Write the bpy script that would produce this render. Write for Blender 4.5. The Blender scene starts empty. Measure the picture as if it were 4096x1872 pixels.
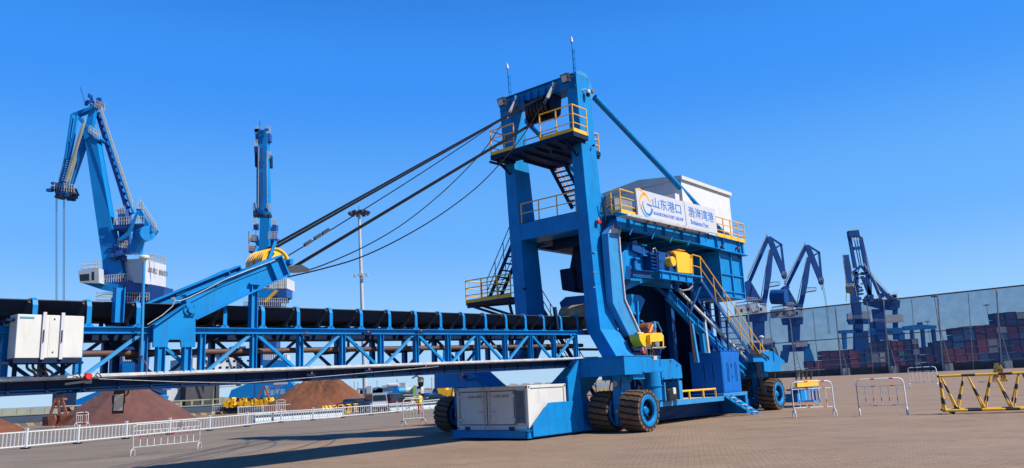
import bpy, bmesh, math, random
from mathutils import Vector, Matrix
random.seed(7)
SC = bpy.context.scene
COL = SC.collection
R = math.radians

# ------------------------------------------------------------------ camera
F = 3100.0; PITCH = math.atan(603/F); ROLL = math.atan(.046); CAM_H = 2.1
cam_d = bpy.data.cameras.new('camera'); cam = bpy.data.objects.new('camera', cam_d); COL.objects.link(cam)
fwd = Vector((0, math.cos(PITCH), math.sin(PITCH))); r0 = Vector((1, 0, 0)); u0 = r0.cross(fwd)
c_, s_ = math.cos(ROLL), math.sin(ROLL)
RT = c_*r0 - s_*u0; UP = s_*r0 + c_*u0
cam.matrix_world = Matrix(((RT.x, UP.x, -fwd.x, 0), (RT.y, UP.y, -fwd.y, 0), (RT.z, UP.z, -fwd.z, CAM_H), (0, 0, 0, 1)))
cam_d.sensor_width = 36; cam_d.lens = 36*F/4096; cam_d.clip_start = .1; cam_d.clip_end = 20000
SC.camera = cam

# ------------------------------------------------------------------ light
SUN_AZ, SUN_EL = 107.0, 46.0      # azimuth clockwise from +Y
w = bpy.data.worlds.new('World'); SC.world = w; w.use_nodes = True
nt = w.node_tree; bg = nt.nodes['Background']
sky = nt.nodes.new('ShaderNodeTexSky'); sky.sky_type = 'NISHITA'; sky.sun_disc = False
sky.sun_elevation = R(SUN_EL); sky.sun_rotation = R(SUN_AZ); sky.air_density = 1.0; sky.dust_density = 0.0; sky.ozone_density = 2.0; sky.altitude = 0
hs = nt.nodes.new('ShaderNodeHueSaturation'); hs.inputs['Saturation'].default_value = 1.25; hs.inputs['Value'].default_value = 1.0
nt.links.new(sky.outputs[0], hs.inputs['Color']); tc_ = nt.nodes.new('ShaderNodeTexCoord'); sp_ = nt.nodes.new('ShaderNodeSeparateXYZ'); nt.links.new(tc_.outputs['Generated'], sp_.inputs[0])
rp = nt.nodes.new('ShaderNodeValToRGB'); nt.links.new(sp_.outputs['Z'], rp.inputs['Fac']); cr = rp.color_ramp; cr.interpolation = 'EASE'
SKY_K = 1/(.15*1.366)
for i, (p_, c3) in enumerate(((0.0, (.32, .58, .90)), (.06, (.27, .55, .95)), (.2, (.125, .42, .97)), (.38, (.038, .29, .95)), (.56, (.010, .15, .62)), (1.0, (.004, .05, .26)))):
    el = cr.elements[i] if i < 2 else cr.elements.new(p_); el.position = p_; el.color = (*c3, 1)
sc_ = nt.nodes.new('ShaderNodeVectorMath'); sc_.operation = 'SCALE'; sc_.inputs['Scale'].default_value = SKY_K; nt.links.new(rp.outputs['Color'], sc_.inputs[0])
tn = nt.nodes.new('ShaderNodeMix'); tn.data_type = 'RGBA'; tn.inputs['Factor'].default_value = .9
nt.links.new(hs.outputs[0], tn.inputs['A']); nt.links.new(sc_.outputs[0], tn.inputs['B']); nt.links.new(tn.outputs['Result'], bg.inputs[0]); bg.inputs[1].default_value = .15
sd = bpy.data.lights.new('sun', 'SUN'); sd.energy = 5.0; sd.angle = R(.5); sd.color = (1, .95, .87)
sun = bpy.data.objects.new('sun', sd); COL.objects.link(sun)
sdir = Vector((math.sin(R(SUN_AZ))*math.cos(R(SUN_EL)), math.cos(R(SUN_AZ))*math.cos(R(SUN_EL)), math.sin(R(SUN_EL))))
sun.rotation_euler = sdir.to_track_quat('Z', 'Y').to_euler(); sun.location = (20, 0, 40)
SC.view_settings.view_transform = 'Standard'; SC.view_settings.look = 'None'; SC.view_settings.exposure = .45; SC.view_settings.gamma = 1

# ------------------------------------------------------------------ geometry of the photograph
def ray(x, y): return fwd + RT*((x-2048)/F) - UP*((y-936)/F)
CAM = Vector((0, 0, CAM_H))
def gnd(x, y, z=0):
    d = ray(x, y); return CAM + d*((z-CAM_H)/d.z)
def at(x, y, D):                       # the point seen at (x, y) at a forward distance D metres
    d = ray(x, y); return CAM + d*(D/d.y)
AZ = R(40.5)
U = Vector((math.sin(AZ), math.cos(AZ), 0)); V = Vector((-math.cos(AZ), math.sin(AZ), 0))
O = gnd(2560, 1730)
OC = CAM - O; OC.z = CAM_H
def _loc(P):
    d = P - O; return Vector((d.dot(U), d.dot(V), P.z))
def Pv(x, y, v):
    d = ray(x, y); return _loc(CAM + d*((v-OC.dot(V))/d.dot(V)))
def Pu(x, y, u):
    d = ray(x, y); return _loc(CAM + d*((u-OC.dot(U))/d.dot(U)))
def Pz(x, y, z): return _loc(gnd(x, y, z))

# ------------------------------------------------------------------ materials
def mat(name, col, rough=.5, metal=0, var=.12, scale=3.0, bump=0, streak=0, dirt=None, dirt_amt=0, spec=None, coords='Object'):
    m = bpy.data.materials.new(name); m.use_nodes = True; n = m.node_tree.nodes; l = m.node_tree.links
    b = n['Principled BSDF']; b.inputs['Roughness'].default_value = rough; b.inputs['Metallic'].default_value = metal
    if spec is not None: b.inputs['Specular IOR Level'].default_value = spec
    tc = n.new('ShaderNodeTexCoord')
    no = n.new('ShaderNodeTexNoise'); no.inputs['Scale'].default_value = scale; no.inputs['Detail'].default_value = 6; no.inputs['Roughness'].default_value = .6
    l.new(tc.outputs[coords], no.inputs['Vector'])
    mr = n.new('ShaderNodeMapRange'); mr.inputs['From Min'].default_value = .3; mr.inputs['From Max'].default_value = .7
    mr.inputs['To Min'].default_value = 1-var; mr.inputs['To Max'].default_value = 1+var; l.new(no.outputs['Fac'], mr.inputs['Value'])
    mx = n.new('ShaderNodeMix'); mx.data_type = 'RGBA'; mx.blend_type = 'MULTIPLY'; mx.inputs['Factor'].default_value = 1
    mx.inputs['A'].default_value = (*col, 1); l.new(mr.outputs['Result'], mx.inputs['B']); out = mx.outputs['Result']
    if dirt:
        mp = n.new('ShaderNodeMapping'); mp.inputs['Scale'].default_value = (1, 1, .18) if streak else (1, 1, 1); l.new(tc.outputs[coords], mp.inputs['Vector'])
        n2 = n.new('ShaderNodeTexNoise'); n2.inputs['Scale'].default_value = scale*2.2; n2.inputs['Detail'].default_value = 8; n2.inputs['Roughness'].default_value = .7; l.new(mp.outputs[0], n2.inputs['Vector'])
        r2 = n.new('ShaderNodeMapRange'); r2.inputs['From Min'].default_value = .52; r2.inputs['From Max'].default_value = .78; r2.inputs['To Max'].default_value = dirt_amt; l.new(n2.outputs['Fac'], r2.inputs['Value'])
        m2 = n.new('ShaderNodeMix'); m2.data_type = 'RGBA'; l.new(r2.outputs['Result'], m2.inputs['Factor']); l.new(out, m2.inputs['A']); m2.inputs['B'].default_value = (*dirt, 1); out = m2.outputs['Result']
    l.new(out, b.inputs['Base Color'])
    if bump:
        bp = n.new('ShaderNodeBump'); bp.inputs['Strength'].default_value = bump; bp.inputs['Distance'].default_value = .05; l.new(no.outputs['Fac'], bp.inputs['Height']); l.new(bp.outputs[0], b.inputs['Normal'])
    return m
M = dict(
 blue=mat('blue_paint', (.001, .195, .49), .5, spec=.2, var=.12, scale=1.3, dirt=(.022, .070, .13), dirt_amt=.62, streak=1),
 blue2=mat('deep_blue_paint', (.001, .118, .45), .45, spec=.25, var=.08, scale=1.5, dirt=(.01, .05, .2), dirt_amt=.3, streak=1),
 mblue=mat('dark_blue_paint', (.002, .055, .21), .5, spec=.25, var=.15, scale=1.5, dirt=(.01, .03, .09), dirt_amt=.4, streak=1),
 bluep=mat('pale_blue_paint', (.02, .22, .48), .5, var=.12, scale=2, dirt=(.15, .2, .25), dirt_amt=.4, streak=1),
 navy=mat('shaded_navy_steel', (.002, .016, .055), .6, spec=.2, var=.2, scale=2),  # darkened so the shade of recessed panels sits in the colour
 crane=mat('crane_blue', (.003, .20, .52), .5, spec=.2, var=.1, scale=.3, dirt=(.02, .1, .25), dirt_amt=.5, streak=1),
 crane_shade=mat('shaded_crane_blue', (.01, .075, .28), .55, var=.1, scale=.2),  # dark copy of the crane blue, shade side painted in
 farc=mat('shaded_far_crane_blue', (.006, .065, .24), .6, spec=.2, var=.2, scale=.2),  # crane blue darkened, shade of the far faces is in the colour
 white=mat('white_paint', (.56, .55, .51), .5, var=.06, scale=1.2, dirt=(.30, .25, .19), dirt_amt=.5, streak=1),
 cwhite=mat('dusty_white_paint', (.60, .60, .59), .5, var=.05, scale=2, dirt=(.35, .27, .2), dirt_amt=.5, streak=1),
 rib=mat('white_siding', (.72, .72, .72), .5, var=.04, scale=1),
 roller=mat('worn_roller_steel', (.045, .038, .042), .5, var=.3, scale=6), blockw=mat('dusty_pale_plastic', (.36, .42, .45), .6, var=.15, scale=1.5, dirt=(.12, .14, .17), dirt_amt=.7), crail=mat('pale_crane_railing', (.50, .46, .34), .6, var=.2), galv=mat('galvanised_steel', (.47, .47, .46), .55, metal=.1, var=.22, scale=5, dirt=(.16, .15, .14), dirt_amt=.7),
 yellow=mat('yellow_paint', (.88, .45, .008), .42, var=.08, scale=3, dirt=(.4, .2, .03), dirt_amt=.3),
 black=mat('black_rubber', (.012, .012, .014), .6, var=.2, scale=4),
 belt=mat('belt_rubber', (.010, .012, .022), .55, var=.2, scale=2),
 brownbelt=mat('ore_stained_rubber', (.10, .045, .03), .7, var=.25, scale=2),
 tyre=mat('dusty_tyre', (.016, .012, .010), .85, var=.25, scale=5, bump=.2),
 tread=mat('tyre_tread_dust', (.12, .072, .042), .85, var=.25, scale=5, bump=.2),
 grey=mat('grey_metal', (.25, .25, .26), .5, metal=.3, var=.2),
 dgrey=mat('dark_metal', (.05, .05, .055), .5, metal=.3, var=.2),
 rust=mat('rusty_steel', (.22, .07, .035), .75, var=.35, scale=4, dirt=(.08, .03, .02), dirt_amt=.6),
 red=mat('red_plastic', (.6, .02, .02), .4, var=.05),
 orange=mat('orange_paint', (.75, .18, .02), .5, var=.1),
 dark=mat('near_black', (.008, .009, .012), .4, var=.1),
 glass=mat('dark_glass', (.01, .015, .02), .08, var=.05),
 lens=mat('lamp_lens', (.5, .5, .47), .2, var=.1, scale=20),
 grater=mat('bright_grating', (.4,.4,.4), .6), amberlens=mat('dusty_lamp_glass', (.18, .13, .07), .35, var=.1),
 rope=mat('greasy_wire_rope', (.007, .005, .007), .7, spec=.08, var=.3, scale=10),
 conc=mat('concrete', (.33, .31, .28), .9, var=.18, scale=1.5, bump=.2),
 concd=mat('dark_concrete', (.055, .055, .06), .9, var=.25, scale=.3),
 txt=mat('sign_blue', (.01, .17, .5), .5, var=.02), txtd=mat('sign_grey', (.10, .12, .16), .5, var=.02), orangetxt=mat('sign_orange', (.9, .36, .01), .5, var=.02),
 teal=mat('sign_teal', (.02, .32, .40), .5, var=.02),
 signw=mat('sign_white', (.52, .51, .53), .4, var=.03, scale=.7, dirt=(.5, .47, .44), dirt_amt=.4, streak=1),
 wplastic=mat('white_fence_plastic', (.58, .58, .58), .4, var=.04),
 hiviz=mat('high_visibility_yellow', (.55, .85, .02), .7, var=.1), orangecloth=mat('orange_cloth', (.85, .13, .02), .8, var=.12), skin=mat('skin', (.35, .2, .13), .6, var=.05),
 ore=mat('dark_red_ore', (.105, .042, .034), .95, var=.22, scale=.35, bump=.5, dirt=(.17, .08, .055), dirt_amt=.5),
 ore2=mat('brown_ore', (.135, .046, .018), .95, var=.25, scale=.4, bump=.5, dirt=(.24, .10, .05), dirt_amt=.5),
 hull=mat('ship_hull', (.03, .055, .09), .6, var=.25, scale=.15, dirt=(.09, .10, .10), dirt_amt=.6, streak=1),
 deck=mat('ship_rail_paint', (.24, .24, .17), .7, var=.2, scale=.3, dirt=(.2, .09, .04), dirt_amt=.5),
 shipw=mat('ship_white', (.42, .45, .48), .6, var=.08, scale=.2, dirt=(.3, .2, .13), dirt_amt=.5, streak=1),
 carblk=mat('black_car_paint', (.012, .014, .02), .2, var=.05), cargrey=mat('grey_car_paint', (.16, .19, .22), .25, var=.05), carwine=mat('dark_wine_paint', (.035, .01, .012), .22, var=.05),
 rim=mat('wheel_alloy', (.4, .4, .4), .35, metal=.6, var=.1), lred=mat('tail_light_red', (.55, .01, .01), .3, var=.05),
 green=mat('lime_paint', (.3, .6, .1), .4, var=.05), cyan=mat('pale_cyan_paint', (.1, .5, .65), .4, var=.05),
 rock=mat('breakwater_stone', (.2, .18, .16), .95, var=.4, scale=.4, bump=.5), farblue=mat('faint_blue_steel', (.08, .25, .4), .7, var=.2, scale=.1),
)
def cont_mat(name, c): return mat(name, c, .6, var=.15, scale=.25, dirt=tuple(x*.5 for x in c), dirt_amt=.6, streak=1)
def wear(m, amt=.8):
    n = m.node_tree.nodes; l = m.node_tree.links; b = n['Principled BSDF']; src = b.inputs['Base Color'].links[0].from_socket; tc = n['Texture Coordinate']
    def chain(src, sc, st, lo, hi, a, col, det=8):
        mp = n.new('ShaderNodeMapping'); mp.inputs['Scale'].default_value = st; l.new(tc.outputs['Object'], mp.inputs['Vector'])
        q = n.new('ShaderNodeTexNoise'); q.inputs['Scale'].default_value = sc; q.inputs['Detail'].default_value = det; q.inputs['Roughness'].default_value = .7; l.new(mp.outputs[0], q.inputs['Vector'])
        r = n.new('ShaderNodeMapRange'); r.inputs['From Min'].default_value = lo; r.inputs['From Max'].default_value = hi; r.inputs['To Max'].default_value = a; l.new(q.outputs['Fac'], r.inputs['Value'])
        x = n.new('ShaderNodeMix'); x.data_type = 'RGBA'; l.new(r.outputs['Result'], x.inputs['Factor']); l.new(src, x.inputs['A']); x.inputs['B'].default_value = (*col, 1); return x.outputs['Result']
    src = chain(src, .7, (1, 1, .5), .50, .75, .22*amt, (.02, .22, .47), 4)      # faded patches
    src = chain(src, 5.5, (1, 1, .16), .60, .70, .55*amt, (.035, .05, .07))      # run-down grime
    src = chain(src, 9, (1, 1, .6), .66, .70, .8*amt, (.13, .05, .022))          # rust specks
    l.new(src, b.inputs['Base Color'])
for k_ in ('blue', 'bluep', 'blue2', 'crane'): wear(M[k_], 1.0 if k_ != 'blue2' else .5)
wear(M['mblue'], .7)
CM = dict(maroon=cont_mat('maroon_container', (.085, .02, .03)), red=cont_mat('red_container', (.22, .05, .045)), navy=cont_mat('navy_container', (.015, .03, .07)),
          blue=cont_mat('blue_container', (.03, .10, .22)), rust=cont_mat('rust_container', (.20, .055, .03)), grey=cont_mat('grey_container', (.25, .27, .27)),
          white=cont_mat('white_container', (.45, .47, .45)), green=cont_mat('green_container', (.08, .2, .17)))

def stripes(name, c1, c2, scale, axis='X', skew=0.0, duty=.5):
    m = bpy.data.materials.new(name); m.use_nodes = True; n = m.node_tree.nodes; l = m.node_tree.links; b = n['Principled BSDF']; b.inputs['Roughness'].default_value = .5
    tc = n.new('ShaderNodeTexCoord'); sp = n.new('ShaderNodeSeparateXYZ'); l.new(tc.outputs['Object'], sp.inputs[0])
    ad = n.new('ShaderNodeMath'); ad.operation = 'MULTIPLY_ADD'; l.new(sp.outputs['Z'], ad.inputs[0]); ad.inputs[1].default_value = skew; l.new(sp.outputs[axis], ad.inputs[2])
    mu = n.new('ShaderNodeMath'); mu.operation = 'MULTIPLY'; l.new(ad.outputs[0], mu.inputs[0]); mu.inputs[1].default_value = scale
    fr = n.new('ShaderNodeMath'); fr.operation = 'FRACT'; l.new(mu.outputs[0], fr.inputs[0])
    gt = n.new('ShaderNodeMath'); gt.operation = 'GREATER_THAN'; l.new(fr.outputs[0], gt.inputs[0]); gt.inputs[1].default_value = duty
    mx = n.new('ShaderNodeMix'); mx.data_type = 'RGBA'; l.new(gt.outputs[0], mx.inputs['Factor']); mx.inputs['A'].default_value = (*c1, 1); mx.inputs['B'].default_value = (*c2, 1)
    no = n.new('ShaderNodeTexNoise'); no.inputs['Scale'].default_value = 6; l.new(tc.outputs['Object'], no.inputs['Vector'])
    mr = n.new('ShaderNodeMapRange'); mr.inputs['To Min'].default_value = .8; mr.inputs['To Max'].default_value = 1.15; l.new(no.outputs['Fac'], mr.inputs['Value'])
    m2 = n.new('ShaderNodeMix'); m2.data_type = 'RGBA'; m2.blend_type = 'MULTIPLY'; m2.inputs['Factor'].default_value = 1; l.new(mx.outputs['Result'], m2.inputs['A']); l.new(mr.outputs['Result'], m2.inputs['B'])
    l.new(m2.outputs['Result'], b.inputs['Base Color']); return m
YE, BK = (.86, .46, .02), (.015, .015, .02)
M['hazX'] = stripes('yellow_black_stripes', YE, BK, .72, 'X', 0, .62)
M['hazZ'] = stripes('yellow_black_stripes_upright', YE, BK, 1.15, 'X', 1.25, .62)
M['haz_diag'] = stripes('hazard_diagonal_stripes', YE, BK, .55, 'X', 1.0, .55)
M['haz_fine'] = stripes('yellow_black_fine_stripes', YE, BK, 1.5, 'X', 1.0, .68)
M['redwhite'] = stripes('red_white_bands', (.78, .78, .78), (.6, .03, .03), 1.3, 'X', 0, .78)
M['redwhiteZ'] = stripes('red_white_upright_bands', (.78, .78, .78), (.6, .03, .03), 1.25, 'Z', 0, .78)
M['bluewhite'] = stripes('blue_white_bands', (.78, .78, .78), (.04, .08, .4), 1.3, 'X', 0, .78)
M['curb'] = stripes('quay_kerb_bands', (.30, .22, .10), (.12, .10, .09), .7, 'X', .8, .5)
def sided(name, col, sc):   # ribbed siding: bump stripes
    m = mat(name, col, .5, var=.05, scale=.6); n = m.node_tree.nodes; l = m.node_tree.links
    tc = n['Texture Coordinate']; wv = n.new('ShaderNodeTexWave'); wv.inputs['Scale'].default_value = sc; wv.bands_direction = 'X'; l.new(tc.outputs['Object'], wv.inputs['Vector'])
    bp = n.new('ShaderNodeBump'); bp.inputs['Strength'].default_value = .8; bp.inputs['Distance'].default_value = .05; l.new(wv.outputs['Fac'], bp.inputs['Height']); l.new(bp.outputs[0], n['Principled BSDF'].inputs['Normal']); return m
M['siding'] = sided('ribbed_white_siding', (.52, .52, .54), 1.2)
for k in list(CM):
    m = CM[k]; n = m.node_tree.nodes; l = m.node_tree.links; tc = n['Texture Coordinate']
    wv = n.new('ShaderNodeTexWave'); wv.inputs['Scale'].default_value = .9; l.new(tc.outputs['Object'], wv.inputs['Vector'])
    bp = n.new('ShaderNodeBump'); bp.inputs['Strength'].default_value = 1; bp.inputs['Distance'].default_value = .15; l.new(wv.outputs['Fac'], bp.inputs['Height']); l.new(bp.outputs[0], n['Principled BSDF'].inputs['Normal'])

# ------------------------------------------------------------------ mesh building
SPLIT = {'deckhouse_window', 'yoke_pin', 'lamp_ring_x', 'tank_stand', 'spring_frame', 'cabinet_louvre', 'gearbox_rib', 'tower_head_plate', 'head_machinery', 'deck_machinery', 'corner_casting_hole', 'door_hinge', 'tray_lamp', 'beam_stiffener'}
class MB:
    def __init__(s): s.v = []; s.f = []
    def add(s, vs, fs):
        o = len(s.v); s.v += [Vector(p) for p in vs]; s.f += [tuple(i+o for i in f) for f in fs]; return s
    def box(s, a, b):
        x0, y0, z0 = (min(a[i], b[i]) for i in range(3)); x1, y1, z1 = (max(a[i], b[i]) for i in range(3))
        return s.add([(x0,y0,z0),(x1,y0,z0),(x1,y1,z0),(x0,y1,z0),(x0,y0,z1),(x1,y0,z1),(x1,y1,z1),(x0,y1,z1)],
                     [(0,3,2,1),(4,5,6,7),(0,1,5,4),(1,2,6,5),(2,3,7,6),(3,0,4,7)])
    def cbox(s, c, d): return s.box([c[i]-d[i]/2 for i in range(3)], [c[i]+d[i]/2 for i in range(3)])
    def bar(s, a, b, w, h=None, w2=None, h2=None, side=None):
        a = Vector(a); b = Vector(b); h = w if h is None else h; w2 = w if w2 is None else w2; h2 = h if h2 is None else h2
        d = (b-a).normalized(); ref = Vector(side) if side is not None else (Vector((0,0,1)) if abs(d.z) < .9 else Vector((0,1,0)))
        x = d.cross(ref)
        if x.length < 1e-6: x = d.cross(Vector((1,0,0)))
        x.normalize(); z = x.cross(d).normalized()
        vs = []
        for p, ww, hh in ((a, w, h), (b, w2, h2)):
            for sx, sz in ((-1,-1),(1,-1),(1,1),(-1,1)): vs.append(p + x*(sx*ww/2) + z*(sz*hh/2))
        return s.add(vs, [(0,1,2,3),(7,6,5,4),(0,4,5,1),(1,5,6,2),(2,6,7,3),(3,7,4,0)])
    def ibeam(s, a, b, w, h, t=.03, side=None):
        a = Vector(a); b = Vector(b); d = (b-a).normalized(); ref = Vector(side) if side is not None else (Vector((0,0,1)) if abs(d.z) < .9 else Vector((0,1,0)))
        x = d.cross(ref).normalized(); z = x.cross(d).normalized()
        s.bar(a+z*(h/2-t/2), b+z*(h/2-t/2), w, t, side=z); s.bar(a-z*(h/2-t/2), b-z*(h/2-t/2), w, t, side=z); s.bar(a, b, t, h-2*t, side=z); return s
    def tube(s, pts, r, n=8, r2=None, closed=True):
        pts = [Vector(p) for p in pts]; o = len(s.v); k = len(pts); prev = None
        for i, p in enumerate(pts):
            d = (pts[min(i+1, k-1)] - pts[max(i-1, 0)])
            d = d.normalized() if d.length > 1e-9 else Vector((0,0,1))
            if prev is None:
                x = d.cross(Vector((0,0,1)));
                if x.length < .1: x = d.cross(Vector((0,1,0)))
            else: x = prev - d*prev.dot(d)
            x.normalize(); prev = x; y = d.cross(x); rr = r + ((r2-r)*i/(k-1) if r2 is not None else 0)
            for j in range(n):
                a = 2*math.pi*j/n; s.v.append(p + x*(rr*math.cos(a)) + y*(rr*math.sin(a)))
        for i in range(k-1):
            for j in range(n):
                s.f.append((o+i*n+j, o+i*n+(j+1)%n, o+(i+1)*n+(j+1)%n, o+(i+1)*n+j))
        if closed: s.f.append(tuple(o+j for j in range(n))[::-1]); s.f.append(tuple(o+(k-1)*n+j for j in range(n)))
        return s
    def prism(s, pts, d):      # polygon of 3D points extruded by vector d
        n = len(pts); d = Vector(d); vs = [Vector(p) for p in pts] + [Vector(p)+d for p in pts]
        return s.add(vs, [tuple(range(n))[::-1], tuple(range(n, 2*n))] + [(i, (i+1) % n, n+(i+1) % n, n+i) for i in range(n)])
    def uz(s, pts, v0, v1): return s.prism([(p[0], v0, p[-1]) for p in pts], (0, v1-v0, 0))
    def vz(s, pts, ua, ub): return s.prism([(ua, p[0], p[1]) for p in pts], (ub-ua, 0, 0))
    def lathe(s, prof, c, axis, n=24):   # prof: (radius, t) along axis
        c = Vector(c); ax = Vector(axis).normalized(); x = ax.cross(Vector((0,0,1)))
        if x.length < .1: x = ax.cross(Vector((1,0,0)))
        x.normalize(); y = ax.cross(x); o = len(s.v)
        for rr, t in prof:
            for j in range(n):
                a = 2*math.pi*j/n; s.v.append(c + ax*t + x*(rr*math.cos(a)) + y*(rr*math.sin(a)))
        for i in range(len(prof)-1):
            for j in range(n): s.f.append((o+i*n+j, o+i*n+(j+1)%n, o+(i+1)*n+(j+1)%n, o+(i+1)*n+j))
        return s
    def islands(s):
        par = list(range(len(s.v)))
        def fd(i):
            while par[i] != i: par[i] = par[par[i]]; i = par[i]
            return i
        for f in s.f:
            for i in f[1:]: par[fd(i)] = fd(f[0])
        gr = {}
        for f in s.f: gr.setdefault(fd(f[0]), []).append(f)
        out = []
        for fs in gr.values():
            ids = sorted({i for f in fs for i in f}); mp = {i: k for k, i in enumerate(ids)}; q = MB(); q.v = [s.v[i] for i in ids]; q.f = [tuple(mp[i] for i in f) for f in fs]; out.append(q)
        return out
    def build(s, name, m, parent=None, smooth=None, bevel=0):
        if name in SPLIT:
            o = None
            for q in s.islands(): o = q._build(name, m, parent, smooth, bevel)
            return o
        return s._build(name, m, parent, smooth, bevel)
    def _build(s, name, m, parent=None, smooth=None, bevel=0):
        me = bpy.data.meshes.new(name); me.from_pydata([tuple(p) for p in s.v], [], s.f)
        bm = bmesh.new(); bm.from_mesh(me); bmesh.ops.recalc_face_normals(bm, faces=bm.faces)
        if bevel: bmesh.ops.bevel(bm, geom=bm.edges[:], offset=bevel, segments=1, affect='EDGES', clamp_overlap=True)
        bm.to_mesh(me); bm.free()
        for mm in (m if isinstance(m, (list, tuple)) else [m]): me.materials.append(M[mm] if isinstance(mm, str) else mm)
        o = bpy.data.objects.new(name, me); COL.objects.link(o)
        if smooth: 
            for p in me.polygons: p.use_smooth = True
            me.set_sharp_from_angle(angle=R(smooth))
        if parent is not None: o.parent = parent
        return o
def tag(o, label=None, cat=None, group=None, kind=None):
    if label: o['label'] = label
    if cat: o['category'] = cat
    if group: o['group'] = group
    if kind: o['kind'] = kind
    return o
def thing(name, loc, rz, label, cat, group=None):
    o = bpy.data.objects.new(name, None); COL.objects.link(o); o.location = loc; o.rotation_euler = (0, 0, rz); o.empty_display_size = .3
    return tag(o, label, cat, group)
def dup(root, loc, rz, label, scale=None):
    r = root.copy(); COL.objects.link(r); r.location = loc; r.rotation_euler = (0, 0, rz); r['label'] = label
    if scale: r.scale = scale
    for ch in list(root.children):
        c = ch.copy(); COL.objects.link(c); c.parent = r
        for g in ch.children:
            d = g.copy(); COL.objects.link(d); d.parent = c
    return r
def text(name, body, size, m, parent, origin, xdir, ydir, ext=.004, align='LEFT', stretch=1.0, bold=0, shear=0):
    cu = bpy.data.curves.new(name, 'FONT'); cu.body = body; cu.size = size; cu.extrude = ext; cu.align_x = align; cu.resolution_u = 3; cu.offset = bold; cu.shear = shear
    t = bpy.data.objects.new(name+'_tmp', cu); COL.objects.link(t); bpy.context.view_layer.update()
    me = bpy.data.meshes.new_from_object(t.evaluated_get(bpy.context.evaluated_depsgraph_get())); bpy.data.objects.remove(t); bpy.data.curves.remove(cu)
    x = Vector(xdir).normalized(); y = Vector(ydir).normalized(); z = x.cross(y)
    for vt in me.vertices: vt.co = Vector(origin) + x*(vt.co.x*stretch) + y*vt.co.y + z*vt.co.z
    me.materials.clear(); me.materials.append(M[m]); me.name = name
    o = bpy.data.objects.new(name, me); COL.objects.link(o); o.parent = parent; return o

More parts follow.
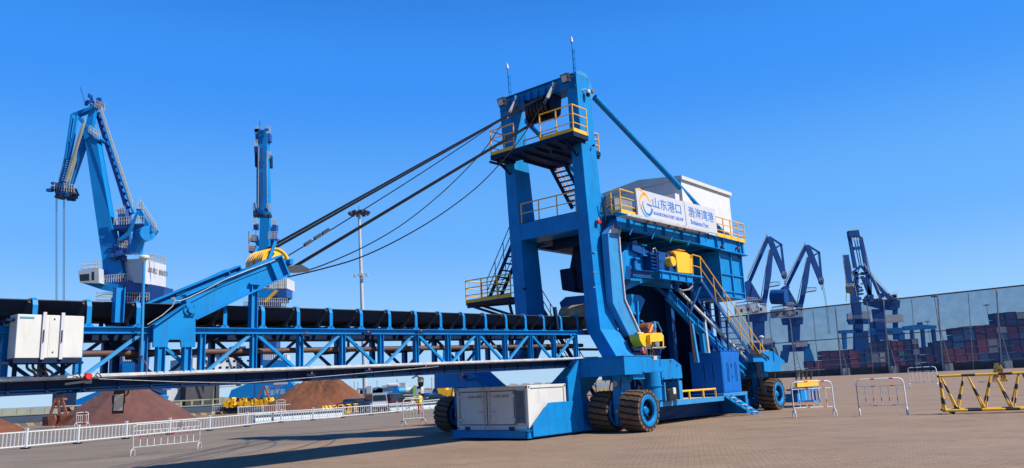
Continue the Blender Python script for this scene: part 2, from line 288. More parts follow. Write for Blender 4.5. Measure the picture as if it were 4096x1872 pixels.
# ------------------------------------------------------------------ the setting
def ground_mat():
    m = bpy.data.materials.new('paved_ground'); m.use_nodes = True; n = m.node_tree.nodes; l = m.node_tree.links; b = n['Principled BSDF']; b.inputs['Roughness'].default_value = .85
    b.inputs['Specular IOR Level'].default_value = .25
    tc = n.new('ShaderNodeTexCoord'); mp = n.new('ShaderNodeMapping'); mp.inputs['Rotation'].default_value = (0, 0, R(12)); l.new(tc.outputs['Object'], mp.inputs['Vector'])
    br = n.new('ShaderNodeTexBrick'); br.inputs['Scale'].default_value = 1; br.inputs['Brick Width'].default_value = .30; br.inputs['Row Height'].default_value = .20
    br.inputs['Mortar Size'].default_value = .012; br.inputs['Mortar Smooth'].default_value = .3; br.inputs['Color1'].default_value = (.305, .208, .134, 1); br.inputs['Color2'].default_value = (.245, .168, .110, 1); br.inputs['Mortar'].default_value = (.11, .075, .056, 1)
    nw = n.new('ShaderNodeTexNoise'); nw.inputs['Scale'].default_value = 1.2; l.new(tc.outputs['Object'], nw.inputs['Vector'])
    ad = n.new('ShaderNodeMix'); ad.data_type = 'RGBA'; ad.blend_type = 'LINEAR_LIGHT'; ad.inputs['Factor'].default_value = .05; l.new(mp.outputs[0], ad.inputs['A']); l.new(nw.outputs['Color'], ad.inputs['B'])
    l.new(ad.outputs['Result'], br.inputs['Vector'])
    # worn joints: darker broken joint marks
    def noise(sc, det=8, rg=.6, vec=None, st=None):
        x = n.new('ShaderNodeTexNoise'); x.inputs['Scale'].default_value = sc; x.inputs['Detail'].default_value = det; x.inputs['Roughness'].default_value = rg
        if st:
            q = n.new('ShaderNodeMapping'); q.inputs['Scale'].default_value = st; q.inputs['Rotation'].default_value = (0, 0, R(8)); l.new(tc.outputs['Object'], q.inputs['Vector']); l.new(q.outputs[0], x.inputs['Vector'])
        else: l.new(tc.outputs['Object'], x.inputs['Vector'])
        return x
    def rng(x, a, bb, c, d):
        q = n.new('ShaderNodeMapRange'); q.inputs['From Min'].default_value = a; q.inputs['From Max'].default_value = bb; q.inputs['To Min'].default_value = c; q.inputs['To Max'].default_value = d; l.new(x, q.inputs['Value']); return q.outputs['Result']
    def mix(f, A, B, mode='MIX'):
        q = n.new('ShaderNodeMix'); q.data_type = 'RGBA'; q.blend_type = mode
        if isinstance(f, float): q.inputs['Factor'].default_value = f
        else: l.new(f, q.inputs['Factor'])
        for nm, c in (('A', A), ('B', B)):
            if isinstance(c, tuple): q.inputs[nm].default_value = (*c, 1)
            else: l.new(c, q.inputs[nm])
        return q.outputs['Result']
    n1 = noise(.25); asp = mix(rng(noise(40, 3).outputs['Fac'], .35, .65, 0, 1), (.155, .122, .090), (.235, .188, .140))
    # border between asphalt apron and pavers (world line)
    sp = n.new('ShaderNodeSeparateXYZ'); l.new(tc.outputs['Object'], sp.inputs[0])
    dt = n.new('ShaderNodeVectorMath'); dt.operation = 'DOT_PRODUCT'; l.new(tc.outputs['Object'], dt.inputs[0]); dt.inputs[1].default_value = BN
    sub = n.new('ShaderNodeMath'); sub.operation = 'SUBTRACT'; l.new(dt.outputs['Value'], sub.inputs[0]); sub.inputs[1].default_value = BD
    nz = noise(.6, 4); ad2 = n.new('ShaderNodeMath'); ad2.operation = 'MULTIPLY_ADD'; l.new(nz.outputs['Fac'], ad2.inputs[0]); ad2.inputs[1].default_value = .5; l.new(sub.outputs[0], ad2.inputs[2])
    bw_ = mix(rng(noise(.55, 6, .7).outputs['Fac'], .38, .62, .25, 1.0), (.268, .184, .119), br.outputs['Color'])
    base = mix(rng(ad2.outputs[0], 0, .8, 0, 1), bw_, asp)
    base = mix(rng(n1.outputs['Fac'], .35, .7, 0, .55), base, mix(1.0, base, (.62, .58, .60), 'MULTIPLY'))
    st = noise(.5, 10, .7, st=(.25, 1.6, 1)); base = mix(rng(st.outputs['Fac'], .52, .72, 0, .5), base, mix(1.0, base, (.55, .52, .52), 'MULTIPLY'))
    base = mix(rng(noise(.12, 6).outputs['Fac'], .5, .75, 0, .5), base, (.24, .20, .16))
    base = mix(rng(noise(1.7, 4, .5).outputs['Fac'], .62, .72, 0, .35), base, (.09, .065, .05))
    base = mix(rng(noise(.9, 12, .8, st=(.12, 1.0, 1)).outputs['Fac'], .58, .66, 0, .35), base, (.36, .29, .23))
    l.new(base, b.inputs['Base Color'])
    bp = n.new('ShaderNodeBump'); bp.inputs['Strength'].default_value = .5; bp.inputs['Distance'].default_value = .02; l.new(br.outputs['Fac'], bp.inputs['Height']); bp.invert = True; l.new(bp.outputs[0], b.inputs['Normal'])
    return m
a_, b_ = gnd(700, 1872), gnd(1760, 1668); bd = (b_-a_).normalized(); BNv = Vector((-bd.y, bd.x, 0)); BN = tuple(BNv); BD = BNv.dot(a_)
M['ground'] = ground_mat()
QA = gnd(50, 1707); QB = gnd(1290, 1632); QD = (QB-QA).normalized()
qn = Vector((-QD.y, QD.x, 0))     # towards the water
gp = [QA-QD*900, QB+QD*0, Vector((QB.x-18, QB.y+150, 0)), Vector((-60, 330, 0)), Vector((60, 420, 0)), Vector((900, 900, 0)), Vector((6000, 3000, 0)), Vector((6000, -3000, 0)), Vector((-3000, -3000, 0))]
g = MB(); g.prism([(p.x, p.y, 0) for p in gp], (0, 0, -6)); tag(g.build('ground', 'ground'), kind='structure')
wm = mat('harbour_water', (.012, .07, .11), .18, var=.15, scale=.05, bump=.3); 
tag(MB().add([(-9000, -2000, -1.2), (9000, -2000, -1.2), (9000, 15000, -1.2), (-9000, 15000, -1.2)], [(0,1,2,3)]).build('water', wm), kind='structure')
# kerb along the quay
kb = MB(); L_ = 170; kb.box((-60, 0, 0), (L_-60+0, .5, .35)); k = kb.build('quay_kerb', 'curb'); k.location = QA+qn*-.6; k.rotation_euler.z = math.atan2(QD.y, QD.x)
tag(k, 'low striped kerb along the edge of the quay beside the ship', 'kerb')
bw = MB(); random.seed(3)
for i in range(70):
    x = -420 + i*14; bw.add([(x, 900, -1.3), (x+16, 900, -1.3), (x+16, 930, -1.3), (x, 930, -1.3), (x+4, 910, 2.6+random.random()*1.2), (x+12, 910, 2.6+random.random()*1.2), (x+12, 922, 3), (x+4, 922, 3)], [(0,1,5,4),(1,2,6,5),(2,3,7,6),(3,0,4,7),(4,5,6,7)])
tag(bw.build('breakwater', 'rock'), kind='structure')

# ------------------------------------------------------------------ the ship loader
SL = thing('ship_loader', (O.x, O.y, 0), math.atan2(U.y, U.x), 'huge blue wheeled ship loader with portal tower, long conveyor boom and white machine house', 'ship loader')
def part(mb, name, m, parent=None, **k): return mb.build(name, m, parent if parent is not None else SL, **k)

# ---- boom: near side v=3.0, far side v=5.35, slight climb
VN, VF = 3.0, 5.35
def zb(u, z): return z + .0167*(u+16.3)        # z given at u=-16.3
b = MB()
ua, ub_ = -24.5, 1.6
for v in (VN, VF):
    b.ibeam((ua, v, zb(ua, 3.93)), (ub_, v, zb(ub_, 3.93)), .2, .17, .02)
    b.ibeam((ua, v, zb(ua, 2.66)), (ub_, v, zb(ub_, 2.66)), .16, .24, .02)
for k in range(17):
    u = -24.5+k*1.55*1.0; 
    if k % 1 == 0: b.bar((u, VN, zb(u, 2.62)), (u, VF, zb(u, 2.62)), .12, .14); b.bar((u, VN, zb(u, 3.93)), (u, VF, zb(u, 3.93)), .12, .14)
    if k < 16: b.bar((u, VN, zb(u, 2.6)), (u+1.55, VF, zb(u+1.55, 2.6)), .07)
boom = part(b, 'boom_chord_frame', 'blue')
posts = [-1.45-1.55*k for k in range(-1, 16)]
for side, v in ((0, VN), (1, VF)):
    for k, u in enumerate(posts):
        if side and k > 15: continue
        if side == 0 and (-18.9 < u < -17.0 or -21.8 < u < -19.9) and False: continue
        pb = MB(); pb.ibeam((u, v, zb(u, 2.78)), (u, v, zb(u, 3.85)), .17, .15, .018, side=(1, 0, 0)); part(pb, 'boom_post', 'blue', boom)
    for k in range(len(posts)-1):
        uh = posts[k] if k % 2 == 0 else posts[k+1]; ul = posts[k+1] if k % 2 == 0 else posts[k]
        sg = 1 if ul > uh else -1
        if side == 0 and -20.6 < min(uh, ul) < -19.2: pass
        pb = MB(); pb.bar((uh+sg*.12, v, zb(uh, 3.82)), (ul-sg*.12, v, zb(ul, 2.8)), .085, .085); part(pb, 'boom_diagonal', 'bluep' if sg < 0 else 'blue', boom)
# cable tray cover along the near lower chord
ct = MB(); ct.box((0, VN-.26, 0), (26.4, VN-.07, .11)); ct.box((0, VN-.33, .035), (26.4, VN-.26, .075)); o = part(ct, 'cable_tray', 'galv'); 
for vt in o.data.vertices: vt.co.x -= 25.0; vt.co.z += zb(vt.co.x, 2.76)
lw = MB(); 
lw.bar((-25, VN-.15, zb(-25, 2.46)), (1.2, VN-.15, zb(1.2, 2.46)), .1, .03)
lw.bar((-25, VN-.06, zb(-25, 2.60)), (1.2, VN-.06, zb(1.2, 2.60)), .03, .27)
for k in range(32): u = -24.7+k*.8; lw.bar((u, VN-.1, zb(u, 2.48)), (u, VN-.1, zb(u, 2.73)), .06, .02)
lw.bar((-25, 4.2, zb(-25, 2.50)), (1.2, 4.2, zb(1.2, 2.50)), 2.3, .012)
part(lw, 'boom_walkway_plate', 'navy', boom)
# belt: troughed upper strand and flat return strand
bl = MB(); prof = [(3.24, 4.70), (3.62, 4.37), (3.85, 4.30), (4.70, 4.30), (4.93, 4.37), (5.31, 4.70)]
n_ = 60
for i in range(n_+1):
    u = -25.0 + 27.0*i/n_; sag = .0 
    for v, z in prof: bl.v.append(Vector((u, v, zb(u, z)-.03)))
for i in range(n_):
    for j in range(5): a = i*6+j; bl.f.append((a, a+1, a+7, a+6))
o = part(bl, 'conveyor_belt', 'belt'); md = o.modifiers.new('s', 'SOLIDIFY'); md.thickness = .03
# sloping skirt of the load side (material layer never shows); idlers
idl = [-21.0+1.195*k for k in range(-3, 20)]
fr = []
for k, u in enumerate(idl):
    tz = lambda z: zb(u, z)
    if abs(u+17.4) < .9 or u > 1.2: near = False
    else: near = True
    pts = [(u, 3.12, tz(4.01)), (u, 3.12, tz(4.52)), (u, 3.17, tz(4.64)), (u, 3.27, tz(4.70))]
    ib = MB()
    if near:
        for p, q in zip(pts, pts[1:]): ib.bar(p, q, .11, .03, side=(0, 1, 0))
        ib.prism([(u-.16, 3.1, tz(4.015)), (u+.16, 3.1, tz(4.015)), (u, 3.1, tz(4.16))], (0, .05, 0))
    qts = [(p[0], VN+VF-p[1]+.2, p[2]) for p in pts]
    for p, q in zip(qts, qts[1:]): ib.bar(p, q, .11, .03, side=(0, 1, 0))
    ib.bar((u, 3.1, tz(4.08)), (u, 5.45, tz(4.08)), .09, .07)
    for v in (3.75, 4.8): ib.bar((u, v, tz(4.08)), (u, v, tz(4.22)), .05, .05)
    fo = part(ib, 'idler_bracket', 'blue', boom)
    for a_, b_2 in (((u-.06, 3.27, tz(4.62)), (u-.06, 3.80, tz(4.18))), ((u-.06, 3.86, tz(4.17)), (u-.06, 4.69, tz(4.17))), ((u-.06, 5.28, tz(4.62)), (u-.06, 4.75, tz(4.18)))):
        rb = MB(); rb.tube([a_, b_2], .075, 12); rb.tube([Vector(a_)+(Vector(a_)-Vector(b_2)).normalized()*.03, a_], .085, 12); part(rb, 'idler_roller', 'roller', boom, smooth=40)
rb = MB(); 
rb.box((-25, 3.5, 0), (1.0, 5.0, .03)); o = part(rb, 'return_belt', 'brownbelt')
for vt in o.data.vertices: vt.co.z += zb(vt.co.x, 3.44)
cd = MB(); cd.tube([(-25, 3.30, zb(-25, 3.38)), (-17.5, 3.30, zb(-17.5, 3.38)), (1.0, 3.30, zb(1, 3.40))], .085, 10); part(cd, 'cable_pipe', 'brownbelt', smooth=40)
for k in range(0, 18, 2):
    u = -24.2+1.55*k; rr = MB(); rr.tube([(u, 3.4, zb(u, 3.36)), (u, 5.1, zb(u, 3.36))], .075, 10); rr.bar((u, 3.34, zb(u, 3.3)), (u, 3.34, zb(u, 3.85)), .08, .03, side=(0, 1, 0)); part(rr, 'return_roller', 'black', boom, smooth=40)
mc = MB(); mc.prism([(-25, 3.9, zb(-25, 4.0)), (-25, 4.9, zb(-25, 4.0)), (-25, 4.9, zb(-25, 3.75)), (-25, 3.9, zb(-25, 3.75))], (26, 0, .43)); 
part(mc, 'belt_underpan', 'navy', boom)

# ---- pivot plates and strut arm
pl = [(612,1304),(733,1221),(745,1213),(757,1211),(770,1217),(779,1235),(779,1389),(723,1389),(720,1362),(716,1359),(676,1359),(671,1363),(668,1389),(610,1389)]
P_ = [Pv(x, y, 2.8) for x, y in pl]; pts = [(p.x, p.z) for p in P_]
for nm, v0, v1 in (('near', 2.76, 2.82), ('far', 5.5, 5.56)):
    pp = MB(); pp.uz(pts, v0, v1); pp.uz([pts[0], pts[1], (pts[1][0]+.03, pts[1][1]+.03), (pts[0][0]-.03, pts[0][1]+.03)], v0-.12 if v0 < 3 else v0, v1+.1 if v0 < 3 else v1+.2)
    po = part(pp, 'pivot_plate', 'blue')
    pc = Pv(752, 1242, v0)
    pc = Vector((P_[3].x+.0, 0, P_[3].z-.2)); pn = MB(); pn.lathe([(0, -.12), (.09, -.12), (.09, -.04), (.17, -.04), (.17, .06), (0, .06)], (pc.x, v0 if v0 < 3 else v1, pc.z), (0, 1, 0), 20)
    for a in range(4):
        x = pc.x+.15*math.cos(a*1.57+.78); z = pc.z+.15*math.sin(a*1.57+.78); pn.lathe([(0, -.08), (.03, -.08), (.03, .02), (0, .02)], (x, v0, z), (0, 1, 0), 8)
    part(pn, 'pivot_pin', 'blue', po, smooth=40)
    ap = MB()
    for uu in (-18.15, -17.45): ap.ibeam((uu, v0+.06, zb(uu, 2.78)), (uu, v0+.06, pts[-1][1]+.02), .2, .2, .02, side=(1, 0, 0))
    part(ap, 'pivot_stool', 'blue', po)
A0 = Vector((pc.x-.15, 0, pc.z-.02)); E = Pv(1134, 1062, 2.95); A1 = Vector((E.x, 0, E.z))
d_ = (A1-A0).normalized(); nrm = Vector((-d_.z, 0, d_.x))
for v in (2.98, 5.32):
    ab = MB(); q0 = A0+Vector((0, v, 0)); q1 = A1+Vector((0, v, 0))
    ab.bar(q0+d_*.25, q1, .04, .68, .04, .60, side=nrm)       # web
    for sgn, w_ in ((1, .3), (-1, .3)):
        ab.bar(q0+d_*.25+nrm*(sgn*.35), q1+nrm*(sgn*.31), w_, .045, side=nrm)
    ab.bar(q1-d_*.02, q1+d_*.02, .3, .66, side=nrm); ab.bar(q1-d_*.45, q1-d_*.42, .3, .60, side=nrm)
    ab.bar(q0+d_*1.2+nrm*.27, q0+d_*3.0+nrm*.34, .14, .08, side=nrm)
    ao = part(ab, 'strut_arm', 'blue')
    pb = MB(); uu = -15.44; hh = (A0+d_*((uu-A0.x)/d_.x)).z-.2; pb.ibeam((uu, v, zb(uu, 4.02)), (uu, v, hh+.05), .2, .2, .02, side=(1, 0, 0)); pb.cbox((uu, v, hh+.03), (.36, .26, .04)); part(pb, 'arm_rest_post', 'blue')
ab = MB()
for t in (1.4, 2.6, 3.8): p = A0+d_*t; ab.bar((p.x, 3.0, p.z), (p.x, 5.3, p.z), .12, .16)
part(ab, 'arm_cross_tie', 'blue')
# loose hose over the arm
hz = [Pv(x, y, 2.75) for x, y in [(590, 1298), (650, 1260), (690, 1225), (701, 1200), (697, 1190), (684, 1190), (700, 1202), (720, 1204), (757, 1190), (810, 1165), (900, 1118), (1000, 1078), (1100, 1040)]]
part(MB().tube(hz, .012, 6), 'air_hose', 'galv', smooth=60)
# sheave block at arm end
S3 = Pv(1099, 1053, 3.3); sc = Vector((S3.x, 4.15, S3.z)); sr = .475
for k in range(6):
    v = 3.3+.13*k + (.12 if k > 2 else 0); s_b = MB(); s_b.lathe([(.08, -.05), (sr-.09, -.02), (sr-.05, -.07), (sr, -.07), (sr-.03, -.03), (sr-.03, .03), (sr, .07), (sr-.05, .07), (sr-.09, .02), (.08, .05)], (sc.x, v, sc.z), (0, 1, 0), 40)
    sho = part(s_b, 'boom_sheave', 'yellow', smooth=30)
    if k: part(MB().lathe([(sr-.05, -.05), (sr-.015, -.04), (sr-.015, .04), (sr-.05, .05)], (sc.x, v, sc.z), (0, 1, 0), 36), 'wound_rope', 'galv', sho, smooth=40)
    else:
        for a in range(4): part(MB().lathe([(0, -.075), (.055, -.075), (.055, .0)], (sc.x+.3*math.cos(a*1.57+.4), v, sc.z+.3*math.sin(a*1.57+.4)), (0, 1, 0), 12), 'lightening_hole', 'dark', sho)
ax = MB(); ax.tube([(sc.x, 3.0, sc.z), (sc.x, 5.4, sc.z)], .07, 14)
for v in (3.2, 4.2): ax.bar((sc.x-.25, v, sc.z+.1), (sc.x-.05, v, sc.z+.66), .05, .1, side=(1, 0, 0)); ax.bar((sc.x-.3, v, sc.z), (sc.x+.45, v, sc.z), .04, .24)
part(ax, 'sheave_axle_frame', 'blue', smooth=30)
sk = MB(); sk.prism([(sc.x+.25, 3.0, sc.z-.10), (sc.x+.75, 3.0, sc.z-.02), (sc.x+1.02, 3.0, sc.z-.12), (sc.x+1.02, 3.0, sc.z-.2), (sc.x+.7, 3.0, sc.z-.26), (sc.x+.2, 3.0, sc.z-.3)], (0, .12, 0)); part(sk, 'rope_socket_plate', 'dgrey')

pb = MB(); q_ = Pv(470, 1290, 3.0); pb.ibeam((q_.x, 3.0, q_.z), (q_.x, 3.0, Pv(466, 1150, 3.0).z), .22, .22, .02, side=(1, 0, 0)); part(pb, 'boom_stub_post', 'blue')
# ---- tower
tw = MB()
near_o = [(2.41,16.2),(2.33,12.5),(2.25,9.7),(2.11,6.3),(1.99,4.3),(1.24,3.06)]; near_i = [(1.97,3.06),(2.72,4.35),(2.74,6.0),(2.83,8.9),(2.94,12.6),(2.96,16.2)]
far_o = [(7.21,16.2),(7.06,13.4),(6.92,9.3),(6.78,5.4),(6.75,4.3),(7.5,3.06)]; far_i = [(6.8,3.06),(6.06,4.35),(6.06,5.3),(6.24,9.3),(6.45,13.3),(6.5,16.2)]
def leg(o_, i_):
    mb = MB(); pts = o_+i_; n = len(pts); up = lambda z: 1.62+.03*(16.2-z)
    vs = [(.6, v, z) for v, z in pts]+[(up(z), v, z) for v, z in pts]
    m_ = len(o_); fs = []
    for k in range(m_-1):
        a, b2, c2, d2 = k, k+1, n-2-k, n-1-k; fs += [(a, b2, c2, d2), (n+d2, n+c2, n+b2, n+a)]
    fs += [(i, (i+1) % n, n+(i+1) % n, n+i) for i in range(n)]
    return mb.add(vs, fs)
for o_, i_ in ((near_o, near_i), (far_o, far_i)):
    lo = part(leg(o_, i_), 'tower_leg', 'blue')
    for z in (5.5, 6.3):
        def vat(poly, z):
            for p, q in zip(poly, poly[1:]):
                if min(p[1], q[1]) <= z <= max(p[1], q[1]): return p[0]+(q[0]-p[0])*(z-p[1])/(q[1]-p[1])
        va, vb = vat(o_, z), vat(i_, z); s = -1 if va < vb else 1
        part(MB().box((.592, va+s*.008, z), (1.95, vb-s*.008, z+.02)), 'weld_band', 'blue', lo)
tb = MB(); tb.box((.62, 2.97, 15.62), (1.5, 6.49, 16.19)); tb.box((.5, 2.5, 16.2), (1.65, 7.15, 16.23)); tb.box((.55, 2.43, 15.6), (.61, 7.15, 15.66))
part(tb, 'tower_top_beam', 'blue')
for v in (3.75, 4.2, 4.65, 5.1, 5.55): part(MB().prism([(.61, v, 16.1), (.61, v, 15.66), (.42, v, 15.66), (.5, v, 15.95)], (0, .04, 0)), 'beam_stiffener', 'blue')
lb = MB(); lb.box((.61, 2.8, 8.87), (1.8, 6.27, 9.67)); part(lb, 'tower_lower_beam', 'blue')
hd = MB(); hp = [(.62,16.2),(.62,16.3),(.95,16.45),(1.5,16.38),(1.85,15.85),(1.95,15.5),(1.8,15.25),(1.6,15.2),(1.6,16.2)]
for v0, v1 in ((2.40, 2.46), (6.9, 6.96)): hd.uz(hp, v0, v1)
hd.uz([(.62,16.2),(.62,16.3),(.95,16.45),(1.5,16.38),(1.8,15.95),(1.6,16.2)], 2.46, 2.9); part(hd, 'tower_head_plate', 'bluep')
# backstays
for v, vf in ((2.55, 1.75), (6.85, 6.9)):
    a = Vector((1.85, v, 15.65)); e = Vector((13.4, vf, 9.85)) if v < 3 else Vector((13.8, vf, 9.9))
    st = MB(); st.tube([a+(e-a)*.03, a+(e-a)*.985], .15, 16); so = part(st, 'backstay_tube', 'blue', smooth=40)
    pn = MB(); pn.lathe([(0, -.2), (.09, -.2), (.09, .18), (0, .18)], a, (0, 1, 0), 16); part(pn, 'stay_pin', 'rust', so, smooth=40)
    ft = MB(); ft.prism([(e.x-.35, vf-.12, 9.5), (e.x+.55, vf-.12, 9.5), (e.x+.25, vf-.12, 10.0), (e.x-.1, vf-.12, 10.1)], (0, .06, 0)); ft.prism([(e.x-.35, vf+.1, 9.5), (e.x+.55, vf+.1, 9.5), (e.x+.25, vf+.1, 10.0), (e.x-.1, vf+.1, 10.1)], (0, .06, 0)); ft.tube([(e.x, vf-.2, e.z-.05), (e.x, vf+.22, e.z-.05)], .08, 12); part(ft, 'stay_foot', 'blue', so)
# top sheave nest
for k in range(6):
    v = 4.0+.22*k; sb = MB(); sb.lathe([(.1, -.05), (.5, -.03), (.56, -.08), (.6, -.08), (.55, 0), (.6, .08), (.56, .08), (.5, .03), (.1, .05)], (.75, v, 15.1), (0, 1, 0), 32); part(sb, 'tower_sheave', 'dark', smooth=30)
sb = MB()
for v in (3.82, 5.3): sb.uz([(.3, 15.65), (1.3, 15.65), (1.15, 14.7), (.75, 14.35), (.35, 14.7)], v, v+.05)
part(sb, 'sheave_hanger', 'navy')
def floodlight(c, tilt_to, size=(.34, .30, .2)):
    c = Vector(c); f = (Vector(tilt_to)).normalized(); x = f.cross(Vector((0, 0, 1))).normalized(); z = x.cross(f)
    def bx(mb, cc, d): 
        vs = [cc+x*(sx*d[0]/2)+f*(sy*d[1]/2)+z*(sz*d[2]/2) for sx in (-1, 1) for sy in (-1, 1) for sz in (-1, 1)]
        return mb.add(vs, [(0,1,3,2),(4,6,7,5),(0,4,5,1),(2,3,7,6),(0,2,6,4),(1,5,7,3)])
    mb = MB(); bx(mb, c, (size[0], size[2], size[1])); 
    for s in (-1, 1): bx(mb, c+x*(s*size[0]*.53)-f*.08, (.02, .3, .06))
    bx(mb, c-f*.25, (size[0]*1.1, .03, .06))
    o = part(mb, 'floodlight', 'dark'); bx_ = MB(); bx(bx_, c+f*(size[2]/2+.006), (size[0]*.78, .012, size[1]*.72)); part(bx_, 'lamp_glass', 'lens', o); return o
p = Pu(2262, 313, .2); floodlight(p, (-1, .1, -.35), (.42, .42, .2)); p = Pu(2008, 408, .2); floodlight(p, (-1, .1, -.35), (.42, .42, .2))
# masts with beacons
for (x, y0, y1, v) in ((2295, 285, 155, 2.7), (2038, 385, 262, 6.6)):
    q0 = Pu(x, y0, .9); z0 = 16.2; q1 = Pu(x-9, y1, .9); mb = MB(); vv = Pu(x, y0, .9).y
    base = Vector((.9, vv, 16.2)); top = Vector((.9, q1.y, q1.z-.1)); mb.tube([base, top], .022, 6); mb.tube([base+Vector((.1, -.05, 0)), base+Vector((.1, -.05, 0))+(top-base)*.78], .014, 5); mb.tube([base+Vector((-.1, -.1, 0)), base+Vector((-.1, -.1, 0))+(top-base)*.74], .014, 5)
    for t in (.25, .5, .7): c = base+(top-base)*t; mb.bar(c+Vector((-.12, -.1, 0)), c+Vector((.12, 0, 0)), .03, .03)
    mo = part(mb, 'lightning_mast', 'blue'); bb = MB(); bb.lathe([(0, -.1), (.07, -.08), (.07, 0), (.05, .03), (.05, .12), (.02, .17), (.015, .24), (0, .25)], top, (0, 0, 1), 12); part(bb, 'mast_lamp', 'lens', mo, smooth=40)
# ptz camera
def ptz(c, name='dome_camera', base='white'):
    mb = MB(); mb.lathe([(0, .16), (.09, .15), (.11, .08), (.11, 0), (.1, -.02)], c, (0, 0, 1), 16); mb.tube([Vector(c)+Vector((0, 0, .1)), Vector(c)+Vector((-.1, .1, .2)), Vector(c)+Vector((-.22, .2, .12))], .03, 8); o = part(mb, name, base, smooth=40)
    mb = MB(); mb.lathe([(.1, -.02), (.1, -.1), (.07, -.17), (0, -.2)], c, (0, 0, 1), 16); part(mb, 'camera_dome', 'dark', o, smooth=40); return o
ptz(Pv(2352, 372, 2.2))
for x, y in ((2332, 569), (2374, 582), (2384, 1105), (2442, 1110), (2098, 1155)):
    p = Pv(x, y, 2.2) if x > 2200 else Pv(x, y, 6.1); mb = MB(); mb.tube([p+Vector((0, .08, 0)), p], .035, 8); mb.tube([p, p+Vector((0, -.06, 0))], .06, 8); part(mb, 'tower_spot', 'navy', smooth=40)
# rope anchors on the top beam
for x, y in ((2212, 340), (2062, 398)):
    p = Pu(x, y, .38); mb = MB(); a = p+Vector((.12, 0, .05)); e = Pu(x-24, y+52, .0)
    mb.bar(a, e, .07, .26, .07, .16, side=(0, 0, 1)); mb.lathe([(0, -.08), (.11, -.08), (.11, .08), (0, .08)], a, (0, 1, 0), 14); mb.bar(e, e+(e-a)*.4, .1, .1); part(mb, 'rope_anchor', 'grey')
    part(MB().prism([(.61, a.y-.03, 16.1), (.61, a.y-.03, 15.7), (.3, a.y-.03, 15.8), (.3, a.y-.03, 16.05)], (0, .06, 0)), 'anchor_lug', 'bluep')
# ---- hoist ropes
def rope(pts, r=.022, n=8, name='hoist_rope', m='rope', sub=1):
    part(MB().tube(pts, r, n), name, m, smooth=60)
def sagline(a, b2, sag, k=14): return [a.lerp(b2, i/k)-Vector((0, 0, sag*4*(i/k)*(1-i/k))) for i in range(k+1)]
S0 = sc
for j, (dv, dz) in enumerate(((0, .40), (.12, .42), (.5, .40), (.62, .42))):
    rope([(S0.x-.05, 3.4+dv*1.3, S0.z+dz), (.55, 4.05+dv*.9, 15.66-.01*j)], .022)
for j, dv in enumerate((0, .12, .35, .5)):
    rope([(S0.x+.3, 3.4+dv*1.5, S0.z-.34-.03*j), (.45, 4.05+dv, 14.55)], .022)
wr = [(S0.x+.3, S0.y-1.0, S0.z+.40)]
a = Vector((S0.x+.45, 3.25, S0.z+.28)); e = Pu(2062, 438, .05); L1 = sagline(a, e, .12); rope(L1, .02)
for t in (.045, .075, .1): p = a.lerp(e, t); q = a.lerp(e, t+.02); part(MB().bar(p, q, .07, .1), 'rope_clamp', 'dgrey')
# sagging ropes from the anchors
a = Vector((S0.x+1.0, 3.06, S0.z-.17)); q = Pu(2196, 392, .0)
c1 = [a]; 
def through(pxs, va, vb, ua_, ub2):   # polyline seen through px points, v interpolated by u
    out = []
    for i, (x, y) in enumerate(pxs):
        t = i/(len(pxs)-1); v = va+(vb-va)*t; out.append(Pv(x, y, v))
    return out
def smooth_pts(P, k=6):
    out = []
    for i in range(len(P)-1):
        p0 = P[max(i-1, 0)]; p1 = P[i]; p2 = P[i+1]; p3 = P[min(i+2, len(P)-1)]
        for j in range(k):
            t = j/k; out.append(.5*((2*p1)+(p2-p0)*t+(2*p0-5*p1+4*p2-p3)*t*t+(3*p1-p0-3*p2+p3)*t**3))
    return out+[P[-1]]
r1 = through([(1235, 1073), (1330, 1045), (1480, 975), (1620, 890), (1760, 778), (1870, 672), (1945, 588), (2000, 508), (2042, 442)], 3.06, 5.9, 0, 0)
r1 = [a] + r1[1:-1] + [Pu(2045, 440, .05)]
rope(smooth_pts(r1), .02)
r2 = [(1150, 1108), (1290, 1075), (1440, 1030), (1600, 955), (1760, 860), (1900, 755), (2000, 655), (2090, 545), (2150, 450)]
R2 = [Pv(x, y, 2.95+.0*i) for i, (x, y) in enumerate(r2[:8])]
e2 = Pu(2190, 395, 0); R2 = [p + Vector((0, (e2.y-2.95)*(i/8)**2, 0)) for i, p in enumerate(R2)]
R2 = [Pv(x, y, 2.95+(e2.y-2.95)*(i/8)**2) for i, (x, y) in enumerate(r2)]+[e2]
rope(smooth_pts(R2), .022)

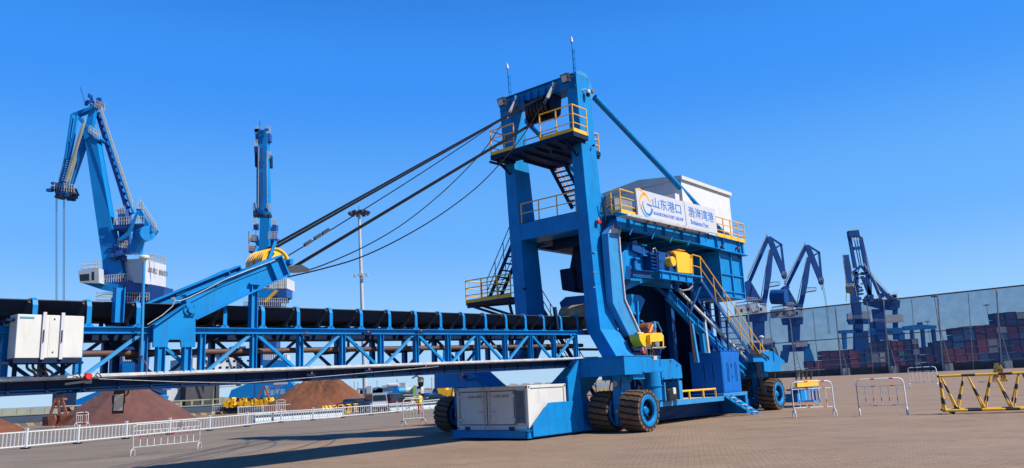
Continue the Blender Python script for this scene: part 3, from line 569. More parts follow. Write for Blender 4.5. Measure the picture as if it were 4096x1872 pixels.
# ---- railings, stairs
def rail(pts, h=1.05, n_mid=2, m='yellow', toe=.17, r=.032, sp=1.1, name='guard_rail', up=Vector((0, 0, 1))):
    mb = MB(); pts = [Vector(p) for p in pts]
    for i, (p, q) in enumerate(zip(pts, pts[1:])):
        for k in range(n_mid+1): hh = h*(k+1)/(n_mid+1); mb.tube([p+up*hh, q+up*hh], r if k == n_mid else r*.75, 6)
        if toe: mb.bar(p+up*toe/2, q+up*toe/2, .015, toe, side=up)
        L = (q-p).length; n = max(1, round(L/sp))
        for j in range(n+1):
            if j == 0 and i > 0: continue
            c = p.lerp(q, j/n); mb.tube([c, c+up*h], r, 6)
    return part(mb, name, m, smooth=40)
def stair(a, b2, wv, side, n=10, m='navy', hand='yellow', hand_sides=(0, 1), name='stair', rail_h=1.0, sw=.2):
    a = Vector(a); b2 = Vector(b2); side = Vector(side).normalized()*wv; mb = MB()
    for s in (0, 1): mb.bar(a+side*s, b2+side*s, .04, sw)
    so = part(mb, name, m)
    for k in range(n):
        c = a.lerp(b2, (k+.5)/n); t = MB(); dirn = (b2-a); dirn.z = 0; dirn.normalize()
        t.prism([c-dirn*.11, c+dirn*.11, c+dirn*.11+side, c-dirn*.11+side], (0, 0, .035)); part(t, 'stair_tread', m, so)
    for s in hand_sides:
        h = MB(); p = a+side*s; q = b2+side*s; z = Vector((0, 0, 1))
        for hh in (rail_h, rail_h*.5): h.tube([p+z*hh, q+z*hh], .022, 6)
        for k in range(5): c = p.lerp(q, k/4); h.tube([c, c+z*rail_h], .02, 6)
        part(h, 'handrail', hand, so, smooth=40)
    return so
# upper service platform
zn = Pu(2293, 513, -.55); zf = Pu(1962, 632, -.55); zp = (zn.z+zf.z)/2
pf = MB(); pf.box((-.55, zn.y, zp-.22), (.58, zf.y, zp)); pf.box((.6, 3.0, zp-.22), (3.1, 5.9, zp)); 
for v in (2.6, 6.7): pf.bar((-.4, v, zp-.2), (.6, v, zp-.75), .1, .1)
for k in range(8): v = zn.y+.2+k*.7; pf.bar((-.5, v, zp-.27), (.58, v, zp-.27), .07, .1)
for v in (3.1, 4.0, 4.9, 5.8): pf.bar((.6, v, zp-.28), (3.1, v, zp-.28), .08, .12)
part(pf, 'service_platform', 'navy')
gm = zn.y+1.95
rail([(.55, zn.y+.02, zp), (-.52, zn.y+.02, zp), (-.52, zn.y+1.9, zp)], 1.25); rail([(-.52, zf.y-1.5, zp), (-.52, zf.y-.02, zp), (.55, zf.y-.02, zp)], 1.25)
rail([(.2, 3.4, zp), (.2, zf.y-1.5, zp)], .55, 1, toe=0); rail([(1.0, 3.0, zp), (3.05, 3.05, zp), (3.05, 4.6, zp)], .9, toe=0)
# stair from the service platform down to the middle deck
stair(Pu(2182, 632, 2.6), Pu(2290, 835, 3.6), .9, (0, -1, 0), 11, hand_sides=(0,), name='upper_stair')
# middle deck
md = MB(); md.box((.62, 2.9, 9.68), (2.2, 6.1, 9.70)); part(md, 'tower_deck', 'navy'); rail([(.64, 2.9, 9.7), (.64, 6.15, 9.7)], .95, 1, toe=0, sp=1.2)
# side balcony with stair behind the far leg
yb = [Pu(1864, 1213, 1.2), Pu(2043, 1188, 1.2)]; zl = (yb[0].z+yb[1].z)/2; va, vb = yb[1].y, yb[0].y
bb = MB(); bb.box((1.2, va, zl-.12), (2.5, vb, zl)); 
for u_ in (1.25, 2.4): bb.bar((u_, vb-.1, zl-.1), (u_, 7.2, zl-1.2), .09, .12); bb.bar((u_, va+.2, zl-.1), (u_, 7.2, zl-2.2), .09, .12)
bb.bar((1.3, vb, zl-.2), (2.5, va, zl-.2), .1, .1); part(bb, 'side_balcony', 'navy')
rail([(2.45, vb, zl), (1.22, vb, zl), (1.22, va+.9, zl)], 1.15); rail([(1.22, va+.85, zl), (1.22, va, zl)], 1.15); rail([(2.45, vb, zl), (2.45, va+.8, zl)], 1.15, m='yellow')
stair((1.6, va+1.9, zl), (1.6, va-.5, 9.9), .8, (1, 0, 0), 11, hand='navy', name='side_stair', rail_h=1.1)
stair((2.2, va-.2, zl-.1), (2.0, va-3.6, 1.3), .8, (1, 0, 0), 16, hand='navy', name='lower_side_stair')

# ---- machine platform
b = MB(); BV = 1.5
b.ibeam((1.75, BV, 9.2), (14.9, BV, 9.2), .34, .7, .03); b.ibeam((1.75, 7.2, 9.2), (14.9, 7.2, 9.2), .34, .7, .03)
for u in (2.6, 4.1, 5.8, 7.6, 9.4, 11.4, 12.2, 14.2): b.box((u, BV-.16, 8.88), (u+.025, BV-.02, 9.52))
b.box((14.72, BV-.1, 8.86), (14.9, 7.3, 9.53))
for u in (3.0, 5.0, 7.0, 9.0, 11.0, 13.0): b.ibeam((u, BV+.1, 9.15), (u, 7.1, 9.15), .2, .5, .02)
b.box((1.7, BV+.18, 9.45), (14.7, 7.1, 9.5)); b.box((11.6, BV-.22, 8.80), (15.1, BV+.2, 8.845))
mp = part(b, 'machine_platform', 'blue')
for x, y in ((2893, 986), (2953, 992)):
    p = Pv(x, y, BV-.17); part(MB().lathe([(0, -.03), (.07, -.03), (.07, .16), (0, .16)], p, (0, 1, 0), 14), 'platform_pin', 'rust', mp)
# ribbed hopper box
hb = MB(); u0_, u1_, v0_, v1_, z0_, z1_ = 11.85, 14.75, 1.62, 3.45, 6.28, 8.79
hb.box((u0_, v0_, z0_), (u1_, v1_, z1_)); hbo = part(hb, 'ribbed_bin', 'blue')
rb = MB()
for u in (u0_+.0, u0_+.75*0+1.42, u1_-.08): rb.box((u, v0_-.1, z0_), (u+.08, v0_-.002, z1_))
for u in (u0_+.18, u1_-.26, 1.42+u0_+.14): rb.box((u, v0_-.04, z0_), (u+.03, v0_-.002, z1_))
for z in (z0_, z0_+.3, (z0_+z1_)/2, z1_-.28): rb.box((u0_, v0_-.08, z), (u1_, v0_-.002, z+.06))
for z in (z0_, (z0_+z1_)/2, z1_-.28): rb.box((u0_-.08, v0_, z), (u0_-.002, v1_, z+.06))
for v in (v0_+.55, v0_+1.2): rb.box((u0_-.06, v, z0_), (u0_-.002, v+.05, z1_))
part(rb, 'bin_rib', 'blue', hbo)
# machine house
hv = 1.92; hu0, hu1 = Pv(2718, 703, hv).x, 14.75; hz = Pv(2718, 703, hv).z; hvf = 7.0
hb = MB(); hb.box((hu0+.12, hv, 9.52), (hu1, hvf, hz-.18)); ho = part(hb, 'machine_house', 'cwhite')
rf = MB(); rf.prism([(hu0, hv-.12, hz-.2), (hu0, hvf+.2, hz-.2), (hu0, hvf+.2, hz-.02), (hu0, (hv+hvf)/2, hz+.30), (hu0, hv-.12, hz)], (hu1-hu0+.12, 0, 0)); part(rf, 'house_roof', 'white', ho)
wn = MB(); wn.box((hu0+.07, 2.6, 10.2), (hu0+.118, 4.0, 11.6)); part(wn, 'house_door', 'galv', ho)
# equipment behind the sign
e = MB(); e.box((7.2, 2.1, 9.52), (8.5, 3.2, 11.15)); e.box((8.35, 2.0, 11.2), (8.8, 2.6, 11.6)); part(e, 'air_conditioner', 'cwhite')
e = MB(); e.box((3.4, 2.6, 9.52), (5.0, 4.4, 10.75)); e.box((5.2, 2.4, 9.52), (5.7, 3.2, 10.5)); part(e, 'winch_cabinet', 'grey')
cpts = [Pv(x, y, 3.0) for x, y in ((2610, 745), (2632, 770), (2632, 790), (2595, 782))]
# wiring mess by the leg
for k in range(4): part(MB().tube([(1.9, 2.1, 10.6-.2*k), (2.1, 1.9, 10.0-.15*k), (2.5, 2.2, 9.9), (2.8, 2.4, 9.6)], .02, 6), 'cable_loop', 'dark')
# rails on the machine platform
rl = [(1.9, BV-.12, 9.55), (3.3, BV-.12, 9.55)]
rail([(1.95, BV+.35, 9.55), (1.95, BV-.15, 9.55), (4.7, BV-.15, 9.55)], 1.1)
rail([(11.4, BV-.18, 9.55), (14.95, BV-.18, 9.55), (14.95, 7.1, 9.55)], 1.1, toe=.2, sp=.95)
# ---- sign board
SV = 1.22
def PS(x, y): p = Pv(x, y, SV); return p
c = [PS(2542, 752), PS(2734, 806), PS(2745, 903), PS(2554, 860)]
d2 = [PS(2736, 806), PS(2858, 836), PS(2869, 936), PS(2748, 904)]
sn = MB(); z0s, z1s = (c[2].z+c[3].z)/2, (c[0].z+c[1].z)/2
su0, su1, su2 = c[0].x, (c[1].x+c[2].x)/2, (d2[1].x+d2[2].x)/2
sn.prism([c[0], c[1], c[2], c[3]], (0, .08, 0)); so = part(sn, 'sign_board', 'signw')
sn = MB(); sn.prism(d2, (0, .08, 0)); so2 = part(sn, 'sign_board', 'signw')
sf = MB(); 
for t in (.1, .5, .9): sf.bar((su0+(su2-su0)*t, SV+.12, z0s-.35), (su0+(su2-su0)*t, SV+.12, z1s-.1), .06)
part(sf, 'sign_frame', 'navy')
ey = SV-.004
def W(t, s, quad):     # point on the board: t along, s up
    a = quad[3].lerp(quad[2], t); b2 = quad[0].lerp(quad[1], t); p = a.lerp(b2, s); p.y = ey; return p
def wr(body, q, t0, t1, s0, hfrac, m, par, **k):
    org = W(t0, s0, q); xd = W(t1, s0, q)-org; yd = W(t0, s0+.3, q)-org
    H_ = (W(t0, 1, q)-W(t0, 0, q)).length*hfrac
    o = text('sign_lettering', body, H_, m, par, (0, 0, 0), (1, 0, 0), (0, 1, 0), **k)
    xs = [v_.co.x for v_ in o.data.vertices]; ys = [v_.co.y for v_ in o.data.vertices]
    sx = xd.length/(max(xs)-min(xs)); sy = H_/(max(ys)-min(ys)); x = xd.normalized(); y = yd.normalized(); x0 = min(xs); y0 = min(ys)
    for v_ in o.data.vertices: z = v_.co.z; v_.co = org+x*((v_.co.x-x0)*sx)+y*((v_.co.y-y0)*sy)+Vector((0, -z, 0))
    return o
wr('山东港口', c, .31, .92, .42, .42, 'txt', so, bold=.004)
wr('SHANDONG PORT GROUP', c, .31, .95, .15, .13, 'txt', so, bold=.003)
wr('渤海湾港', d2, .1, .93, .42, .44, 'txt', so2, bold=.004)
wr('Bohaiwan Port', d2, .14, .72, .13, .2, 'txt', so2, bold=.003)
def blade(fn, ts, wf, m, par, name='sign_emblem'):
    L = []; Rr = []
    for i, t in enumerate(ts):
        p = fn(t); q = fn(t+.01); dx, dy = q[0]-p[0], q[1]-p[1]; l = math.hypot(dx, dy) or 1; w_ = wf(i/(len(ts)-1)); L.append((p[0]-dy/l*w_, p[1]+dx/l*w_)); Rr.append((p[0]+dy/l*w_, p[1]-dx/l*w_))
    mb = MB(); n = len(L)
    for i in range(n-1):
        qs = [L[i], L[i+1], Rr[i+1], Rr[i]]; mb.prism([W(a[0]*.36*.78+.02, a[1], c) for a in qs], (0, -.004, 0))
    part(mb, name, m, par)
def emblem():
    T = [i/24 for i in range(25)]
    arc = lambda cx, cy, rx, ry, a0, a1: (lambda t: (cx+rx*math.cos(R(a0+(a1-a0)*t)), cy+ry*math.sin(R(a0+(a1-a0)*t))))
    blade(arc(.62, .42, .52, .46, 100, 205), T, lambda t: .055*(1-t)+.01, 'orangetxt', so)
    blade(arc(.60, .40, .42, .40, 175, 285), T, lambda t: .015+.02*math.sin(t*3), 'teal', so)
    blade(arc(.64, .46, .32, .36, 165, 345), T, lambda t: .02+.04*t, 'txt', so)
    blade(lambda t: (.62+.34*t, .50-.04*t), T, lambda t: .035, 'txt', so)
    blade(lambda t: (.45+.5*t, .85-.16*t+.08*math.sin(t*6)), T, lambda t: .04*(1-t*.4), 'orangetxt', so)
    blade(lambda t: (.08+.5*t, .97-.10*t+.06*math.sin(t*5)), T, lambda t: .035*(1-t)+.01, 'orangetxt', so)
emblem()
# ---- pale cable duct: along the beam, over the corner and down the leg
dv = 1.0
tr = MB(); a = Pv(2500, 862, dv); e = Pv(2826, 932, dv); tr.bar((a.x, dv+.1, a.z), (e.x, dv+.1, e.z), .45, .05); tr.bar((a.x, dv-.12, a.z+.05), (e.x, dv-.12, e.z+.05), .02, .12); part(tr, 'beam_cable_tray', 'galv')
for t in (.15, .4, .62, .85): p = a.lerp(e, t); part(MB().bar((p.x, dv+.2, p.z-.05), (p.x-.35, BV-.15, p.z-.75), .05, .05), 'tray_bracket', 'blue')
for t in (.25, .33, .5, .6, .7, .9): p = a.lerp(e, t); part(MB().cbox((p.x, dv+.0, p.z-.08), (.09, .09, .09)), 'tray_lamp', 'rust')
dv = 1.68
outer = [Pv(x, y, dv) for x, y in ((2505, 852), (2472, 932), (2476, 1000), (2496, 1198), (2556, 1330))]; inner = [Pv(x, y, dv) for x, y in ((2470, 868), (2432, 932), (2436, 1000), (2452, 1212), (2518, 1345))]
dc = MB()
for i in range(4):
    for A, w_ in ((outer, 0),): pass
    q = [inner[i], outer[i], outer[i+1], inner[i+1]]; dc.prism(q, (0, .35, 0))
dco = part(dc, 'cable_duct', 'bluep')
ed = MB()
for i in range(4): ed.bar(outer[i]+Vector((.02, -.03, 0)), outer[i+1]+Vector((.02, -.03, 0)), .07, .09, side=(0, 1, 0))
ed.prism([p+Vector((0, -.02, 0)) for p in (inner[0], outer[0], outer[1], inner[1])], (0, -.015, 0)); ed.cbox(outer[4]+Vector((-.1, 0, -.03)), (.5, .3, .07)); part(ed, 'duct_edge', 'galv', dco)
def beacon(p, m='red'):
    p = Vector(p); o = part(MB().cbox(p, (.22, .16, .14)), 'beacon_light', m, bevel=.015); bb = MB(); bb.lathe([(.04, .07), (.04, .13), (.045, .2), (.0, .22)], p, (0, 0, 1), 10); part(bb, 'beacon_lamp', 'lens', o, smooth=40); return o
beacon(Pv(2394, 888, 2.1)); beacon(Pu(1853, 1508, -.75)); beacon(Pv(2572, 1409, .5)); 
part(MB().tube([Pv(2400, 895, 2.1), Pv(2412, 930, 2.1), Pv(2425, 942, 2.1), Pv(2436, 925, 2.1)], .012, 5), 'beacon_cable', 'dark')
part(MB().tube([Pu(1862, 1518, -.68), Pu(1880, 1522, -.68), Pu(1900, 1512, -.68), Pu(1935, 1546, -.68)], .02, 5), 'beacon_cable', 'dark')

# ---- chassis
def wheel(c, r, w_, parent=SL, steer=0):
    """tyre with rim; outer face towards -v"""
    c = Vector(c); n = 20; mb = MB()
    prof = [(r*.73, -w_/2+.02), (r*.76, -w_/2), (r*.93, -w_/2+.02), (r*.965, -w_/2+.06), (r*.965, w_/2-.06), (r*.93, w_/2-.02), (r*.76, w_/2), (r*.73, w_/2-.02)]
    mb.lathe(prof, c, (0, 1, 0), 48); mb.lathe([(r*.73, -w_/2+.02), (r*.70, -w_/2+.1), (r*.70, w_/2-.1), (r*.73, w_/2-.02)], c, (0, 1, 0), 48)
    to = part(mb, 'tyre', ['tyre'], parent, smooth=35)
    tl = MB()
    for k in range(n):
        for s in (-1, 1):
            a = 2*math.pi*(k+(.5 if s > 0 else 0))/n; da = 2*math.pi/n*.66; sk = .07*s
            vs = []
            for (vv, off) in ((s*(w_/2+.006), 0), (s*w_*.30, sk*.3), (0, sk*1.4)):
                for aa in (a-da/2, a+da/2):
                    for rr in (r*.955, r*1.0):
                        if abs(vv) > w_*.45: rr = rr-.015 if rr > r*.96 else r*.86
                        vs.append((c.x+rr*math.cos(aa+off), c.y+vv, c.z+rr*math.sin(aa+off)))
            fs = []
            for i in range(2):
                o = i*4; fs += [(o, o+1, o+5, o+4), (o+2, o+6, o+7, o+3), (o+1, o+3, o+7, o+5), (o, o+4, o+6, o+2)]
            fs += [(0, 2, 3, 1), (8, 9, 11, 10)]
            tl.add(vs, fs)
    part(tl, 'tread_lug', 'tread', to)
    rm = MB(); f0 = -w_/2
    rm.lathe([(r*.75, f0-.005), (r*.73, f0-.02), (r*.56, f0-.01), (r*.53, f0+.02), (r*.50, f0+.46), (0, f0+.48)], c, (0, 1, 0), 40)
    rm.lathe([(0, f0+.10), (r*.16, f0+.10), (r*.2, f0+.14), (r*.2, f0+.48)], c, (0, 1, 0), 20)
    for k in range(10):
        a = 2*math.pi*k/10; p = c+Vector((math.cos(a)*r*.2, f0+.38, math.sin(a)*r*.2)); q = c+Vector((math.cos(a)*r*.51, f0+.34, math.sin(a)*r*.51)); rm.bar(p, q, .025, .2, side=(0, 1, 0))
    for k in range(20):
        a = 2*math.pi*k/20; p = c+Vector((math.cos(a)*r*.65, f0-.03, math.sin(a)*r*.65)); rm.cbox(p, (.025, .03, .025))
    for k in range(6):
        a = 2*math.pi*k/6; p = c+Vector((math.cos(a)*r*.09, f0+.04, math.sin(a)*r*.09)); rm.cbox(p, (.03, .03, .03))
    part(rm, 'rim', 'blue', to, smooth=35)
    wl_ = MB(); wl_.lathe([(r*.52, f0+.10), (r*.50, f0+.44), (r*.2, f0+.46)], c, (0, 1, 0), 40); part(wl_, 'rim_well_shade', 'dark', to, smooth=35)  # near-black lining paints the shade between the rim spokes
    return to
def bogie(u, v0, r, flip=1):
    """two wheels on one axle with a steering yoke between them; v0 = outer face, growing inwards by flip"""
    w_ = .92
    for k in (0, 1): wheel((u, v0+flip*(w_/2+k*1.5), r), r, w_)
    vm = v0+flip*(w_/2+.75); y = MB()
    y.prism([(u-.34, vm-.2, 2.15), (u+.34, vm-.2, 2.15), (u+.42, vm-.2, 1.2), (u+.34, vm-.2, .35), (u-.34, vm-.2, .35), (u-.42, vm-.2, 1.2)], (0, .4, 0))
    y.tube([(u, vm-.7, r), (u, vm+.7, r)], .14, 16); y.lathe([(.34, -.25), (.42, -.25), (.42, .1), (.34, .1)], (u, vm, 2.25), (0, 0, 1), 28)
    for k in range(3): y.box((u-.5, vm-.04, .35+.1*k), (u-.36, vm+.04, .42+.1*k))
    yo = part(y, 'steering_yoke', 'blue', bevel=.01); pin = MB(); pin.lathe([(0, -.1), (.13, -.1), (.13, .1), (0, .1)], (u-.38, vm, 1.95), (1, 0, 0), 14); pin.lathe([(0, -.06), (.07, -.06), (.07, .06), (0, .06)], (u-.42, vm, .85), (1, 0, 0), 10); part(pin, 'yoke_pin', 'grey', yo)
    for s in (-.2, .25): part(MB().tube([(u-.3, vm+s, 2.3), (u-.45, vm+s*1.2, 1.8), (u-.4, vm+s, 1.3), (u-.2, vm+s, 1.0)], .025, 6), 'hydraulic_hose', 'dark')
bogie(.3, -.3, .84); bogie(17.2, 1.2, .9); bogie(.0, 11.1, .84, -1); bogie(17.2, 9.5, .9, -1)
# front arch frame (in the v-z plane)
arch = [(.12, 3.03), (.12, 2.30), (2.32, 2.27), (3.05, 1.52), (3.05, .9), (2.75, .12), (8.6, .12), (8.5, .9), (8.5, 1.6), (9.1, 2.1), (11.2, 2.1), (11.2, 2.8), (8.7, 2.8), (6.9, 1.5), (4.7, 1.5), (3.9, 2.1), (2.9, 2.88), (2.7, 3.03)]
fa = MB(); fa.vz(arch, -.6, .75); af = part(fa, 'front_arch_frame', 'blue')
fw = MB(); fw.vz([(3.05, 1.52), (2.25, .12), (3.2, .12), (3.3, 1.5)], -.66, .75); part(fw, 'arch_foot', 'blue', af)
fd = MB(); fd.box((-.64, .1, 3.03), (2.1, 2.75, 3.06)); fd.box((-.61, .3, 2.45), (-.605, 1.9, 2.48)); fd.box((-.61, 1.9, 2.3), (-.605, 1.92, 2.95)); part(fd, 'frame_deck_plate', 'blue', af)
# side arm with flanged gussets (bright near face)
sa = MB(); sa.box((.76, .12, 2.33), (1.5, 1.6, 3.02)); sa.box((.2, .25, 2.1), (1.1, 1.8, 2.3)); sa.uz([(1.5, 3.0), (2.3, 2.55), (2.3, 2.42), (1.5, 2.42)], .14, .18); sa.uz([(1.5, 3.0), (2.3, 2.55), (2.3, 2.42), (1.5, 2.42)], 1.2, 1.24); sa.box((1.5, .05, 2.38), (2.45, 1.4, 2.42)); sa.box((.74, .06, 2.36), (2.3, .1, 2.40))
part(sa, 'side_arm', 'blue')
# motor on the arm
mo = MB(); mo.lathe([(0, .0), (.13, .0), (.15, .05), (.2, .1), (.2, .3), (.17, .34), (.17, .42), (.2, .45), (.2, .52), (.12, .58), (.12, .8), (.1, .95), (.05, 1.0), (0, 1.0)], (1.75, .55, 2.43), (0, 0, 1), 20); part(mo, 'slewing_motor', 'dgrey', smooth=40)
part(MB().cbox((2.35, .5, 2.95), (.3, .2, .2)), 'junction_box', 'galv', bevel=.03)
for k in range(3): part(MB().tube([(1.75, .5, 3.4), (2.0, .4, 3.55-.1*k), (2.25, .42, 3.2), (2.3, .5, 3.0)], .02, 6), 'hydraulic_hose', 'rust' if k == 1 else 'dark')
# slewing cylinder and tank
p0 = Pv(2645, 1560, .9); cy = MB(); cx = 3.0; cy.lathe([(0, 1.15), (.42, 1.15), (.42, 1.75), (.47, 1.75), (.47, 1.8), (.42, 1.8), (.42, 3.0), (.46, 3.0), (.46, 3.05), (0, 3.05)], (cx, 1.1, 0), (0, 0, 1), 32); part(cy, 'slewing_column', 'blue', smooth=35)
T = [Pv(x, y, .75) for x, y in ((2639, 1438), (2695, 1436), (2725, 1460), (2731, 1513), (2650, 1520))]; tk = MB(); tk.prism(T, (0, .9, 0)); to = part(tk, 'fuel_tank', 'blue', bevel=.02)
for x, y in ((2684, 1443), (2710, 1460), (2657, 1512), (2692, 1512)): part(MB().cbox(Pv(x, y, .73), (.09, .05, .05)), 'tank_lug', 'blue', to)
ts = MB(); ts.box((3.6, .8, 1.1), (3.68, 1.6, 1.9)); ts.box((4.9, .8, 1.1), (5.2, 1.6, 1.95)); part(ts, 'tank_stand', 'bluep')
part(MB().cbox((4.35, 1.2, 1.35), (.8, .8, .55)), 'tool_bag', 'dark', bevel=.08); part(MB().cbox((4.4, .78, 1.5), (.25, .05, .3)), 'white_cloth_bundle', 'white', bevel=.03)
# yellow gearbox guard and drive above the column
G = lambda x, y, v=.9: Pv(x, y, v)
gq = [G(2556, 1334), G(2612, 1330), G(2612, 1370), G(2580, 1390), G(2565, 1384)]
gb = MB(); gb.prism([G(2556, 1336), G(2602, 1332), G(2602, 1390), G(2574, 1384), G(2560, 1360)], (0, .5, 0)); gb.prism([G(2600, 1340, .7), G(2612, 1331, .7), G(2645, 1331, .7), G(2655, 1343, .7), G(2654, 1364, .7), G(2602, 1368, .7)], (0, .8, 0)); gb.bar(G(2652, 1362, .7), G(2652, 1388, .7), .07, .05); gb.bar(G(2602, 1366, .7), G(2602, 1390, .7), .07, .05); part(gb, 'drive_guard', 'yellow')
gp_ = MB(); a = G(2601, 1391, .65); e = G(2660, 1388, .65); gp_.bar(a, e, .1, .03); gp_.box((a.x, .7, a.z), (e.x, 1.5, a.z-.03)); part(gp_, 'drive_bracket', 'galv'); 
c_m = G(2632, 1372, .72); mm = MB(); mm.lathe([(0, 0), (.1, 0), (.19, .03), (.2, .06), (.2, .7), (0, .7)], c_m, (0, 1, 0), 24); part(mm, 'drive_motor', 'grey', smooth=35)
st = MB(); st.prism([G(2612, 1392, .9), G(2650, 1390, .9), G(2642, 1418, .9), G(2600, 1420, .9)], (0, .3, 0)); part(st, 'drive_stool', 'navy')
# reel and bits above the guard
rl_ = MB(); rl_.lathe([(0, 0), (.42, 0), (.42, .5), (0, .5)], G(2608, 1330, 1.5)+Vector((0, 0, .05)), (0, 1, 0), 28); part(rl_, 'tail_pulley', 'rust', smooth=35)
ab = MB(); a = G(2618, 1330, 1.2); ab.tube([a, a+Vector((0, 0, .5)), a+Vector((.35, 0, .45)), a+Vector((.62, 0, .1)), a+Vector((.6, 0, -.35))], .035, 8); ab.cbox(a+Vector((0, 0, .35)), (.15, .15, .3)); part(ab, 'hose_arch', 'bluep', smooth=40)
part(MB().tube([G(2598, 1330, 1.0), G(2606, 1310, 1.0), G(2610, 1298, 1.0)], .06, 6), 'red_hose', 'orange')
for x in (2545, 2577): p = G(x, 1335, 2.2); part(MB().tube([p, p+Vector((0, 0, .45)), p+Vector((-.1, 0, .58)), p+Vector((-.3, 0, .6))], .05, 8), 'chute_idler_bracket', 'bluep')
part(MB().bar(G(2553, 1330, 2.0), G(2548, 1205, 2.0), .1, .1), 'chute_post', 'blue')
# deck along the near side
dk = MB(); dv0 = 1.15; dk.box((2.2, dv0, .98), (9.9, 3.6, 1.04)); dko = part(dk, 'side_deck', 'galv')
fs_ = MB(); fs_.box((2.2, dv0-.04, .84), (9.95, dv0-.002, 1.06)); fs_.box((9.95, dv0-.04, 1.02), (12.75, dv0+.3, 1.2)); part(fs_, 'deck_edge_beam', 'bluep')
bs = MB()
for u in (3.6, 5.6, 7.6): bs.bar((u, dv0+.06, .86), (u-1.2, 2.6, .1), .09, .09)
bs.box((1.5, 2.6, .12), (16.5, 2.8, .95)); bs.box((1.5, 2.5, .12), (16.5, 2.9, .16)); bs.box((1.5, 7.4, .12), (16.5, 7.6, .95)); part(bs, 'lower_side_frame', 'mblue')
rw = MB(); ru0, ru1 = 2.4, 9.2; rw.tube([(ru0, dv0+.03, 1.45), (ru1, dv0+.03, 1.45), (ru1, dv0+.03, 1.06)], .05, 10)
for u in (3.6, 5.1, 6.5, 7.9): rw.tube([(u, dv0+.03, 1.04), (u, dv0+.03, 1.45)], .05, 10)
part(rw, 'low_guard_rail', 'yellow', smooth=40)
sb = MB(); sb.box((12.5, dv0-.02, .05), (12.75, dv0+.1, 1.2)); sb.box((9.95, dv0+1.8, .05), (12.75, dv0+1.9, 1.2)); sb.box((12.6, dv0, .05), (12.7, dv0+1.9, 1.2)); sb.box((9.95, dv0+.3, 1.15), (12.75, dv0+1.9, 1.2)); part(sb, 'cabinet_stand', 'blue')
stair((12.15, dv0-.35, .05), (10.1, dv0-.12, 1.0), .3, (0, 1, 0), 1, hand_sides=(), m='blue', name='ship_ladder') if False else None
lad = MB(); a0, a1 = Vector((10.0, dv0-.12, 1.05)), Vector((12.2, dv0-.55, .03))
for s in (0, .62): lad.bar(a0+Vector((s, -.0, 0)), a1+Vector((s, 0, 0)), .05, .14)
lo = part(lad, 'boarding_ladder', 'blue')
for k in range(5): c = a0.lerp(a1, (k+.6)/5.2); part(MB().box((c.x, c.y-.09, c.z), (c.x+.62, c.y+.09, c.z+.03)), 'ladder_tread', 'galv', lo)
# blue electric cabinet
cb = MB(); cb.box((10.42, 1.3, 1.22), (12.52, 3.1, 3.35)); cb.box((10.38, 1.26, 3.35), (12.56, 3.14, 3.38)); co = part(cb, 'electric_cabinet', 'blue2', bevel=.01)
dr = MB(); dr.box((10.5, 1.285, 1.3), (11.45, 1.298, 3.1)); dr.box((11.47, 1.285, 1.3), (12.45, 1.298, 3.1)); do = part(dr, 'cabinet_door', 'blue2', co)
lv = MB()
for u in (10.95, 11.1, 11.9, 12.05): lv.box((u, 1.27, 1.75), (u+.03, 1.284, 2.75))
for v in (1.8, 2.3): lv.box((10.405, v, 1.75), (10.418, v+.03, 2.75))
lv.box((11.5, 1.26, 2.5), (11.53, 1.284, 2.68)); lv.box((11.5, 1.26, 1.95), (11.53, 1.284, 2.05)); part(lv, 'cabinet_louvre', 'navy', co)
# far bogie frame
ff = MB(); ff.box((14.6, 1.4, 2.75), (17.4, 3.4, 3.35)); ff.box((15.6, 1.25, 2.2), (18.0, 3.3, 2.75)); ff.lathe([(0, 1.9), (.7, 1.9), (.7, 2.5), (0, 2.5)], (17.2, 2.5, 0), (0, 0, 1), 28); ff.box((12.7, 2.2, 2.5), (15.8, 4.2, 3.3)); ff.box((14.6, 7.0, 2.2), (18, 9.4, 3.3)); ff.box((15.6, 1.6, 2.2), (16.4, 9, 3.2)); part(ff, 'rear_cross_frame', 'blue')
fg = MB(); fg.uz([(17.4, 3.3), (18.9, 2.75), (18.9, 2.65), (17.4, 2.65)], 1.35, 1.4); fg.box((17.4, 1.3, 2.62), (19.0, 2.6, 2.66)); fg.uz([(17.4, 3.2), (18.9, 2.75), (18.9, 2.65), (17.4, 2.65)], 2.5, 2.55); part(fg, 'rear_arm_gusset', 'blue')
mo = MB(); mo.lathe([(0, .0), (.2, .0), (.26, .12), (.26, .3), (.16, .4), (.16, .7), (.1, .9), (0, .92)], (18.4, 1.8, 2.67), (0, 0, 1), 20); part(mo, 'rear_slewing_motor', 'dgrey', smooth=40)
pg = MB(); pg.tube([(15.9, 1.35, 3.3), (15.9, 1.35, 4.1)], .025, 6); pg.lathe([(0, 0), (.14, .02), (.14, .08), (.06, .14), (0, .15)], (15.9, 1.35, 4.1), (0, 0, 1), 14); part(pg, 'antenna_dome', 'white', smooth=40)
for k in range(6): part(MB().tube([(12.6+.1*k, 1.4, 3.4+.02*k), (14.0, 1.25, 3.42-.05*k), (15.0+.2*k, 1.3, 3.38-.05*k), (16.5, 1.3, 3.0-.03*k)], .03, 6), 'cable_bundle', 'dark')
for k in range(3): part(MB().tube([(14.7+.2*k, 1.3, 2.7), (14.6+.2*k, 1.2, 1.9), (14.9+.2*k, 1.2, 1.1-.1*k), (15.5, 1.3, 1.0), (15.7, 1.3, 1.6)], .035, 6), 'hanging_cable', 'dark')
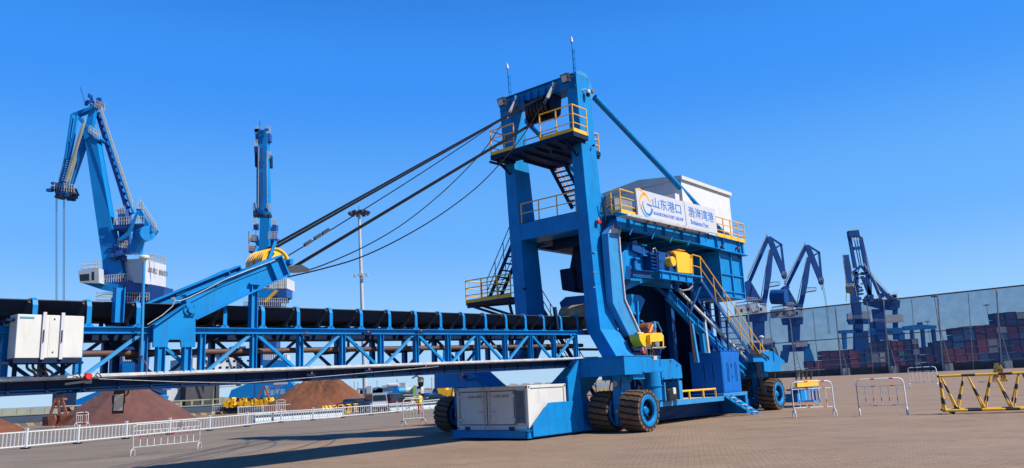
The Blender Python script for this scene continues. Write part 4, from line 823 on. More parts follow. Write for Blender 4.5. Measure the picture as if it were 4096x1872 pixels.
# rear tow gear, beyond the far wheel
tg = MB(); tg.box((19.3, .9, 1.2), (22.8, 1.05, 1.55)); part(tg, 'rear_yellow_beam', 'yellow')
tg = MB(); tg.box((20.2, 1.1, .35), (21.5, 1.7, 1.15)); tg.box((21.7, .95, .25), (22.9, 1.8, .32)); tg.box((21.7, .95, .9), (22.9, 1.0, 1.1)); 
for u in (21.7, 22.85, 22.2): tg.box((u, .95, .3), (u+.07, 1.05, 1.1))
tg.box((19.6, 1.1, .3), (20.1, 2.2, .8)); tg.box((19.0, 1.2, 1.0), (23, 1.5, 1.1)); part(tg, 'rear_tow_frame', 'blue')
tt = MB(); tt.prism([(19.5, .6, 2.15), (23.4, .6, 2.15), (23.4, 2.4, 2.1), (19.5, 2.4, 2.1)], (0, 0, .05)); 
for u in (20, 20.8, 21.6, 22.4): tt.uz([(u, 2.1), (u+.6, 2.1), (u+.1, 1.6), (u, 1.6)], 1.2, 1.25)
part(tt, 'rear_tray', 'dgrey')
# ---- hopper, chutes and inclined conveyor behind the near leg
Q = lambda pts, v: [Pv(x, y, v) for x, y in pts]
hc = MB(); hc.prism(Q([(2610,1128),(2650,1140),(2805,1345),(2830,1640),(2470,1640),(2480,1200),(2500,1130)], 5.5), (0, .06, 0)); part(hc, 'hopper_skirt', 'navy')  # dark navy also carries the shade of the recess
hc = MB(); hc.box((2.0, 3.4, 1.0), (13.5, 6.9, 1.1)); hc.box((12.8, 3.4, 1.0), (13.2, 6.9, 8.8)); part(hc, 'hopper_floor', 'navy')
ed_ = MB(); q = Q([(2600,1128),(2652,1172),(2800,1345),(2812,1470)], 3.2)
for p, r_ in zip(q, q[1:]): ed_.bar(p, r_, .12, .16)
part(ed_, 'skirt_edge', 'mblue')
ch = MB(); ch.prism(Q([(2487,1040),(2487,1018),(2528,966),(2546,960),(2556,1000),(2588,1018),(2610,1120),(2560,1135),(2494,1166)], 2.0), (0, 1.6, 0)); part(ch, 'head_chute', 'blue', bevel=.02)
ch = MB(); ch.prism(Q([(2508,1062),(2528,1068),(2520,1130),(2498,1150)], 1.97), (0, .02, 0)); part(ch, 'chute_patch', 'mblue')
ch = MB(); ch.prism(Q([(2500,1175),(2562,1180),(2582,1200),(2556,1265),(2510,1245)], 2.4), (0, 1.4, 0)); part(ch, 'lower_chute', 'blue', bevel=.02)
# spring seats
for x, y in ((2568, 1004), (2540, 1058)):
    p = Pv(x, y, 1.9); sp_ = MB(); sp_.lathe([(.12-(.03 if k % 2 else 0), .045*k-.2) for k in range(10)], p, (0, 0, 1), 14); sp_.cbox(p+Vector((0, 0, .27)), (.4, .35, .06)); sp_.cbox(p-Vector((0, 0, .24)), (.45, .4, .06)); part(sp_, 'spring_seat', 'blue', smooth=30)
fr_ = MB(); fr_.prism(Q([(2530,965),(2600,1010),(2600,1030),(2530,1000)], 1.8), (0, .1, 0)); a = Pv(2530, 1095, 1.5); fr_.ibeam(a, a+Vector((1.6, 0, .05)), .3, .35, .03); part(fr_, 'spring_frame', 'mblue')
# drive platform with gearbox
dz = 7.12; dp = MB(); dp.box((4.6, 1.15, dz-.06), (9.0, 3.3, dz)); dp.ibeam((4.7, 1.2, dz-.24), (7.9, 1.2, dz-.24), .2, .36, .02); dp.ibeam((4.7, 3.0, dz-.24), (9, 3.0, dz-.24), .2, .36, .02)
for u in (4.8, 5.6, 6.4, 7.2): dp.box((u, 1.12, dz-.4), (u+.03, 1.2, dz-.08))
dpo = part(dp, 'drive_platform', 'blue')
gx = MB(); gx.box((5.0, 1.45, dz), (6.68, 2.5, dz+.98)); gxo = part(gx, 'gearbox', 'mblue', bevel=.03)
gr = MB()
for k in range(5): gr.box((4.55, 1.5, dz+.1+.17*k), (4.99, 2.4, dz+.14+.17*k))
gr.box((4.62, 1.6, dz+.02), (4.99, 2.3, dz+.9))
for u in (5.06, 5.9, 6.6): gr.box((u, 1.40, dz+.03), (u+.06, 1.448, dz+.94))
for u in (5.2, 6.5): 
    for z in (.12, .5, .88): gr.lathe([(0, -.03), (.035, -.03), (.035, .02)], (u, 1.41, dz+z), (0, 1, 0), 8)
gr.lathe([(0, -.08), (.12, -.08), (.12, 0)], (6.58, 1.42, dz+.45), (0, 1, 0), 14); part(gr, 'gearbox_rib', 'mblue', gxo)
cc = Pv(2680, 1048, 1.35); part(MB().lathe([(0, -.30), (.22, -.30), (.25, -.26), (.25, .1), (0, .1)], (cc.x-.05, 1.42, cc.z), (0, 1, 0), 32), 'shaft_cover', 'yellow', smooth=35)
yh = MB(); yh.prism([Pv(x, y, 1.3) for x, y in ((2688,1003),(2746,1010),(2766,1022),(2774,1096),(2712,1090),(2704,1020))], (0, 1.2, 0)); yh.cbox(Pv(2718, 1001, 1.8), (.7, .3, .05)); part(yh, 'coupling_hood', 'yellow', bevel=.02)
part(MB().tube([Pv(2612, 1010, 1.6), Pv(2612, 995, 1.6), Pv(2620, 992, 1.6), Pv(2628, 1006, 1.6)], .02, 6), 'breather_pipe', 'galv')
ub = MB(); a = Pv(2705, 1125, 1.5); ub.lathe([(0, -.5), (.12, -.5), (.12, -.1), (.2, -.1), (.2, .1), (0, .1)], a, (0, 0, 1), 12); ub.cbox(a+Vector((0, 0, -.1)), (.6, .3, .12)); part(ub, 'brake_thruster', 'mblue'); part(MB().tube([Pv(x, y, 1.3) for x, y in ((2768, 1120), (2770, 1145), (2755, 1158), (2730, 1162), (2715, 1155))], .04, 8), 'brake_hose', 'grey')
# inclined beam, tray and stair
ib = MB(); a, e = Pv(2672, 1180, 1.9), Pv(2975, 1490, 1.9); ib.ibeam(a, e, .3, .42, .03); 
for t in (.08, .2, .34, .48, .62, .78): p = a.lerp(e, t); ib.bar(p+Vector((0, -.1, -.2)), p+Vector((0, -.1, .2)), .05, .1)
ibo = part(ib, 'inclined_beam', 'blue')
ib = MB(); a, e = Pv(2716, 1162, 1.75), Pv(2990, 1440, 1.75); ib.bar(a, e, .12, .1); ib.bar(Pv(2818, 1288, 1.7), Pv(2834, 1412, 1.7), .16, .12); part(ib, 'inclined_cable_tray', 'galv')
a, e = Pv(2790, 1300, 1.7), Pv(2975, 1470, 1.7); part(MB().bar(a, e, .1, .1), 'lower_inclined_beam', 'blue')
for (x0, y0, x1, y1, m_, w_) in ((2765, 1295, 2790, 1450, 'bluep', .17), (2806, 1335, 2816, 1412, 'blue', .2), (2748, 1200, 2776, 1448, 'dgrey', .06), (2757, 1270, 2782, 1448, 'dgrey', .05)):
    part(MB().bar(Pv(x0, y0, 1.8), Pv(x1, y1, 1.8), w_, w_), 'support_post', m_)
for (x0, y0, x1, y1) in ((2808, 1125, 2758, 1255), (2862, 1345, 2875, 1410), (2905, 1280, 2915, 1405)): part(MB().bar(Pv(x0, y0, 1.4), Pv(x1, y1, 1.4), .1, .1), 'stair_brace', 'mblue')
TA = Pv(2806, 1122, 1.25); TB = Pv(2998, 1412, 1.25)
part(MB().box((TA.x-1.1, 1.2, dz-.03), (TA.x+.1, 2.2, dz+.02)), 'stair_landing', 'blue', dpo)
so_ = stair(TB, TA, .85, (0, 1, 0), 12, hand_sides=(), name='access_stair', m='mblue')
h = MB()
top = [Pv(x, y, 1.2) for x, y in ((2768, 1018), (2800, 1027), (3058, 1400))]; mid = [Pv(x, y, 1.2) for x, y in ((2774, 1062), (2800, 1070), (3040, 1415))]
h.tube(top, .03, 8); h.tube(mid, .022, 8)
for t0, b0 in (((2768, 1018), (2772, 1105)), ((2800, 1028), (2806, 1128)), ((2852, 1110), (2864, 1205)), ((2905, 1180), (2916, 1290)), ((2955, 1252), (2966, 1365)), ((3000, 1318), (3012, 1400)), ((3040, 1376), (3042, 1412))): h.tube([Pv(*t0, 1.2), Pv(*b0, 1.2)], .026, 8)
part(h, 'stair_handrail', 'yellow', so_, smooth=40)
h = MB(); h.tube([Pv(x, y, 2.3) for x, y in ((2870, 1205), (3010, 1395))], .025, 8); h.tube([Pv(x, y, 2.3) for x, y in ((2870, 1325), (2915, 1385))], .04, 8); part(h, 'stair_handrail', 'yellow', so_, smooth=40)
# parts seen between the legs: hoist box, hopper lip, gear drum
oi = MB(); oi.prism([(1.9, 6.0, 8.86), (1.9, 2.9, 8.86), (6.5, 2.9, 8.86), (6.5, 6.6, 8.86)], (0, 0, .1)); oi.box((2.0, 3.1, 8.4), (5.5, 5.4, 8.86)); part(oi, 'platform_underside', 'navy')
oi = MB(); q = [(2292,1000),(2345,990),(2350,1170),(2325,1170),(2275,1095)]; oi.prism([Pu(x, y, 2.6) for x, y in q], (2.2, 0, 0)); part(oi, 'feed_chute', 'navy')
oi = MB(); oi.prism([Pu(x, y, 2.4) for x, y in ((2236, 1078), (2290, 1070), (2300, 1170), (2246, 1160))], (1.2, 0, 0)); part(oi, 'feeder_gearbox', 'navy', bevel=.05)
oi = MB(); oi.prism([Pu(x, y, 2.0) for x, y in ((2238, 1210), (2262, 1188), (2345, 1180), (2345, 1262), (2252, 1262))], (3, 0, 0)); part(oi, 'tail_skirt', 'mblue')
dc_ = Pu(2316, 1262, 2.0); oi = MB(); oi.lathe([(0, -1), (.58, -1), (.58, .6), (0, .6)], dc_+Vector((-.25, 0, -.1)), (0, 1, 0), 28); part(oi, 'belt_drum', mat('worn_drum_lagging', (.30, .20, .12), .8, var=.4, scale=3), smooth=35)
part(MB().bar(Pv(2218, 1228, 3.2), Pv(2230, 1318, 3.2), .14, .12), 'end_post', 'navy')
# leg gap shade, conduit, bolts, seams
part(MB().tube([Pv(x, y, 2.0) for x, y in ((2412, 800), (2432, 960), (2448, 1180), (2462, 1290), (2530, 1385))], .04, 8), 'leg_gap_shade', 'dark', smooth=40)  # near-black tube drawn as the shaded gap between leg and duct
part(MB().tube([Pv(x, y, 1.6) for x, y in ((2515, 1395), (2530, 1350), (2562, 1345), (2575, 1360))], .03, 8), 'drive_conduit', 'dark', smooth=40)
for k in range(12):
    p = Vector((-.61, .25+.2*k, 2.96)); part(MB().cbox(p, (.03, .045, .045)), 'frame_bolt', 'blue')
for (x0, y0, x1, y1) in ((2298, 310, 2378, 1130), ): 
    p, q = Pu(x0, y0, .58), Pu(x1, y1, .58); part(MB().bar(p, q, .012, .03), 'leg_seam', 'blue')
for y in (1010, 1090, 1150): p = Pv(2385, y, 2.12); part(MB().bar(p+Vector((-.25, 0, 0)), p+Vector((-.05, 0, 0)), .04, .04), 'step_rung', 'grey')
for k in range(9):
    zz_ = 1.2+.3*k; part(MB().box((5.3, 2.2, zz_), (5.8, 2.24, zz_+.04)), 'inner_ladder_rung', 'mblue')
for u_ in (5.28, 5.8): part(MB().box((u_, 2.18, 1.1), (u_+.04, 2.26, 4.0)), 'inner_ladder_rail', 'mblue')
for k in range(7): p = Vector((2.6+.02*k, .62+.12*k, 3.05)); part(MB().tube([p, p+Vector((.1, 0, .35)), p+Vector((.4, .1, .5)), p+Vector((.7, .3, .2-.05*k))], .022, 6), 'column_hose', ('dark', 'rust', 'grey')[k % 3])
for k in range(6):
    p = Pv(2500+8*k, 1220+14*k, 3.2); part(MB().bar(p, p+Vector((0, 1.6, 0)), .12, .12), 'chute_stiffener', 'mblue')
for z_ in (2.4, 3.6, 4.8, 6.0): part(MB().box((3.4, 5.42, z_), (9.5, 5.5, z_+.12)), 'skirt_rib', 'navy')
for u_ in (12.9, 14.0): part(MB().ibeam((u_, 3.0, 1.2), (u_, 3.0, 6.2), .25, .25, .03), 'hopper_column', 'mblue')
part(MB().ibeam((9.3, 3.4, 1.2), (9.3, 3.4, 8.8), .3, .3, .03), 'hopper_column', 'mblue')
# ---- boom fittings
cbx = MB(); A = (-21.58, 2.35, 3.17); Bb = (-20.2, 2.85, 4.14); cbx.box(A, Bb); cbo = part(cbx, 'control_cabinet', 'white', bevel=.008)
cd_ = MB(); cd_.box((-20.90, 2.340, 3.2), (-20.893, 2.349, 4.12)); cd_.box((-20.93, 2.343, 3.19), (-20.2, 2.349, 4.13)); part(cd_, 'cabinet_door', 'white', cbo)
for u in (-21.08, -20.70): part(MB().box((u, 2.30, 3.14), (u+.07, 2.338, 4.2)), 'clamp_strap', 'signw', cbo); part(MB().box((u+.02, 2.27, 3.52), (u+.035, 2.298, 3.80)), 'door_handle', 'dgrey', cbo)
part(MB().box((-21.53, 2.338, 4.05), (-21.25, 2.349, 4.09)), 'name_strip', 'teal', cbo)
for z in (3.3, 4.05): part(MB().lathe([(0, -.01), (.018, -.01), (.018, .01)], (-20.83, 2.34, z), (0, 1, 0), 8), 'door_lock', 'dgrey', cbo)
cs = MB(); cs.box((-21.6, 2.36, 3.06), (-20.25, 2.9, 3.16)); cs.box((-21.8, 2.5, 3.04), (-20.1, 2.6, 3.1)); cs.box((-21.75, 2.5, 4.0), (-21.55, 2.9, 4.05)); cs.bar((-21.4, 2.9, 3.06), (-21.4, 2.9, 2.7), .08); cs.bar((-20.4, 2.9, 3.06), (-20.4, 2.9, 2.7), .08); part(cs, 'cabinet_bracket', 'navy')
for k in range(4): u = -21.25+.12*k; part(MB().tube(smooth_pts([Vector((u, 2.6, 3.06)), Vector((u+.02, 2.6, 2.95)), Vector((u+.16, 2.62, 2.86)), Vector((u+.22, 2.7, 2.78))], 4), .03, 8), 'corrugated_hose', 'dgrey', smooth=40)
# red horn on the tray
hr = MB(); p = Pv(351, 1505, 2.62); hr.lathe([(0, -.09), (.075, -.09), (.085, -.05), (.085, .03), (.05, .06), (0, .06)], p+Vector((0, 0, 0)), (0, 1, 0), 8); ho_ = part(hr, 'alarm_horn', 'red'); hb_ = MB(); hb_.cbox(p+Vector((.0, 0, -.12)), (.16, .1, .1)); hb_.bar(p+Vector((-.5, 0, -.17)), p+Vector((.05, 0, -.11)), .08, .05); part(hb_, 'horn_bracket', 'dgrey', ho_)
for (xx, yy) in ((300, 1500), (383, 1500)): p = Pv(xx, yy, 2.62); part(MB().tube([p, p+Vector((.03, 0, .05)), p+Vector((.1, 0, .0)), p+Vector((.14, 0, -.08))], .014, 6), 'horn_cable', 'dark')
# hanging floodlight under the boom
p = Pv(474, 1604, 3.2); floodlight(p, (-.35, -1, -.55), (.26, .62, .14))
for o in list(SL.children):
    pass
part(MB().tube([Pv(485, 1572, 3.2), Pv(500, 1585, 3.2), Pv(512, 1575, 3.2), Pv(514, 1555, 3.2)], .02, 6), 'lamp_cable', 'dark'); part(MB().tube([p+Vector((0, 0, .2)), p+Vector((0, 0, .4))], .03, 6), 'lamp_hanger', 'dgrey')
# gps pole on the boom
gp0 = Pv(566, 1420, 2.72); gp1 = Pv(577, 1036, 2.72); gl = MB(); gl.tube([gp0, gp1], .036, 10); gl.tube([gp0-Vector((0, 0, .02)), gp0+Vector((0, 0, .15))], .06, 10); go = part(gl, 'antenna_pole', 'bluep', smooth=40)
gd = MB(); gd.lathe([(.02, -.12), (.05, -.1), (.05, -.05), (.12, -.02), (.13, .02), (.1, .06), (0, .08)], gp1+Vector((0, 0, .03)), (0, 0, 1), 20); part(gd, 'antenna_dome', 'white', go, smooth=40)
part(MB().tube(smooth_pts([gp0, gp0+Vector((.05, 0, -.12)), gp0+Vector((.14, 0, -.25)), gp0+Vector((.16, 0, -.42))], 4), .015, 6), 'antenna_cable', 'rust')
ptz(Pv(1683, 1532, 3.2)+Vector((0, 0, .05)), 'boom_camera')
for x, y in ((1240, 1500), (1470, 1484), (1697, 1472), (1218, 1340), (1466, 1335), (1678, 1330)): p = Pv(x, y, 2.74); part(MB().cbox(p, (.3, .12, .07)), 'pull_cord_switch', 'navy'); part(MB().cbox(p+Vector((.02, -.05, .06)), (.06, .04, .06)), 'switch_box', 'rust')
part(MB().tube([Pv(x, y, 2.68) for x, y in ((390, 1515), (700, 1527), (985, 1532))], .006, 5), 'pull_cord', 'galv'); part(MB().tube([Pv(x, y, 2.68) for x, y in ((985, 1532), (1480, 1490), (1754, 1466))], .006, 5), 'pull_cord', 'galv')

# ---- generator container standing on the front skid
skd = MB(); skd.box((-4.2, 2.35, .1), (-.7, 2.45, .34)); skd.box((-4.2, 6.35, .1), (-.7, 6.45, .34)); skd.box((-4.2, 2.35, .1), (-4.1, 6.45, .34)); skd.box((-4.25, 2.3, .34), (-.7, 6.5, .36)); skd.box((-4.25, 2.3, .08), (-.7, 6.5, .1)); part(skd, 'generator_skid', 'blue')
SP = MB(); SP.uz([(-3.95, .12), (-3.95, .55), (-2.9, 1.35), (-2.2, 1.35), (-.66, 1.35), (-.66, .12)], 2.26, 2.31); SP.uz([(-1.5, 1.0), (-1.5, 2.3), (-.65, 3.0), (-.62, .12), (-1.3, .12)], 2.32, 2.4) ; part(SP, 'skid_side_plate', 'blue')
cu0, cu1, cv0, cv1, cz0, cz1 = -4.0, -1.55, 2.42, 6.3, .37, 2.06
GC = thing('generator_container', (O.x+U.x*cu0+V.x*(cv0+cv1)/2, O.y+U.y*cu0+V.y*(cv0+cv1)/2, .36), math.atan2(U.y, U.x), 'small white generator container with double doors and louvre on the blue skid', 'container')
inv = Vector((cu0, (cv0+cv1)/2, .36))
def gpart(mb, name, m, par=None, **k):
    mb.v = [p-inv for p in mb.v]; return mb.build(name, m, par or GC, **k)
m_ = MB(); m_.box((cu0+.06, cv0+.04, cz0+.02), (cu1, cv1-.04, cz1-.02)); gpart(m_, 'container_body', 'white')
m_ = MB()
for v in (cv0, cv1-.14): m_.box((cu0, v, cz0), (cu0+.16, v+.14, cz1))
m_.box((cu0, cv0+.14, cz0), (cu0+.12, cv1-.14, cz0+.16)); m_.box((cu0, cv0+.14, cz1-.14), (cu0+.12, cv1-.14, cz1))
for u in (cu0+.16,): m_.box((u, cv0, cz1-.12), (cu1, cv0+.1, cz1)); m_.box((u, cv0, cz0), (cu1, cv0+.1, cz0+.14))
m_.box((cu1-.14, cv0, cz0+.14), (cu1, cv0+.12, cz1-.12)); gpart(m_, 'container_frame', 'white', bevel=.012)
m_ = MB()
for z in (cz0+.03, cz1-.11):
    for v in (cv0+.03, cv1-.1): m_.box((cu0-.004, v, z), (cu0+.002, v+.06, z+.08))
    for u in (cu0+.05, cu1-.11): m_.box((u, cv0-.004, z), (u+.06, cv0+.002, z+.08))
for v in (3.15, 5.55): m_.box((cu0-.004, v, cz0+.0), (cu0+.002, v+.3, cz0+.13))
gpart(m_, 'corner_casting_hole', 'dark')
for nm, v0, v1 in (('l', 4.62, 6.08), ('r', 3.18, 4.56)):
    m_ = MB(); m_.box((cu0+.02, v0, cz0+.22), (cu0+.05, v1, cz1-.2)); d_o = gpart(m_, 'container_door', 'white')
    m_ = MB()
    for (a, b2, c2, d2_) in ((v0, v0+.035, cz0+.19, cz1-.17), (v1-.035, v1, cz0+.19, cz1-.17)): m_.box((cu0+.045, a-.02, c2), (cu0+.056, b2+.02, d2_))
    m_.box((cu0+.045, v0, cz0+.19), (cu0+.056, v1, cz0+.225)); m_.box((cu0+.045, v0, cz1-.205), (cu0+.056, v1, cz1-.17)); gpart(m_, 'door_seal', 'dark', d_o)
    rv = v0+.12 if nm == 'l' else v1-.12; hgn = v1 if nm == 'l' else v0
    m_ = MB(); m_.tube([Vector((cu0-.02, rv, cz0+.06)), Vector((cu0-.02, rv, cz1-.02))], .022, 8)
    for z in (cz0+.1, cz0+.5, cz1-.4, cz1-.06): m_.box((cu0-.045, rv-.05, z), (cu0+.02, rv+.05, z+.05))
    sgn = 1 if nm == 'l' else -1; m_.tube([Vector((cu0-.05, rv-.02*sgn, cz0+.72)), Vector((cu0-.05, rv+.32*sgn, cz0+.70))], .016, 6); gpart(m_, 'locking_bar', 'galv', d_o, smooth=40)
    m_ = MB()
    for z in (cz0+.35, cz1-.42): m_.box((cu0-.02, hgn-.09, z), (cu0+.03, hgn+.09, z+.1))
    gpart(m_, 'door_hinge', 'signw', d_o)
    tx = v1-.28 if nm == 'l' else v1-.2
    t_ = text('door_lettering', 'G 山东港口 | 渤海湾港', .12, 'txtd', GC, Vector((cu0+.016, tx-.1, cz1-.42))-inv, (0, -1, 0), (0, 0, 1), ext=.002, stretch=.72)
m_ = MB(); m_.box((cu0+.03, 2.62, cz0+.26), (cu0+.05, 3.08, cz1-.2)); lo_ = gpart(m_, 'louvre_panel', 'dark'); m_ = MB()
for k in range(18): z = cz0+.28+k*.068; m_.prism([(cu0+.035, 2.63, z+.045), (cu0-.0, 2.63, z), (cu0-.0, 3.07, z), (cu0+.035, 3.07, z+.045)], (0, 0, -.012))
m_.box((cu0+.0, 2.56, cz0+.2), (cu0+.05, 2.62, cz1-.15)); m_.box((cu0+.0, 3.08, cz0+.2), (cu0+.05, 3.12, cz1-.15)); gpart(m_, 'louvre_slats', 'grey', lo_)

# ------------------------------------------------------------------ background
HN = lambda x: 1540.7-.046*(x-2048)          # horizon row of the photo at column x
def Dn(x, y): return gnd(x, y)
# ---- stockpiles
def pile(name, c, rx, ry, h, m, label, seed, peaks=(), top=.1):
    random.seed(seed); from mathutils import noise as N_
    nr, na = 60, 160; mb = MB(); mb.v.append(Vector((0, 0, 0)))
    mb.v = []
    for i in range(nr+1):
        t = i/nr
        for j in range(na):
            a = 2*math.pi*j/na; rr = t*(1+.06*N_.noise(Vector((math.cos(a)*2, math.sin(a)*2, seed))))
            x, y = rx*rr*math.cos(a), ry*rr*math.sin(a)
            z = h*max(0, 1-max(t-top, 0)/(1-top))
            for (px, py, ph, pw) in peaks: z = max(z, ph*max(0, 1-math.hypot((x-px)/pw, (y-py)/pw)))
            z += .12*h*N_.noise(Vector((x*.35, y*.35, seed)))*(1-t)*1.2*min(1, z) + .09*N_.noise(Vector((x*2, y*2, seed)))*min(1, z*2) + .10*N_.noise(Vector((math.atan2(y, x)*5, t*1.2, seed)))*min(1, z*1.5) + .035*N_.noise(Vector((x*6, y*6, seed)))*min(1, z*2)
            mb.v.append(Vector((x, y, max(z, -.02))))
    for i in range(nr):
        for j in range(na): mb.f.append((i*na+j, i*na+(j+1) % na, (i+1)*na+(j+1) % na, (i+1)*na+j))
    mb.f.append(tuple(range(na))[::-1])
    o = mb.build(name, m, None, smooth=80); o.location = (c.x, c.y, 0); o.rotation_euler.z = -.2; return tag(o, label, 'ore pile', 'ore stockpiles on the quay')
c1 = gnd(500, 1686); pile('ore_pile', c1, 8.0, 6.5, 4.0, 'ore', 'large dark red ore pile with flattened top behind the white railing', 3, top=.22)
c2 = gnd(1276, 1642); pile('ore_pile', c2, 7.3, 6.8, 2.2, 'ore2', 'brown ore pile with a bumpy ridge on top beside the tall light mast', 8, peaks=((-1.8, 0, 4.05, 5.6), (-1.2, .1, 3.95, 5.5), (-.5, .2, 4.0, 5.6), (.2, .3, 4.1, 5.6), (.9, .4, 3.95, 5.6), (1.5, .45, 4.1, 5.5), (2.1, .5, 4.3, 5.5), (-2.6, -.6, 3.6, 5.2)), top=.3)
c3 = gnd(-45, 1738); pile('ore_pile', c3, 3.2, 3, 1.5, 'ore2', 'low brown ore heap cut off by the left edge behind the railing', 12, top=.05)
# ---- ship beyond the quay
SH = QA+qn*2.2; sh_rz = math.atan2(QD.y, QD.x)
def sx(px, y=1640):   # distance along the ship for a photo column
    d = ray(px, y); n0 = Vector((qn.x, qn.y)); t = ((SH-CAM).xy.dot(n0))/d.xy.dot(n0); P = CAM+d*t; return (P-SH).dot(QD), P.z
ship = thing('cargo_ship', (SH.x, SH.y, 0), sh_rz, 'long low bulk carrier with dark hull and white deckhouse moored behind the quay', 'ship')
s0, s1 = sx(-300)[0], sx(1292)[0]; zt = sx(300, 1650)[1]; zr = sx(300, 1620)[1]
m_ = MB(); m_.prism([(s0, 0, -1.1), (s1, 0, -1.1), (s1+1.5, 0, zt), (s0, 0, zt)], (0, 14, 0)); m_.box((s0, -.05, zt-.06), (s1, -.005, zt)); m_.box((s0, -.04, .35), (s1, -.005, .42)); m_.build('hull', 'hull', ship)
m_ = MB(); m_.box((s0, .1, zr-.16), (s1, .3, zr)); m_.box((s0, .02, zt), (s1, .25, zt+.12)); 
k = s0
while k < s1: m_.box((k, .12, zt+.12), (k+.28, .28, zr-.16)); k += 1.45
m_.box((s0, 2.0, zt), (s1, 2.2, zr-.3)); m_.build('deck_rail', 'deck', ship)
m_ = MB(); a0 = sx(700)[0]; a1 = sx(1000)[0]; zz = lambda y, px=900: sx(px, y)[1]
m_.box((a0, 3, zt), (sx(870)[0], 11, zz(1545))); m_.box((sx(800)[0], 3, zz(1545)), (a1, 11, zz(1425))); m_.box((sx(880)[0], 3.5, zz(1425)), (sx(992)[0], 10, zz(1388))); m_.box((sx(960)[0], 2.6, zz(1400)), (sx(1012)[0], 4, zz(1380)))
dh = m_.build('deckhouse', 'shipw', ship); m_ = MB()
for r_, yy in enumerate((1412, 1436, 1462)):
    for q_ in range(8): u = sx(818)[0]+q_*1.05; m_.box((u, 2.93, zz(yy+8)), (u+.4, 2.99, zz(yy)))
m_.build('deckhouse_window', 'glass', dh); tag(m_ and dh)
m_ = MB(); m_.box((sx(262)[0], 1.5, zt-.1), (sx(318)[0], 6, sx(290, 1562)[1])); m_.build('hatch_coaming', 'navy', ship)
m_ = MB(); m_.box((sx(755)[0], 1.2, zt), (sx(868)[0], 2.9, zz(1538, 800))); m_.box((sx(874)[0], 1.0, zt), (sx(888)[0], 1.6, zz(1538, 800))); m_.build('deck_crane_pedestal', 'concd', ship)
# ---- generic harbour crane made of members at a distance
def XY(D): return lambda x, y, dy=0: at(x, y, D+dy)
def members(root, base, D, lst):
    for name, m, pts, th, dy in lst:
        mb = MB(); th *= .5; P = [at(x, y, D+dy-th/2)-base for x, y in pts]
        mb.prism(P, (0, th, 0)); mb.build(name, m, root)
def bars(root, base, D, name, m, segs, wd, dp=None, dy=0):
    mb = MB()
    for (x0, y0, x1, y1) in segs: mb.bar(at(x0, y0, D+dy)-base, at(x1, y1, D+dy)-base, dp or wd, wd, side=None)
    return mb.build(name, m, root)
def tubes(root, base, D, name, m, lines, r, dy=0, n=5):
    mb = MB()
    for ln in lines: mb.tube([at(x, y, D+dy)-base for x, y in ln], r, n, closed=False)
    return mb.build(name, m, root)
def tf(s, ox, oy): return lambda L: [(ox+x/s, oy+y/s) for x, y in L]
